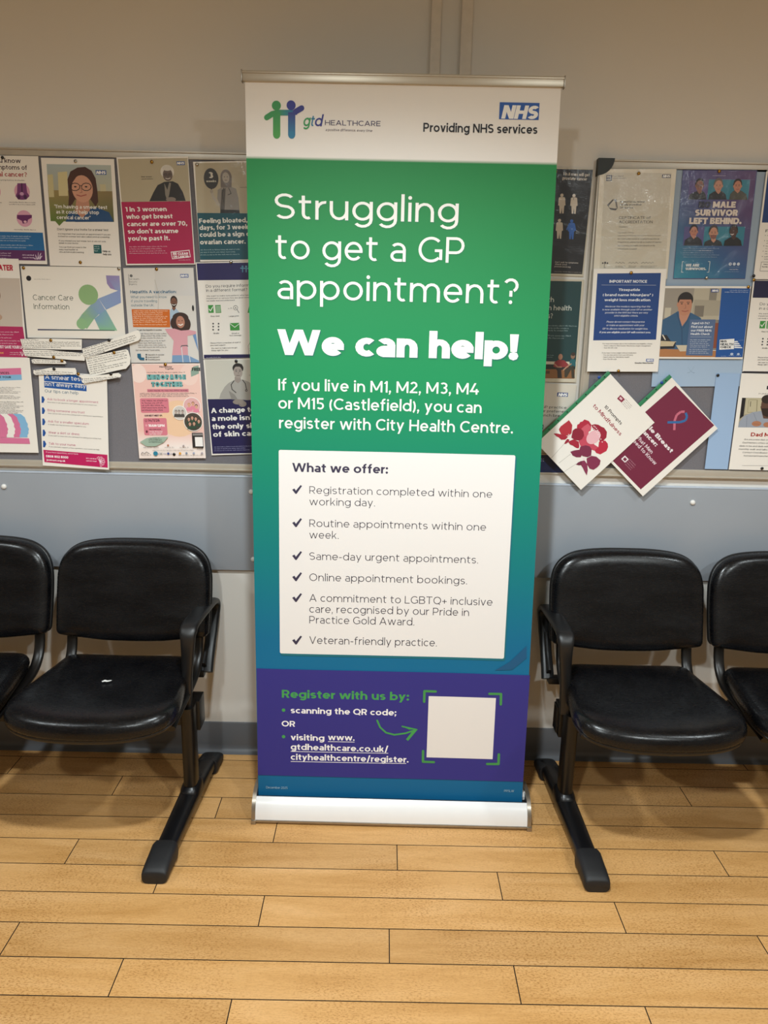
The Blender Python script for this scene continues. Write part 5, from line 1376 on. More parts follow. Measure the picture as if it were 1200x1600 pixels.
  ["L","141010",1.0,[51.4,-14.5,55.4,-14.2],1],
  ["C","2b211e",62.3,-17.3,1.4,1.0],
  ["L","141010",1.0,[63.9,-14.5,59.9,-14.2],1],
  ["L","4a3028",0.8,[57.9,-18.4,59.6,-22.0,57.6,-22.3],1],
  ["L","6a3a34",1.5,[55.3,-25.7,59.0,-26.7,62.6,-25.7],1],
  ["L","e8e0d8",1.7,[49.7,-24.4,53.9,-26.2,58.2,-24.6],1],
  ["T","NO","1e1c34",-52.9,48.4,35.7,17.5,0.24,0],
  ["T","MALE","dfd4cc",-11.6,48.4,67.4,17.5,0.22,0],
  ["T","SURVIVOR","dfd4cc",-62.0,26.1,126.1,17.5,0.22,0],
  ["T","LEFT BEHIND.","dfd4cc",-76.8,3.3,154.9,17.6,0.22,0],
  ["K","9ab0cc",-87.6,-66.5,108.2,2.8,21],
  ["K","9ab0cc",-87.1,-72.5,93.8,2.8,22],
  ["K","9ab0cc",-86.5,-78.5,91.6,2.8,23],
  ["K","9ab0cc",-85.9,-84.5,108.4,2.8,24],
  ["K","9ab0cc",-85.3,-90.5,102.3,2.8,25],
  ["K","d8dce8",-38.9,-72.4,37.8,2.8,35],
  ["L","c8d8e0",1.7,[-81.9,-102.5,-86.2,-102.5,-85.8,-133.0,-81.2,-132.9],1],
  ["L","c8d8e0",1.7,[-8.6,-102.4,-3.7,-102.3,-4.0,-132.8,-8.9,-132.8],1],
  ["T","WE ARE","dde4e8",-75.3,-116.7,40.4,7.7,0.2,0],
  ["T","SURVIVORS.","dde4e8",-75.2,-126.6,62.6,7.1,0.2,0],
  ["C","c8d4e4",57.7,-109.4,4.5,4.5],
  ["C","c8d4e4",69.8,-109.3,4.5,4.5],
  ["C","c8d4e4",81.9,-109.3,4.5,4.5],
  ["T","f","3a5080",56.5,-111.8,2.9,4.9,0.2,0],
  ["K","9ab0cc",53.6,-118.7,32.2,2.3,7],
  ["K","d8dce8",56.4,-125.8,30.2,3.1,7],
  ["K","9ab0cc",42.6,-131.9,44.1,2.3,7],
 ]),
 ("notice","white notice with a dark blue block of medication text on the right board","notice",733.6,-28.5,1502.9,0.0191,"f0ebe3","l",[-109.3,151.4,109.3,151.4,109.3,-151.4,-109.3,-151.4],[
  ["P","123f82",[-97.3,137.6,92.8,139.7,95.3,-55.1,-96.7,-57.7]],
  ["T","IMPORTANT NOTICE","dfe3ea",-59.7,111.2,112.8,8.1,0.17,0],
  ["T","Tirzepatide","dfe3ea",-30.3,87.6,64.7,7.1,0.16,0],
  ["T","( brand name Mounjaro® )","dfe3ea",-76.8,72.6,151.5,7.5,0.16,0],
  ["T","weight loss medication","dfe3ea",-70.6,58.0,138.3,7.5,0.16,0],
  ["T","We know the media is reporting that this","dfe3ea",-68.2,40.1,137.5,4.7,0.11,1],
  ["T","is now available through your GP or another","dfe3ea",-75.0,31.1,149.9,4.7,0.11,1],
  ["T","provider in the NHS but there are very","dfe3ea",-66.2,22.2,129.5,4.7,0.11,1],
  ["T","strict eligibility criteria.","dfe3ea",-38.4,13.2,72.7,4.7,0.11,1],
  ["T","Please do not contact the practice","dfe3ea",-60.1,-4.9,115.7,5.1,0.11,1],
  ["T","or make an appointment with your","dfe3ea",-59.7,-15.0,115.1,5.1,0.11,1],
  ["T","GP to discuss medication for weight loss.","dfe3ea",-71.0,-25.2,138.4,5.1,0.11,1],
  ["T","If you are eligible your GP will contact you.","dfe3ea",-79.5,-35.8,156.2,5.1,0.16,1],
  ["L","c8d0e0",0.7,[-82.8,104.8,81.2,104.5],1],
  ["T","For more information about the medication and eligibility criteria:","4a4642",-67.1,-69.0,151.5,3.3,0.1,0],
  ["T","•  Search online for ‘NHS Greater Manchester weight management’","4a4642",-66.6,-75.2,147.8,3.3,0.1,0],
  ["T","•  Scan the QR code","4a4642",-66.2,-81.4,44.4,3.3,0.1,0],
  ["T","If you want to lose weight without medication:","4a4642",-67.0,-96.5,105.9,3.3,0.1,0],
  ["T","•  You can seek advice from your GP/nurse","4a4642",-66.5,-102.8,94.7,3.3,0.1,0],
  ["T","•  Search online for ‘NHS Better Health’","4a4642",-66.1,-109.1,84.1,3.3,0.1,0],
  ["T","•  Scan the QR code","4a4642",-65.6,-115.4,44.6,3.3,0.1,0],
  ["R","24509c",69.9,-112.5,93.2,-120.9,0],
  ["T","NHS","f4f2ee",71.8,-119.6,19.5,5.8,0.2,1],
  ["T","Greater Manchester","3a3634",35.6,-127.0,57.5,4.1,0.17,0],
 ]),
 ("backing_sheet","pale blue sheet below the health check poster","paper sheet",970.8,-19.7,1352.3,0.0264,"a4bad2","m",[-138.3,41.9,138.3,41.9,138.3,-41.9,-138.3,-41.9],[
  ["C","3c4450",-28.6,0.2,0.7,0.7],
  ["C","3c4450",-28.4,15.5,0.6,0.6],
  ["C","3c4450",-25.5,0.7,0.7,0.7],
  ["C","3c4450",-24.8,11.1,0.6,0.6],
  ["C","3c4450",-22.4,2.4,0.7,0.7],
  ["C","3c4450",-21.3,7.1,0.7,0.7],
  ["C","3c4450",-19.5,5.2,0.7,0.7],
  ["C","3c4450",-17.9,3.9,0.7,0.7],
  ["C","3c4450",-16.8,8.7,0.7,0.7],
  ["C","3c4450",-14.6,1.6,0.7,0.7],
  ["C","3c4450",-14.2,12.8,0.6,0.6],
  ["C","3c4450",-11.6,0.3,0.7,0.7],
  ["C","3c4450",-11.7,17.3,0.6,0.6],
  ["C","3c4450",-8.7,0.2,0.7,0.7],
 ]),
 ("backing_sheet","narrow upright pale blue sheet hanging beside the fatherhood poster","paper sheet",1067.1,-21.9,1201.8,0.0010,"9cb8da","m",[-36.6,150.4,36.6,150.4,36.6,-150.4,-36.6,-150.4],[
 ]),
 ("poster","landscape poster of a man in a blue shirt at a desk","poster",970.4,-26.3,1502.4,0.0163,"f0ebe3","l",[-131.1,107.3,131.1,107.3,131.1,-107.3,-131.1,-107.3],[
  ["P","9c9488",[-128.5,100.6,-37.0,101.1,-42.9,8.8,-127.8,11.4]],
  ["P","b8b09c",[-38.6,101.1,42.8,101.5,43.3,9.3,-42.9,8.8]],
  ["R","8a8478",8.1,100.7,30.5,41.9,0],
  ["P","a8a08e",[-35.2,68.2,43.2,65.6,43.5,21.2,-39.5,20.8]],
  ["R","c4bca8",-121.7,44.1,-103.5,14.5,0],
  ["R","7c7468",-31.8,50.5,-3.8,18.0,0],
  ["P","8c8072",[-127.8,11.4,44.9,9.3,47.1,-81.1,-126.5,-75.9]],
  ["R","8a4a34",25.8,0.2,46.5,-75.0,0],
  ["P","345c80",[-125.9,-75.9,-126.0,8.4,-104.1,20.5,-82.3,33.9,-41.9,29.7,-11.2,15.0,4.3,-14.9,6.7,-81.3,-111.3,-81.9]],
  ["P","c08a72",[-79.4,35.4,-42.5,35.6,-52.1,8.8,-65.0,-10.7,-75.8,14.6]],
  ["L","28486a",2.4,[-84.9,29.5,-74.9,5.7,-64.5,-21.2,-59.1,-69.5],1],
  ["L","28486a",2.4,[-43.2,26.7,-50.3,5.8,-62.0,-15.2],1],
  ["C","241c1a",-62.5,66.6,23.5,23.5],
  ["C","bd8468",-62.4,50.3,21.1,29.6],
  ["P","241c1a",[-84.2,59.1,-83.9,75.3,-66.0,85.7,-45.4,78.5,-39.5,59.3,-45.9,68.1,-79.5,68.0]],
  ["C","3a2a26",-72.8,55.6,3.0,1.5],
  ["L","3a2a24",1.8,[-77.5,60.3,-69.0,60.4],1],
  ["C","3a2a26",-53.2,55.7,3.0,1.5],
  ["L","3a2a24",1.8,[-49.4,60.5,-57.9,60.4],1],
  ["L","9a6250",1.5,[-62.0,54.8,-59.2,43.0,-64.1,42.0],1],
  ["L","9c5548",2.4,[-70.1,34.9,-60.7,33.2,-51.1,35.6],1],
  ["C","bd8468",-84.8,53.2,2.4,6.6],
  ["P","b0784a",[-127.3,-77.4,47.3,-82.6,46.9,-101.8,-125.7,-101.8]],
  ["P","d8ceb8",[-122.8,-59.2,-118.6,-54.6,-78.1,-56.0,-86.4,-66.6,-125.2,-66.8]],
  ["P","cbbfa8",[-78.6,-66.6,-44.5,-66.4,-45.8,-84.6,-64.4,-85.3]],
  ["P","22242c",[-129.5,-36.6,-109.4,-36.5,-95.3,-54.5,-79.5,-57.5,-82.4,-75.7,-125.6,-78.9]],
  ["P","c8b898",[-126.4,-54.1,-81.2,-56.0,-87.0,-69.6,-126.1,-70.4]],
  ["L","e6ddc8",3.1,[-121.8,-36.5,-112.8,-50.1],1],
  ["P","536a90",[-43.0,9.7,34.6,10.1,36.5,-97.9,-45.2,-96.8]],
  ["T","Aged 40-74?","e6eaf0",-36.9,-4.0,54.1,6.3,0.15,0],
  ["T","Find out about","e6eaf0",-37.4,-14.8,64.9,6.3,0.15,0],
  ["T","our FREE NHS","e6eaf0",-37.2,-25.6,62.9,6.3,0.15,0],
  ["T","Health Check","e6eaf0",-36.8,-35.8,58.0,6.3,0.15,0],
  ["L","d0d8e4",0.6,[-37.1,-41.6,27.3,-41.8],1],
  ["K","c8d2e0",-37.3,-51.5,62.6,3.1,14],
  ["K","c8d2e0",-36.8,-57.0,53.4,3.1,15],
  ["K","c8d2e0",-36.2,-62.4,59.5,3.1,16],
  ["K","c8d2e0",-35.7,-67.9,62.7,3.1,17],
  ["K","c8d2e0",-35.1,-73.0,52.9,3.1,18],
  ["K","c8d2e0",-36.9,-80.3,62.1,3.1,35],
  ["K","c8d2e0",-36.3,-85.8,53.7,3.1,36],
  ["K","c8d2e0",-35.8,-91.3,60.5,3.1,37],
  ["P","15529c",[42.8,101.5,129.2,101.0,129.5,-101.4,46.3,-101.8]],
  ["R","24509c",12.0,98.7,34.7,89.7,0],
  ["T","NHS","f4f2ee",14.2,91.1,18.7,6.2,0.2,1],
  ["K","b8c8e0",67.4,94.6,56.4,2.7,7],
  ["K","c8d4e8",53.4,89.2,70.5,3.0,21],
  ["P","f0f0ee",[53.6,-49.6,97.8,-46.3,100.2,-77.2,55.4,-79.6]],
  ["T","NHS","16202c",56.0,-57.7,19.6,6.7,0.18,0],
  ["T","HEALTH","16202c",57.0,-66.5,39.8,6.7,0.18,0],
  ["T","CHECK","16202c",58.0,-75.0,32.7,6.7,0.18,0],
  ["P","dfe4ea",[98.7,-53.6,107.6,-52.9,111.1,-56.5,99.2,-58.1]],
  ["P","dfe4ea",[99.3,-59.0,112.6,-58.9,116.2,-62.6,99.8,-63.5]],
  ["P","dfe4ea",[99.9,-64.5,117.7,-65.0,121.2,-68.6,100.5,-69.0]],
  ["P","dfe4ea",[100.6,-69.9,122.7,-71.0,126.3,-74.6,101.1,-74.5]],
  ["L","9ab4d8",0.5,[110.6,-52.0,125.9,-50.4],1],
  ["C","b8c8e0",95.1,-92.4,4.9,3.7],
  ["C","b8c8e0",115.3,-92.3,4.3,3.1],
  ["K","b8c8e0",61.6,-99.3,18.7,1.9,7],
  ["K","b8c8e0",86.3,-97.7,18.7,1.9,7],
  ["K","b8c8e0",108.7,-97.0,14.9,1.9,7],
 ]),
 ("poster","blue-topped white poster cut off by the right edge of the photo, upper corner","poster",1211.3,-24.1,1784.0,0.0114,"f0ebe3","l",[-108.8,150.1,108.8,150.1,108.8,-150.1,-108.8,-150.1],[
  ["P","173a78",[-103.7,147.5,100.6,146.9,103.1,10.7,-103.7,10.0]],
  ["T","Find out more","3a3a44",-89.9,-16.9,93.5,8.0,0.14,0],
  ["T","ADVICE","e8ecf4",-85.0,69.8,160.9,23.6,0.18,0],
  ["C","3a3a44",-88.8,-25.5,1.1,1.1],
  ["K","5a5a60",-83.5,-27.3,145.1,3.1,14],
  ["C","3a3a44",-89.2,-40.3,1.1,1.1],
  ["K","5a5a60",-83.8,-42.1,147.6,3.1,21],
  ["K","5a5a60",-82.9,-48.9,128.1,3.1,22],
  ["C","3a3a44",-89.5,-55.1,1.1,1.1],
  ["K","5a5a60",-84.1,-57.0,150.1,3.1,28],
  ["K","5a5a60",-83.2,-63.7,149.8,3.1,29],
  ["C","3a3a44",-89.8,-70.0,1.1,1.1],
  ["K","5a5a60",-84.5,-71.9,152.7,3.1,35],
  ["K","5a5a60",-83.6,-78.7,132.0,3.1,36],
  ["C","3a3a44",-90.2,-85.0,1.1,1.1],
  ["K","5a5a60",-84.8,-86.9,155.2,3.1,42],
  ["K","5a5a60",-83.9,-93.7,132.9,3.1,43],
  ["L","4a4a50",0.8,[-91.0,-100.6,87.1,-101.5,88.1,-127.6,-92.0,-126.6,-91.0,-100.6],1],
  ["K","3a3a44",-84.2,-108.7,157.8,3.9,7],
  ["K","3a3a44",-87.6,-116.1,147.9,3.9,28],
 ]),
 ("poster","white accessible-format notice at the right edge beside the desk poster","poster",1221.9,-21.9,1496.2,0.0146,"f0ebe3","l",[-114.5,135.5,114.5,135.5,114.5,-135.5,-114.5,-135.5],[
  ["P","15133c",[-110.0,134.3,105.8,133.1,107.9,83.2,-110.0,84.7]],
  ["T","Do you require information","3a3a44",-85.8,62.7,160.7,8.0,0.09,0],
  ["T","in a different format?","3a3a44",-86.0,49.9,122.7,8.0,0.09,0],
  ["T","We want to make sure patients who have a disability,","3a3a44",-85.6,36.6,164.2,3.3,0.11,0],
  ["T","impairment or sensory loss are given information they","3a3a44",-85.9,29.7,165.6,3.3,0.11,0],
  ["T","can easily read and understand.","3a3a44",-86.3,22.8,86.5,3.3,0.11,0],
  ["R","3c9440",-78.4,16.8,-61.5,-5.1,0],
  ["L","f0f4ec",2.3,[-75.0,5.5,-71.2,0.2,-64.1,12.2],1],
  ["R","3c9440",-57.5,16.7,-39.8,-5.3,0],
  ["L","f0f4ec",1.2,[-55.2,12.9,-41.6,12.8],1],
  ["L","f0f4ec",1.2,[-55.2,9.1,-41.7,9.0],1],
  ["L","f0f4ec",1.2,[-55.2,5.4,-41.7,5.3],1],
  ["L","f0f4ec",1.2,[-55.3,1.6,-41.7,1.5],1],
  ["L","f0f4ec",1.2,[-55.3,-2.1,-41.7,-2.2],1],
  ["L","5a5c60",1.2,[9.0,8.7,7.5,4.6,3.6,2.4,-0.9,3.2,-3.7,6.6,-3.7,11.0,-0.8,14.3,3.7,15.0,7.6,12.7,9.0,8.6],1],
  ["L","5a5c60",1.6,[6.7,3.8,12.5,-5.6],1],
  ["T","A","5a5c60",-0.3,6.1,5.8,4.6,0.12,0],
  ["L","5a5c60",0.8,[-13.0,5.1,-10.7,9.6,-8.0,5.1],1],
  ["L","5a5c60",0.8,[-19.2,5.1,-17.7,7.7,-15.7,5.1],1],
  ["P","3c9440",[37.7,-5.8,42.3,14.8,59.7,14.7,59.8,-6.0]],
  ["C","3a3c40",-63.7,-36.0,2.4,2.4],
  ["C","3a3c40",-63.8,-44.8,2.4,2.4],
  ["C","3a3c40",-63.9,-53.5,2.4,2.4],
  ["C","3a3c40",-47.8,-36.2,2.4,2.4],
  ["C","3a3c40",-47.8,-44.9,2.4,2.4],
  ["C","3a3c40",-47.9,-53.6,2.4,2.4],
  ["R","3c9440",-14.7,-34.9,14.4,-55.6,0],
  ["L","f0f4ec",1.6,[-13.9,-36.4,0.0,-47.1,13.7,-36.6],1],
  ["C","3c9440",56.1,-45.6,10.3,10.3],
  ["T","Easy read","4a4c50",-70.1,-16.3,25.2,3.5,0.11,0],
  ["T","Large print","4a4c50",-17.0,-16.7,29.5,3.5,0.11,0],
  ["T","Braille","4a4c50",-62.4,-65.7,16.8,3.5,0.11,0],
  ["T","Email or","4a4c50",-8.6,-66.1,21.9,3.5,0.11,0],
  ["T","text message","4a4c50",-15.6,-72.1,35.2,3.5,0.11,0],
  ["T","Please inform a member of staff if","4a4c50",-72.0,-93.9,89.3,3.5,0.11,0],
  ["T","you need support.","4a4c50",-72.1,-100.4,46.2,3.5,0.11,0],
  ["T","We want to make sure we get","4a4c50",-69.8,-108.9,77.6,3.5,0.11,0],
  ["T","things right for you.","4a4c50",-69.9,-115.4,51.0,3.5,0.11,0],
  ["P","1b174c",[-112.1,-134.1,118.7,-135.9,118.4,-142.7,-112.7,-142.1]],
 ]),
 ("poster","fatherhood group poster with a red heading in the bottom right corner","poster",1228.5,-24.1,1202.8,-0.0013,"f0ebe3","l",[-121.9,151.3,121.9,151.3,121.9,-151.3,-121.9,-151.3],[
  ["R","1c1a1c",-37.8,114.8,-6.3,103.7,0],
  ["T","FUNDRAISING","5a565a",-60.0,88.0,68.0,3.8,0.1,0],
  ["P","a8a088",[-110.2,76.2,78.6,77.5,83.8,-13.9,-110.3,-16.2]],
  ["P","18161a",[-110.2,76.2,-98.8,76.1,-98.0,19.7,-108.8,10.4]],
  ["P","c0b89a",[-96.5,75.0,-47.1,75.5,-43.6,29.9,-95.8,25.7]],
  ["L","8e8668",1.2,[-88.4,70.7,-62.9,70.7,-59.7,32.5,-87.5,31.3,-88.4,70.7],1],
  ["L","3a3430",1.8,[-81.6,64.9,-81.1,50.0],1],
  ["L","8a8468",1.2,[-61.5,71.3,-58.4,32.6],1],
  ["P","9aa2b0",[-110.3,-16.2,-109.0,1.4,-96.5,19.7,-71.1,32.3,-41.7,37.5,16.0,34.3,40.7,10.8,50.4,-13.8]],
  ["L","6a7484",0.9,[-87.4,19.9,-84.2,-14.7],1],
  ["L","6a7484",0.9,[-67.6,29.4,-47.1,-9.3],1],
  ["C","5c4034",-29.5,57.2,18.6,28.5],
  ["C","2c201c",-31.8,73.5,17.4,13.5],
  ["P","5c4034",[-49.6,50.7,-7.6,51.7,-7.9,12.7,-35.2,13.6]],
  ["P","2c1e1a",[-45.7,44.8,-9.7,45.7,-11.2,24.6,-23.9,18.3,-38.2,24.0]],
  ["C","b0785a",-54.0,-3.4,15.1,8.5],
  ["C","b0785a",-20.4,-5.7,12.1,7.9],
  ["L","8a5a44",0.9,[-63.0,-3.6,-44.5,-6.2],1],
  ["T","Dad Matters","a82c20",-67.1,-43.5,114.4,12.1,0.16,0],
  ["T","Are you a new dad, or about to be one?","4a464a",-86.7,-55.8,137.4,4.6,0.1,1],
  ["T","Dad Matters offers one to one support,","4a464a",-90.1,-66.3,148.5,4.6,0.1,1],
  ["T","dads to be and dads with a baby under two,","4a464a",-99.0,-76.9,165.1,4.6,0.1,1],
  ["T","monthly walk and talks for dads and kids.","4a464a",-99.5,-87.0,164.0,4.6,0.1,1],
  ["T","Contact Coordinator Paul for more at","4a464a",-85.9,-97.2,142.8,4.6,0.1,1],
  ["T","homestartmanchester.org","4a464a",-80.5,-107.8,108.5,4.6,0.1,1],
  ["L","7a767a",0.6,[-81.7,-137.2,123.9,-134.7],1],
  ["C","7a767a",-14.9,-145.7,0.9,0.9],
 ]),
 ("booklet","tilted maroon booklet with a pink and blue ribbon loop","booklet",863.6,-32.9,1149.0,-0.7609,"f0ebe3","l",[-112.3,153.7,112.3,153.7,112.3,-153.7,-112.3,-153.7],[
  ["P","74213f",[-84.3,145.8,96.8,152.2,90.2,-144.0,-94.4,-146.9]],
  ["L","c86a80",7.4,[19.6,54.3,-2.2,73.7,-11.6,90.0,-10.1,105.6,-2.1,114.1],0],
  ["L","2f6aa4",7.4,[3.0,114.3,15.4,109.6,21.1,98.1,13.4,83.2,-14.5,54.7],0],
  ["T","Male Breast","ece4e6",-76.0,-0.8,143.9,13.0,0.18,0],
  ["T","Cancer:","ece4e6",-62.3,-21.6,80.6,13.1,0.18,0],
  ["T","What Men","dcc8d0",-54.9,-46.3,80.8,11.8,0.15,0],
  ["T","Need to Know","dcc8d0",-56.8,-61.8,118.1,11.8,0.15,0],
  ["P","ece4e6",[-29.1,-107.6,-10.9,-107.1,-11.5,-122.8,-29.4,-123.5]],
  ["P","74213f",[-25.0,-111.1,-14.6,-110.8,-14.9,-119.8,-24.9,-120.4]],
  ["K","c898a8",-11.0,-105.9,31.9,2.6,3],
  ["K","c898a8",-10.0,-112.5,31.9,2.6,4],
  ["K","c898a8",-9.1,-119.1,31.9,2.6,5],
  ["K","c898a8",-8.1,-125.7,32.0,2.6,6],
 ]),
 ("booklet","tilted white booklet with red and plum poppies on its cover","booklet",667.1,-37.3,1161.4,-0.7678,"f0ebe3","l",[-105.9,152.6,105.9,152.6,105.9,-152.6,-105.9,-152.6],[
  ["P","8c2040",[-34.5,133.0,-14.4,133.8,-14.4,119.8,-33.2,117.8]],
  ["P","e8c8cc",[-30.6,129.6,-20.2,129.8,-19.9,124.0,-29.4,123.0]],
  ["K","8a7478",-15.3,134.7,33.4,2.4,13],
  ["K","8a7478",-15.1,129.4,33.5,2.4,14],
  ["K","8a7478",-14.9,124.2,33.5,2.4,15],
  ["K","8a7478",-14.7,118.9,29.1,2.4,16],
  ["T","10 Prompts","3c3636",-42.5,72.0,79.2,9.9,0.13,0],
  ["T","to Mindfulness","9c1c3a",-69.0,48.4,130.4,11.2,0.12,2],
  ["L","8a8478",0.7,[-42.6,-94.6,-37.3,-151.9],1],
  ["L","8a8478",0.7,[-4.1,-99.6,-8.7,-145.1],1],
  ["L","8a8478",0.7,[31.7,-107.7,24.0,-156.5],1],
  ["P","b4243e",[-52.9,-30.5,-59.2,-23.2,-56.9,-17.2,-59.0,-10.7,-55.4,-5.3,-55.8,3.6,-48.3,7.4,-42.1,10.0,-27.4,7.6,-15.8,-5.4,-19.9,-21.9,-37.1,-30.0]],
  ["P","9c1a36",[-27.4,7.6,-21.7,17.0,-12.8,23.5,-1.5,26.3,7.3,30.2,23.3,27.8,35.4,15.1,36.8,-2.1,30.6,-8.3,7.7,5.8,-14.5,2.1]],
  ["P","bc2440",[29.7,-10.5,34.1,0.2,41.5,6.4,53.4,5.3,62.4,-1.3,68.1,-13.1,64.8,-25.2,62.9,-33.4,50.3,-39.8,38.3,-38.1,40.9,-23.0]],
  ["P","c8485e",[-30.6,-32.7,-21.6,-20.5,-9.1,-14.1,25.0,-26.5,40.9,-23.0,40.0,-39.5,22.7,-47.6,7.0,-57.0,-2.4,-60.3,-16.7,-54.8]],
  ["P","d05a6c",[-40.3,-30.1,-40.9,-12.2,-38.3,2.7,-20.2,2.5,-17.1,-12.9,-5.4,-26.0,-16.4,-30.8]],
  ["C","ecb8c0",6.2,-13.0,19.2,24.5],
  ["C","f2dce0",-20.2,2.5,1.7,1.7],
  ["C","f2dce0",-15.6,3.9,1.7,1.7],
  ["C","f2dce0",-10.3,4.8,1.7,1.7],
  ["C","f2dce0",-4.3,5.0,1.7,1.7],
  ["C","f2dce0",2.5,4.6,1.7,1.7],
  ["C","f2dce0",10.0,3.5,1.7,1.7],
  ["C","f2dce0",18.2,1.8,1.7,1.7],
  ["C","f2dce0",27.2,-0.5,1.7,1.7],
  ["C","f2dce0",36.9,-3.5,1.8,1.8],
  ["C","f2dce0",-19.3,10.8,1.7,1.7],
  ["C","f2dce0",-14.4,11.7,1.7,1.7],
  ["C","f2dce0",-8.4,11.7,1.7,1.7],
  ["C","f2dce0",-1.3,10.7,1.7,1.7],
  ["C","f2dce0",6.8,8.9,1.7,1.7],
  ["C","f2dce0",15.9,6.1,1.7,1.7],
  ["P","b42c3c",[-88.7,-74.0,-91.9,-63.6,-90.2,-49.5,-88.3,-32.2,-79.1,-33.4,-69.5,-34.9,-51.7,-54.0,-52.0,-64.2,-60.9,-72.6,-73.4,-78.9]],
  ["P","a82038",[-90.6,-94.4,-84.8,-87.3,-76.4,-82.0,-61.9,-71.7,-50.9,-68.7,-50.4,-80.7,-59.3,-90.2,-69.8,-90.8,-77.6,-93.7]],
  ["P","a82038",[-39.4,-78.8,-33.3,-62.2,-16.0,-55.3,-3.9,-63.1,-0.1,-69.3,-6.7,-74.0,-20.0,-76.8,-28.8,-80.6]],
  ["P","9c2036",[-42.7,-92.8,-46.2,-84.4,-48.1,-75.2,-41.2,-71.4,-37.8,-78.5,-39.1,-87.3]],
  ["P","8e1c34",[-48.9,-54.2,-55.5,-45.5,-54.9,-36.2,-50.1,-28.9,-41.1,-23.5,-30.3,-23.2,-18.9,-30.3,-14.6,-42.7,-17.5,-51.8,-28.6,-60.5,-42.2,-63.0]],
  ["L","f4d8dc",1.3,[-46.8,-67.7,-56.8,-62.3],1],
  ["L","f4d8dc",1.3,[-46.8,-67.7,-53.7,-61.0],1],
  ["L","f4d8dc",1.3,[-46.8,-67.7,-50.6,-59.7],1],
  ["P","7c2848",[5.4,-71.2,-1.1,-61.5,8.5,-46.8,19.8,-40.4,31.1,-42.2,44.9,-56.5,40.9,-68.1,26.8,-77.2]],
  ["P","842c4e",[41.4,-72.6,46.2,-56.5,59.0,-47.3,77.6,-45.6,85.9,-56.2,87.1,-67.6,84.8,-81.3,73.7,-87.4,57.5,-84.8]],
  ["P","7c2848",[-10.6,-94.9,-4.1,-82.1,4.4,-71.0,22.9,-75.6,25.5,-83.6,16.2,-93.0,3.9,-97.8]],
  ["P","883052",[34.3,-93.7,41.8,-81.7,55.8,-83.4,72.8,-94.7,82.8,-108.1,68.7,-105.2,56.6,-101.5,44.9,-99.4]],
  ["P","702440",[32.7,-109.8,32.3,-99.5,37.9,-88.7,46.7,-97.6,41.2,-104.4]],
  ["L","f4d8dc",1.3,[41.2,-82.3,30.4,-78.7],1],
  ["L","f4d8dc",1.3,[41.2,-82.3,33.9,-77.0],1],
  ["L","f4d8dc",1.3,[41.2,-82.3,37.4,-75.4],1],
 ]),
]
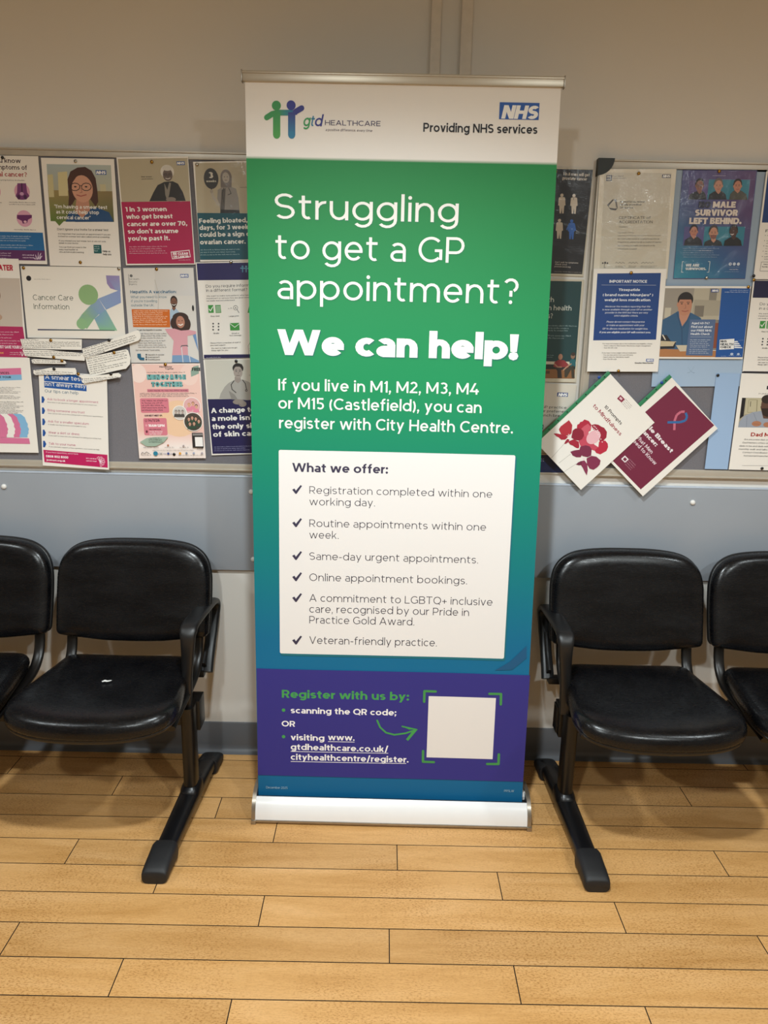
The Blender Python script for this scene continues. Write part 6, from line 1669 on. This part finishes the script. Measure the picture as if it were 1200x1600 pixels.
BANNER_PRINT = [
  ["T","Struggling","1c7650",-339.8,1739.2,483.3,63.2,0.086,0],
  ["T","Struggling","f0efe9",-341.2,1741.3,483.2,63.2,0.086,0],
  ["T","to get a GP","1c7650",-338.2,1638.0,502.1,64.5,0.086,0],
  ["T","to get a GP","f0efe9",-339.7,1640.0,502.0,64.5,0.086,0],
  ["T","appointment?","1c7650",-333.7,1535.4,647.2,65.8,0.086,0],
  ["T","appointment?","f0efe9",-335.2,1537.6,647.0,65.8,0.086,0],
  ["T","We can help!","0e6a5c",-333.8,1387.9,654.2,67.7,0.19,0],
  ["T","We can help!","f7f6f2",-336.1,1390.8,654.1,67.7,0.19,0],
  ["T","If you live in M1, M2, M3, M4","f0efe9",-334.4,1295.2,551.1,30.8,0.115,0],
  ["T","or M15 (Castlefield), you can","f0efe9",-334.7,1245.2,561.4,31.1,0.115,0],
  ["T","register with City Health Centre.","f0efe9",-332.7,1190.9,649.0,31.5,0.115,0],
  ["L","3f9a5a",13.7,[-360.2,1986.8,-345.8,1995.6,-330.1,1999.2],1],
  ["G",["3f9a5a","2a7fa8","2a7fa8","3f9a5a"],[-332.9,2005.7,-297.3,2006.4,-297.3,1992.6,-333.0,1991.9]],
  ["G",["2a7fa8","3a3f90","3a3f90","2a7fa8"],[-300.1,2006.3,-285.9,2005.3,-281.6,1994.9,-300.2,1992.6]],
  ["L","3a3f90",13.7,[-285.9,2002.0,-270.2,2010.8],1],
  ["G",["3f9a5a","3f9a5a","4aa04c","4aa04c"],[-343.7,1999.6,-325.1,2000.0,-325.4,1945.2,-344.1,1944.9]],
  ["C","4aa04c",-334.7,1945.7,9.0,9.0],
  ["G",["3a3f90","3a3f90","2a7fa8","2a7fa8"],[-305.1,2000.3,-286.6,2000.7,-286.7,1945.9,-305.3,1945.6]],
  ["C","2a7fa8",-296.0,1946.4,9.0,9.0],
  ["C","3f9a5a",-335.0,2015.5,11.6,11.6],
  ["C","3a3f98",-297.3,2016.9,11.6,11.6],
  ["T","g","3fa060",-267.4,1968.1,17.2,27.6,0.12,1],
  ["T","t","2a7fa8",-248.8,1968.5,9.3,26.3,0.12,1],
  ["T","d","3a3f90",-238.0,1968.7,19.3,27.0,0.12,1],
  ["T","HEALTHCARE","4a4468",-210.2,1971.9,142.9,11.9,0.095,0],
  ["T","a positive difference, every time","6a6070",-208.7,1958.0,120.2,5.9,0.09,1],
  ["R","2a5cb0",236.2,2033.9,337.7,1993.9,0],
  ["T","NHS","f6f6f4",241.7,1995.4,91.7,32.0,0.2,1],
  ["T","Providing NHS services","15141c",43.0,1960.8,293.3,21.1,0.135,0],
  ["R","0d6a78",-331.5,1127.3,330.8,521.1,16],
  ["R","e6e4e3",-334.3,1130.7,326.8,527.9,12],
  ["T","What we offer:","34304a",-296.6,1069.9,269.2,25.0,0.15,0],
  ["T","Registration completed within one","33303e",-248.1,1008.7,516.0,21.1,0.072,0],
  ["T","working day.","33303e",-248.1,975.5,185.9,21.2,0.072,0],
  ["T","Routine appointments within one","33303e",-247.9,912.8,503.1,21.5,0.072,0],
  ["T","week.","33303e",-247.9,879.0,83.6,21.6,0.072,0],
  ["T","Same-day urgent appointments.","33303e",-247.7,815.9,485.0,21.8,0.072,0],
  ["T","Online appointment bookings.","33303e",-247.6,752.8,455.9,22.1,0.072,0],
  ["T","A commitment to LGBTQ+ inclusive","33303e",-247.5,690.4,532.0,22.4,0.072,0],
  ["T","care, recognised by our Pride in","33303e",-247.4,656.7,465.6,22.5,0.072,0],
  ["T","Practice Gold Award.","33303e",-247.3,623.6,307.0,22.6,0.072,0],
  ["T","Veteran-friendly practice.","33303e",-247.2,560.5,375.1,22.9,0.072,0],
  ["P","34304a",[-296.7,1018.9,-290.5,1022.5,-286.3,1016.3,-287.7,1007.1]],
  ["P","34304a",[-287.7,1007.1,-286.3,1016.3,-273.1,1032.7,-269.0,1030.0,-284.3,1007.2]],
  ["P","34304a",[-297.0,923.1,-290.7,926.8,-286.5,920.5,-287.9,911.1]],
  ["P","34304a",[-287.9,911.1,-286.5,920.5,-273.2,937.3,-269.0,934.5,-284.4,911.2]],
  ["P","34304a",[-297.2,826.4,-290.8,830.2,-286.6,823.7,-288.0,814.2]],
  ["P","34304a",[-288.0,814.2,-286.6,823.7,-273.2,840.8,-268.9,838.0,-284.5,814.3]],
  ["P","34304a",[-297.4,763.3,-291.0,767.2,-286.7,760.7,-288.1,751.0]],
  ["P","34304a",[-288.1,751.0,-286.7,760.7,-273.2,777.9,-268.9,775.1,-284.6,751.1]],
  ["P","34304a",[-297.5,700.4,-291.1,704.2,-286.8,697.6,-288.2,687.9]],
  ["P","34304a",[-288.2,687.9,-286.8,697.6,-273.2,715.1,-268.9,712.2,-284.7,688.0]],
  ["P","34304a",[-297.8,569.9,-291.3,573.9,-287.0,567.1,-288.5,557.1]],
  ["P","34304a",[-288.5,557.1,-287.0,567.1,-273.2,585.0,-268.9,582.1,-284.8,557.2]],
  ["R","2c2a80",-409.0,478.6,427.2,131.2,0],
  ["P","08527c",[390.8,570.2,393.0,532.0,353.2,494.0,302.5,491.1,344.6,519.2]],
  ["T","Register with us by:","3f9a50",-329.2,387.7,380.4,25.2,0.155,0],
  ["C","3f9a50",-324.3,347.5,5.4,5.4],
  ["T","scanning the QR code;","f2f2f4",-302.9,338.5,317.1,19.0,0.145,0],
  ["T","OR","f2f2f4",-330.4,294.7,40.8,18.4,0.145,0],
  ["C","3f9a50",-324.7,261.1,5.4,5.4],
  ["T","visiting","f2f2f4",-303.1,250.4,101.9,19.3,0.145,0],
  ["T","www.","f2f2f4",-190.1,253.5,80.3,19.3,0.145,0],
  ["T","gtdhealthcare.co.uk/","f2f2f4",-303.2,218.8,295.9,19.5,0.145,0],
  ["T","cityhealthcentre/register.","f2f2f4",-303.3,185.4,358.7,19.6,0.145,0],
  ["L","f2f2f4",1.7,[-190.1,248.7,-109.8,249.2],0],
  ["L","f2f2f4",1.7,[-303.2,213.1,-7.2,214.8],0],
  ["L","f2f2f4",1.7,[-303.3,179.7,48.1,182.1],0],
  ["L","3f9a50",5.4,[-42.9,321.7,-33.6,299.6,-15.4,282.4,9.9,275.9,43.1,281.6,70.2,292.0],1],
  ["P","3f9a50",[29.9,305.3,80.4,295.5,53.9,293.9]],
  ["P","3f9a50",[80.4,295.5,51.9,256.9,45.1,261.6,64.4,289.4]],
  ["L","3f9a50",4.6,[32.9,303.8,76.0,294.5],1],
  ["R","e6e3e1",109.4,403.3,309.7,204.1,0],
  ["T","December 2025","a8c8d8",-379.1,87.0,65.7,7.5,0.08,0],
  ["T","PR5LW","a8c8d8",350.5,96.0,30.0,7.4,0.08,0],
  ["L","3f8f4c",7.4,[96.3,384.9,96.2,419.1,129.8,418.6],1],
  ["L","3f8f4c",7.4,[289.6,416.3,324.1,416.7,325.1,383.4],1],
  ["L","3f8f4c",7.6,[98.3,224.8,99.0,189.2,132.2,188.9],1],
  ["L","3f8f4c",7.6,[294.1,187.8,328.3,188.7,327.9,221.0],1],
]
PINS = [
  (-1119.2,-21.3,1923.4,"k","at the top of the symptoms poster"),
  (-907.4,-23.5,1918.0,"s","at the top of the poster of the woman in glasses"),
  (-914.1,-23.5,1638.2,"b","at the foot of the poster of the woman in glasses"),
  (-1086.7,-21.3,1619.0,"b","in the top left corner of the landscape information sheet"),
  (-801.0,-21.3,1622.4,"s","in the top right corner of the landscape information sheet"),
  (-686.5,-21.3,1921.3,"b","at the top of the magenta poster"),
  (-554.9,-23.5,1916.4,"s","in the corner of the balloon poster"),
  (-687.8,-21.3,1623.9,"b","at the top of the pale vaccination poster"),
  (-463.7,-23.5,1648.8,"s","at the top of the navy-headed format notice beside the banner"),
  (-673.7,-25.7,1343.0,"b","at the top of the pink menopause poster"),
  (-455.9,-21.3,1357.4,"k","above the head of the man with a stethoscope"),
  (-659.2,-25.7,1063.2,"k","at the foot of the pink menopause poster"),
  (-1018.9,-30.1,1408.6,"b","through the longest level text strip"),
  (-1015.1,-27.9,1358.1,"b","through the sloping text strip"),
  (-989.9,-30.1,1347.7,"b","through the smallest rounded slip"),
  (-1015.2,-32.3,1322.5,"k","through the rounded slip over the smear tips poster"),
  (-940.7,-34.5,1309.2,"b","at the right end of the rounded slip over the smear tips poster"),
  (-839.8,-32.3,1412.8,"k","through the long tilted strip"),
  (-827.9,-30.1,1375.9,"b","through the largest rounded cutting"),
  (-840.3,-34.5,1311.4,"k","through the thin pointed slip"),
  (730.0,-25.7,1919.2,"b","at the top of the grey certificate"),
  (491.8,-5.6,1923.2,"b","in the top corner of the black poster beside the banner"),
  (734.1,-30.1,1642.7,"b","at the top of the blue medication notice"),
  (965.2,-21.3,1931.0,"b","at the top of the purple survivors poster"),
  (965.1,-21.3,1633.8,"s","at the foot of the purple survivors poster"),
  (1103.5,-25.7,1642.0,"k","in the lower corner of the blue-topped poster at the right edge"),
  (1091.0,-27.9,1609.8,"b","in the top right corner of the desk poster"),
  (494.0,-7.6,1616.5,"b","in the top corner of the dark green poster"),
  (497.9,-7.6,1314.2,"b","below the dark green poster"),
  (723.5,-30.1,1353.5,"b","at the foot of the blue medication notice"),
  (1105.8,-25.7,1630.8,"b","in the corner of the format notice at the right edge"),
  (1034.3,-23.5,1346.4,"k","in the corner of the narrow pale blue sheet"),
  (663.1,-38.9,1333.1,"u","through the green spine of the white poppy booklet"),
  (859.4,-34.5,1321.0,"u","through the green spine of the maroon booklet"),
  (1211.3,-25.7,1057.8,"k","at the foot of the fatherhood poster"),
]

# ------------------------------------------------------------------ posters
FIN = dict(l='lam', s='lams', m='matte')
def build_paper(kind, label, cat, x, y, z, ang, paper, fin, sheet, ops):
    o = thing(kind, label, cat, (x / 1000, y / 1000, z / 1000)); o.rotation_euler = (0, -ang, 0)
    pts = list(zip(sheet[::2], sheet[1::2])); xs = [p[0] for p in pts]; ys = [p[1] for p in pts]
    pr = Print(step=.022, clip=(min(xs) + .3, max(xs) - .3, min(ys) + .3, max(ys) - .3)); pr.z = .05; pr.ops(ops)
    pr.build('p', 'printed_sheet', FIN[fin], o, sheet=(pts, .0006, hexc(paper))); tag(pr.build('l', 'printed_lettering', FIN[fin], o), kind='stuff')
    if kind == 'booklet':
        hx = max(xs); hy = max(ys)
        boxo('spine_strip', 'green', (-(hx + 11.5) / 1000, -(hx - .5) / 1000, -.0012, .0008, -hy / 1000, (hy + 1) / 1000), o, bev=.0004)
        bm = bmesh.new(); xc = -(hx + 5.5) / 1000
        rings_mesh(bm, [[Vector((.0022 * math.cos(a * PI / 5), yy, .0022 * math.sin(a * PI / 5))) for a in range(10)] for yy in (-.0011, -.0016)])
        h = bm_obj('punched_hole', bm, 'dark', o, smooth=False)
        for k in range(8):
            c = h if k == 0 else link('punched_hole', h.data, o)
            c.location = (xc, 0, (-hy + 2 * hy * (k + .5) / 8) / 1000)
    return o
for P_ in POSTERS: build_paper(*P_)

PM = dict(b=('brass', 'brass'), s=('silver', 'silver'), k=('blackpin', 'black'), u=('bluepin', 'blue'))
pinmesh = {}
for x, y, z, c, what in PINS:
    if c not in pinmesh:
        bm = bmesh.new(); rs = []
        for rr, yy in ((.0006, .0004), (.0006, 0), (.0046, -.0002), (.0048, -.0009), (.0042, -.0019), (.0026, -.0027), (.0009, -.003)):
            rs.append([Vector((rr * math.cos(a * PI / 8), yy, rr * math.sin(a * PI / 8))) for a in range(16)])
        rings_mesh(bm, rs); ob = bm_obj('drawing_pin', bm, PM[c][0], None); pinmesh[c] = ob.data
    else: ob = link('drawing_pin', pinmesh[c])
    ob.location = (x / 1000, y / 1000, z / 1000)
    tag(ob, PM[c][1] + ' drawing pin ' + what, 'drawing pin', 'drawing pins on the notice boards')

# ------------------------------------------------------------------ roller banner
BN = thing('roller_banner', 'tall green and purple roller banner with a white header, standing on the floor', 'banner', (.045, -.352, 0), -.0107)
ZB, ZT = .048, 2.080
def bw(a, b, z):
    """banner sheet in its own frame: leans back, with a slight ripple"""
    X_, Z_ = a / 1000, b / 1000
    k = max(0., min(1., (Z_ - ZB) / (ZT - ZB))); env = math.sin(PI * k) ** .5 if 0 < k < 1 else 0
    y = .085 / 2.03 * (Z_ - .05) + .0016 * env * math.sin(X_ * 9 + Z_ * 1.3) + .0004 * env * math.sin(X_ * 19 - Z_ * 4)
    return (X_, y - z / 1000, Z_)
xbl, xbr, xtl, xtr = -.4035, .4075, -.415, .390
bm = bmesh.new(); nx, nz = 40, 100; g = []
for j in range(nz + 1):
    k = j / nz; Z_ = ZB + (ZT - ZB) * k; a = xbl + (xtl - xbl) * k; b = xbr + (xtr - xbr) * k
    g.append([bm.verts.new(bw((a + (b - a) * i / nx) * 1000, Z_ * 1000, 0)) for i in range(nx + 1)])
for j in range(nz):
    for i in range(nx): bm.faces.new((g[j][i], g[j][i + 1], g[j + 1][i + 1], g[j + 1][i]))
tb = NT('banner_film_gradient')
tc = tb.n('ShaderNodeTexCoord'); sp = tb.n('ShaderNodeSeparateXYZ'); tb.l(tc.outputs['Object'], sp.inputs[0])
mr = tb.n('ShaderNodeMapRange'); mr.inputs['From Min'].default_value = 0.; mr.inputs['From Max'].default_value = 2.1; tb.l(sp.outputs['Z'], mr.inputs[0])
rmp = tb.ramp(mr.outputs[0], [(.0, hexc('0c5f8c')), (.17, hexc('0a6a9a')), (.27, hexc('08688f')), (.38, hexc('05767c')), (.50, hexc('0a826a')), (.62, hexc('148a56')), (.86, hexc('268649')), (.8998, hexc('268649')), (.9000, hexc('f2efea')), (1., hexc('f2efea'))])
rmp.color_ramp.interpolation = 'LINEAR'
tb.l(rmp.outputs[0], tb.b.inputs['Base Color']); tb.b.inputs['Roughness'].default_value = .55; tb.b.inputs['Specular IOR Level'].default_value = .3
bm_obj('banner_sheet', bm, tb.m, BN)
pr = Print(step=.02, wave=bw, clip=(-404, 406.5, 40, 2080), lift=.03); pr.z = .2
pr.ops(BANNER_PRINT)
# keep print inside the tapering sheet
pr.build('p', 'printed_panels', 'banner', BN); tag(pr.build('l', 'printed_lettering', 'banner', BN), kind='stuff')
# top clip rail
bm = bmesh.new(); ty = bw(0, 2083, 0)[1]
box(bm, xtl - .006, xtr + .006, ty - .009, ty + .006, ZT - .010, ZT + .015, bev=.003)
box(bm, xtl - .006, xtr + .006, ty - .011, ty - .008, ZT + .008, ZT + .0125, bev=.001)
bm_obj('top_rail', bm, 'rail', BN)
for xx in (xtl - .0085, xtr + .0055): boxo('rail_end_cap', 'chrome', (xx, xx + .003, ty - .0115, ty + .0075, ZT - .012, ZT + .0165), BN, bev=.001)
bm = bmesh.new()
sweep(bm, [Vector((0, .10, .04)), Vector((0, .106, 1.0)), Vector((0, .104, ZT - .02))], oval(.009, .009, 12)); bm_obj('support_pole', bm, 'chrome', BN)
# cassette: white curved front cover, dark slot, chrome end caps, swivel feet
def bprof(s=0.):
    return [(-.052 - s, .010 - s), (-.050 - s, .024), (-.045 - s, .045), (-.034 - s, .066), (-.018, .080 + s), (.0, .086 + s), (.030, .088 + s), (.075, .082 + s), (.110, .062 + s * .7), (.128 + s, .035), (.130 + s, .008 - s)]
def prism(name, mat, pr_, x0, x1, parent, smooth=True, angle=30):
    bm = bmesh.new(); rings_mesh(bm, [[Vector((x, y, z)) for y, z in pr_] for x in (x0, x1)]); return bm_obj(name, bm, mat, parent, smooth=smooth, angle=angle)
prism('cassette_cover', 'base', [(-.0525, .014), (-.0505, .026), (-.0455, .045), (-.0345, .0635), (-.0215, .0735), (-.016, .071), (-.016, .014)], -.405, .418, BN)
prism('cassette_body', 'base', [(.012, .072), (.02, .083), (.075, .078), (.108, .058), (.126, .033), (.128, .012), (.012, .012)], -.405, .418, BN)
boxo('cassette_slot', 'dark', (-.405, .418, -.017, .013, .012, .062), BN)
boxo('front_lip', 'chrome', (-.405, .418, -.0555, .120, .006, .0135), BN, bev=.002)
for xx in (-.4165, .4175):
    prism('end_cap', 'chrome', bprof(.003), xx, xx + .0115, BN)
    bm = bmesh.new(); inner = [(y * .88 + .004, z * .80 + .012) for y, z in bprof(0)]
    xs_ = (xx - .0008, xx + .0123); rings_mesh(bm, [[Vector((x, y, z)) for y, z in inner] for x in xs_]); bm_obj('end_cap_inset', bm, 'rubber', BN)
    boxo('corner_block', 'chrome', (xx - .001, xx + .0135, -.058, -.040, .0, .014), BN, bev=.0015)
for xx in (-.30, .30):
    boxo('levelling_foot', 'rubber', (xx - .02, xx + .02, -.04, .11, 0., .007), BN, bev=.001)

# ------------------------------------------------------------------ beam seating
def superpt(t, a, b, p):
    c, s = math.cos(t), math.sin(t); return (a * math.copysign(abs(c) ** (2 / p), c), b * math.copysign(abs(s) ** (2 / p), s))
def lerp(tab, v):
    if v <= tab[0][0]: return tab[0][1]
    for (a, x), (b, y) in zip(tab, tab[1:]):
        if v <= b: t = (v - a) / (b - a); return x + (y - x) * t
    return tab[-1][1]
def outline_back(n=72):
    """closed outline (u across, v up the back): broad rounded shoulders, almost square lower corners, sagging bottom edge"""
    pts = []
    key = [(0, -.024), (.09, -.021), (.18, -.008), (.222, .000), (.2335, .010), (.2365, .03), (.238, .12), (.238, .19), (.236, .225), (.229, .262), (.215, .292), (.193, .315), (.163, .331), (.12, .340), (.06, .3445), (0, .345)]
    P = smooth_path([(a, b, 0) for a, b in key], 3)
    right = [(p.x, p.y) for p in P]; left = [(-a, b) for a, b in right[::-1]]
    return right + left[1:-1]
def outline_seat():
    """closed outline (u across, v forward): straight narrower rear, bowed front"""
    key = [(0, -.0), (.10, .0), (.165, .004), (.188, .014), (.200, .035), (.212, .10), (.226, .18), (.239, .27), (.244, .32), (.2435, .355), (.235, .39), (.216, .420), (.185, .441), (.14, .456), (.08, .465), (0, .468)]
    P = smooth_path([(a, b, 0) for a, b in key], 3)
    right = [(p.x, p.y) for p in P]; left = [(-a, b) for a, b in right[::-1]]
    return right + left[1:-1]
def cushion(bm, outl, cen, levels, fmap):
    """levels: (scale towards the centre, thickness); fmap(u, v, d) -> point"""
    rings = []
    for sc_, d in levels:
        rings.append([Vector(fmap(cen[0] + (u - cen[0]) * sc_, cen[1] + (v - cen[1]) * sc_, d)) for u, v in outl])
    rings_mesh(bm, rings)
OB, OS = outline_back(), outline_seat()
def back_map(u, v, d):
    # v up the back from z=.492; leans back, wraps forward at the sides
    z = .513 + v * .825; y = -.165 + v * .22 - (u / .24) ** 2 * .012 - .035 * ((v - .12) / .2) ** 2 * .25
    return (u, y - d, z)
def seat_map(u, v, d):
    y = -.180 - v * .90; f = v / .468; u = u * (.985 - .03 * math.sin(PI * min(max(f, 0), 1)))
    z = .414 + .012 * f * f * 0 - .010 * math.sin(PI * min(f, 1)) * (1 - (u / .25) ** 2) + .006 * (u / .24) ** 2
    if f > .70: z -= .020 * ((f - .70) / .30) ** 2
    return (u, y, z + d)
def seat_unit(B, xc, mesh, boff=0.):
    def add(name, key, fn, mat):
        if key not in mesh:
            bm = bmesh.new(); fn(bm); o = bm_obj(name, bm, mat, B, angle=60); mesh[key] = o.data
        else: o = link(name, mesh[key], B)
        o.location = (xc + (boff if key[0] in 'bf' else 0), 0, 0); return o
    L = [(1, .0), (1.012, .008), (1.012, .016), (.995, .026), (.965, .033), (.90, .039), (.75, .043), (.5, .045), (.25, .046), (.05, .046)]
    add('backrest_cushion', 'bc', lambda bm: cushion(bm, OB, (0, .17), [(s, d - .012) for s, d in L], back_map), 'vinyl')
    S = [(.05, 0), (.6, 0), (.97, .0), (1.015, .004), (1.022, .010), (1.015, .016), (1., .018)]
    add('backrest_shell', 'bs', lambda bm: cushion(bm, OB, (0, .17), [(s, -.028 + d) for s, d in S], back_map), 'shell')
    L2 = [(.97, -.012), (1.0, -.006), (1.010, .004), (1.004, .016), (.985, .026), (.955, .033), (.90, .0375), (.78, .040), (.6, .040), (.35, .040), (.05, .040)]
    add('seat_cushion', 'sc', lambda bm: cushion(bm, OS, (0, .24), L2, seat_map), 'vinyl')
    S2 = [(.05, -.030), (.7, -.030), (.93, -.026), (.985, -.018), (1.002, -.009), (.99, -.004)]
    add('seat_shell', 'ss', lambda bm: cushion(bm, OS, (0, .24), S2, seat_map), 'shell')
    for sx in (-1, 1):
        def tube(bm, sx=sx):
            p = smooth_path([(sx * .200, -.138, .62), (sx * .200, -.152, .54), (sx * .200, -.160, .48), (sx * .200, -.180, .435), (sx * .200, -.225, .402), (sx * .198, -.30, .386), (sx * .198, -.44, .378), (sx * .198, -.50, .372)], 6)
            sweep(bm, p, oval(.0165, .0085, 14, 2.4))
        add('frame_tube', 'ft%d' % sx, tube, 'metal')
    def cross(bm):
        box(bm, -.21, .21, -.30, -.27, .352, .376, bev=.003); box(bm, -.15, -.11, -.42, -.20, .338, .374, bev=.003); box(bm, .11, .15, -.42, -.20, .338, .374, bev=.003)
    add('seat_bracket', 'cr', cross, 'metal')
def armrest(B, xi, xo, sgn):
    """closed plastic loop: front strut, level rest, rear strut (x grows towards the outside with sgn)"""
    xm = (xi + xo) / 2; bm = bmesh.new()
    toe = .03 if xm > -1 and xi + B.location.x < 0 else 0.
    path = smooth_path([(xm - sgn * .018, -.318, .345), (xm - sgn * .014, -.320, .40), (xm - sgn * .006, -.330, .49), (xm, -.338, .555), (xm, -.331, .588), (xm, -.300, .602), (xm, -.20, .600), (xm, -.10, .594), (xm, -.060, .586), (xm, -.040, .562), (xm, -.052, .52), (xm, -.085, .46), (xm, -.125, .41), (xm, -.150, .375)], 6)
    path = [Vector((p.x + (p.y + .33) * toe, p.y, p.z)) for p in path]
    n = len(path); sc = []
    for i in range(n):
        k = i / (n - 1)
        wd_ = lerp([(0, .62), (.12, .60), (.26, .85), (.32, 1), (.68, 1), (.74, .9), (.85, .72), (1, .8)], k); th = lerp([(0, .9), (.2, 1.2), (.3, 1.15), (.36, 1.), (.68, 1.), (.8, 1.3), (1, 1.2)], k); sc.append((wd_, th))
    sweep(bm, path, oval(.0255, .0105, 20, 3.2), scales=sc)
    bm_obj('armrest', bm, 'arm', B, angle=50)
    bm = bmesh.new(); sweep(bm, smooth_path([(xm, -.06, .50), (xm, -.075, .47), (xm, -.11, .425), (xm, -.15, .392)], 5), oval(.007, .028, 14, 3)); bm_obj('armrest_web', bm, 'arm', B)
    boxo('armrest_bolt_plate', 'metal', (min(xm - sgn * .06, xm), max(xm - sgn * .06, xm), -.165, -.135, .362, .384), B, bev=.003)
def leg_set(B, x, yaw=0.):
    bm = bmesh.new()
    sweep(bm, [Vector((x, -.312, .05)), Vector((x, -.312, .345))], oval(.0205, .033, 24, 3.0)); bm_obj('leg_post', bm, 'metal', B, angle=50)
    bm = bmesh.new(); rs = []
    for z, k in ((.055, 1.55), (.070, 1.45), (.078, 1.2), (.082, 1.05)): rs.append([Vector((x + a * k, -.312 + b * k, z)) for a, b in oval(.0205, .033, 24, 3.0)])
    rings_mesh(bm, rs); bm_obj('post_collar', bm, 'foot', B)
    def fx(y): return x + yaw * (y + .312)
    # foot bar: arched section that tapers to both ends
    path = [Vector((fx(y), y, z)) for y, z in ((-.60, .030), (-.52, .035), (-.42, .041), (-.312, .046), (-.22, .042), (-.15, .036), (-.10, .032))]
    sc = [(1, .80), (1, .9), (1.04, 1.05), (1.1, 1.18), (1.04, 1.05), (1, .92), (.98, .85)]
    bm = bmesh.new(); sweep(bm, path, oval(.029, .022, 24, 2.8), scales=sc); bm_obj('foot_bar', bm, 'foot', B, angle=50)
    for y0, y1, h in ((-.662, -.560, 1.), (-.064, -.150, .9)):
        d = 1 if y1 > y0 else -1; bm = bmesh.new(); rs = []
        for k, s, zt in ((0, .90, .033), (.025, .97, .0375), (.12, 1., .043), (.3, 1., .0495), (.6, 1., .056), (.9, 1.03, .061), (1., .97, .060)):
            y = y0 + (y1 - y0) * k; ring = []
            for a, b in oval(.0355 * s, 1, 24, 3.6): ring.append(Vector((fx(y) + a, y, .0005 + (b + 1) / 2 * zt * h)))
            rs.append(ring)
        rings_mesh(bm, rs); bm_obj('foot_end_cap', bm, 'rubber', B, angle=50)
def beam_bench(label, seats, legs, arms, x0, x1, boff=0.):
    B = thing('beam_bench', label, 'bench', ((x0 + x1) / 2, 0, 0)); inv = (x0 + x1) / 2; mesh = {}
    # hollow square beam
    bm = bmesh.new(); o_ = [(-.2695, .251), (-.2265, .251), (-.2265, .335), (-.2695, .335)]; i_ = [(-.2665, .254), (-.2295, .254), (-.2295, .332), (-.2665, .332)]
    vs = {}
    for k, X_ in (('a', x0), ('b', x1)):
        vs[k + 'o'] = [bm.verts.new((X_ - inv, y, z)) for y, z in o_]; vs[k + 'i'] = [bm.verts.new((X_ - inv, y, z)) for y, z in i_]
        d_ = .06 if k == 'a' else -.06
        vs[k + 'd'] = [bm.verts.new((X_ - inv + d_, y, z)) for y, z in i_]
    for i in range(4):
        j = (i + 1) % 4; bm.faces.new((vs['ao'][i], vs['ao'][j], vs['bo'][j], vs['bo'][i]))
        for k in 'ab':
            bm.faces.new((vs[k + 'o'][i], vs[k + 'o'][j], vs[k + 'i'][j], vs[k + 'i'][i])); bm.faces.new((vs[k + 'i'][i], vs[k + 'i'][j], vs[k + 'd'][j], vs[k + 'd'][i]))
    for k in 'ab': bm.faces.new(vs[k + 'd'])
    bm_obj('beam', bm, 'metal', B, smooth=False)
    for xc in seats: seat_unit(B, xc - inv, mesh, boff)
    for x, yw in legs:
        leg_set(B, x - inv, yw)
        boxo('beam_clamp', 'metal', (x - inv - .027, x - inv + .027, -.285, -.2195, .243, .3425), B, bev=.003)
    for xi, xo in arms: armrest(B, xi - inv, xo - inv, 1 if xo > xi else -1)
    return B
beam_bench('black vinyl beam bench left of the banner, armrest and foot on its right end', [-.786, -1.289, -1.791], [(-.572, .05), (-1.996, 0)], [(-.580, -.535), (-1.99, -2.035)], -2.04, -.548, .013)
beam_bench('black vinyl beam bench right of the banner, armrest and foot on its left end', [.785, 1.289, 1.793], [(.592, -.04), (2.0, 0)], [(.574, .530), (2.0, 2.045)], .560, 2.05)

# a scrap of torn paper on the left bench
bm = bmesh.new(); pts = [(-.013, -.003), (-.006, .004), (.002, .003), (.008, .007), (.014, .004), (.010, -.001), (.003, -.004), (-.004, -.003), (-.010, -.007)]
rings_mesh(bm, [[Vector((a, b, 0)) for a, b in pts], [Vector((a, b, .0012 + .001 * math.sin(i * 1.7))) for i, (a, b) in enumerate(pts)]])
tag(bm_obj('paper_scrap', bm, 'tissue', None, smooth=False, loc=(-.790, -.375, .4495)), 'tiny scrap of torn white paper lying on the left bench seat', 'paper scrap')
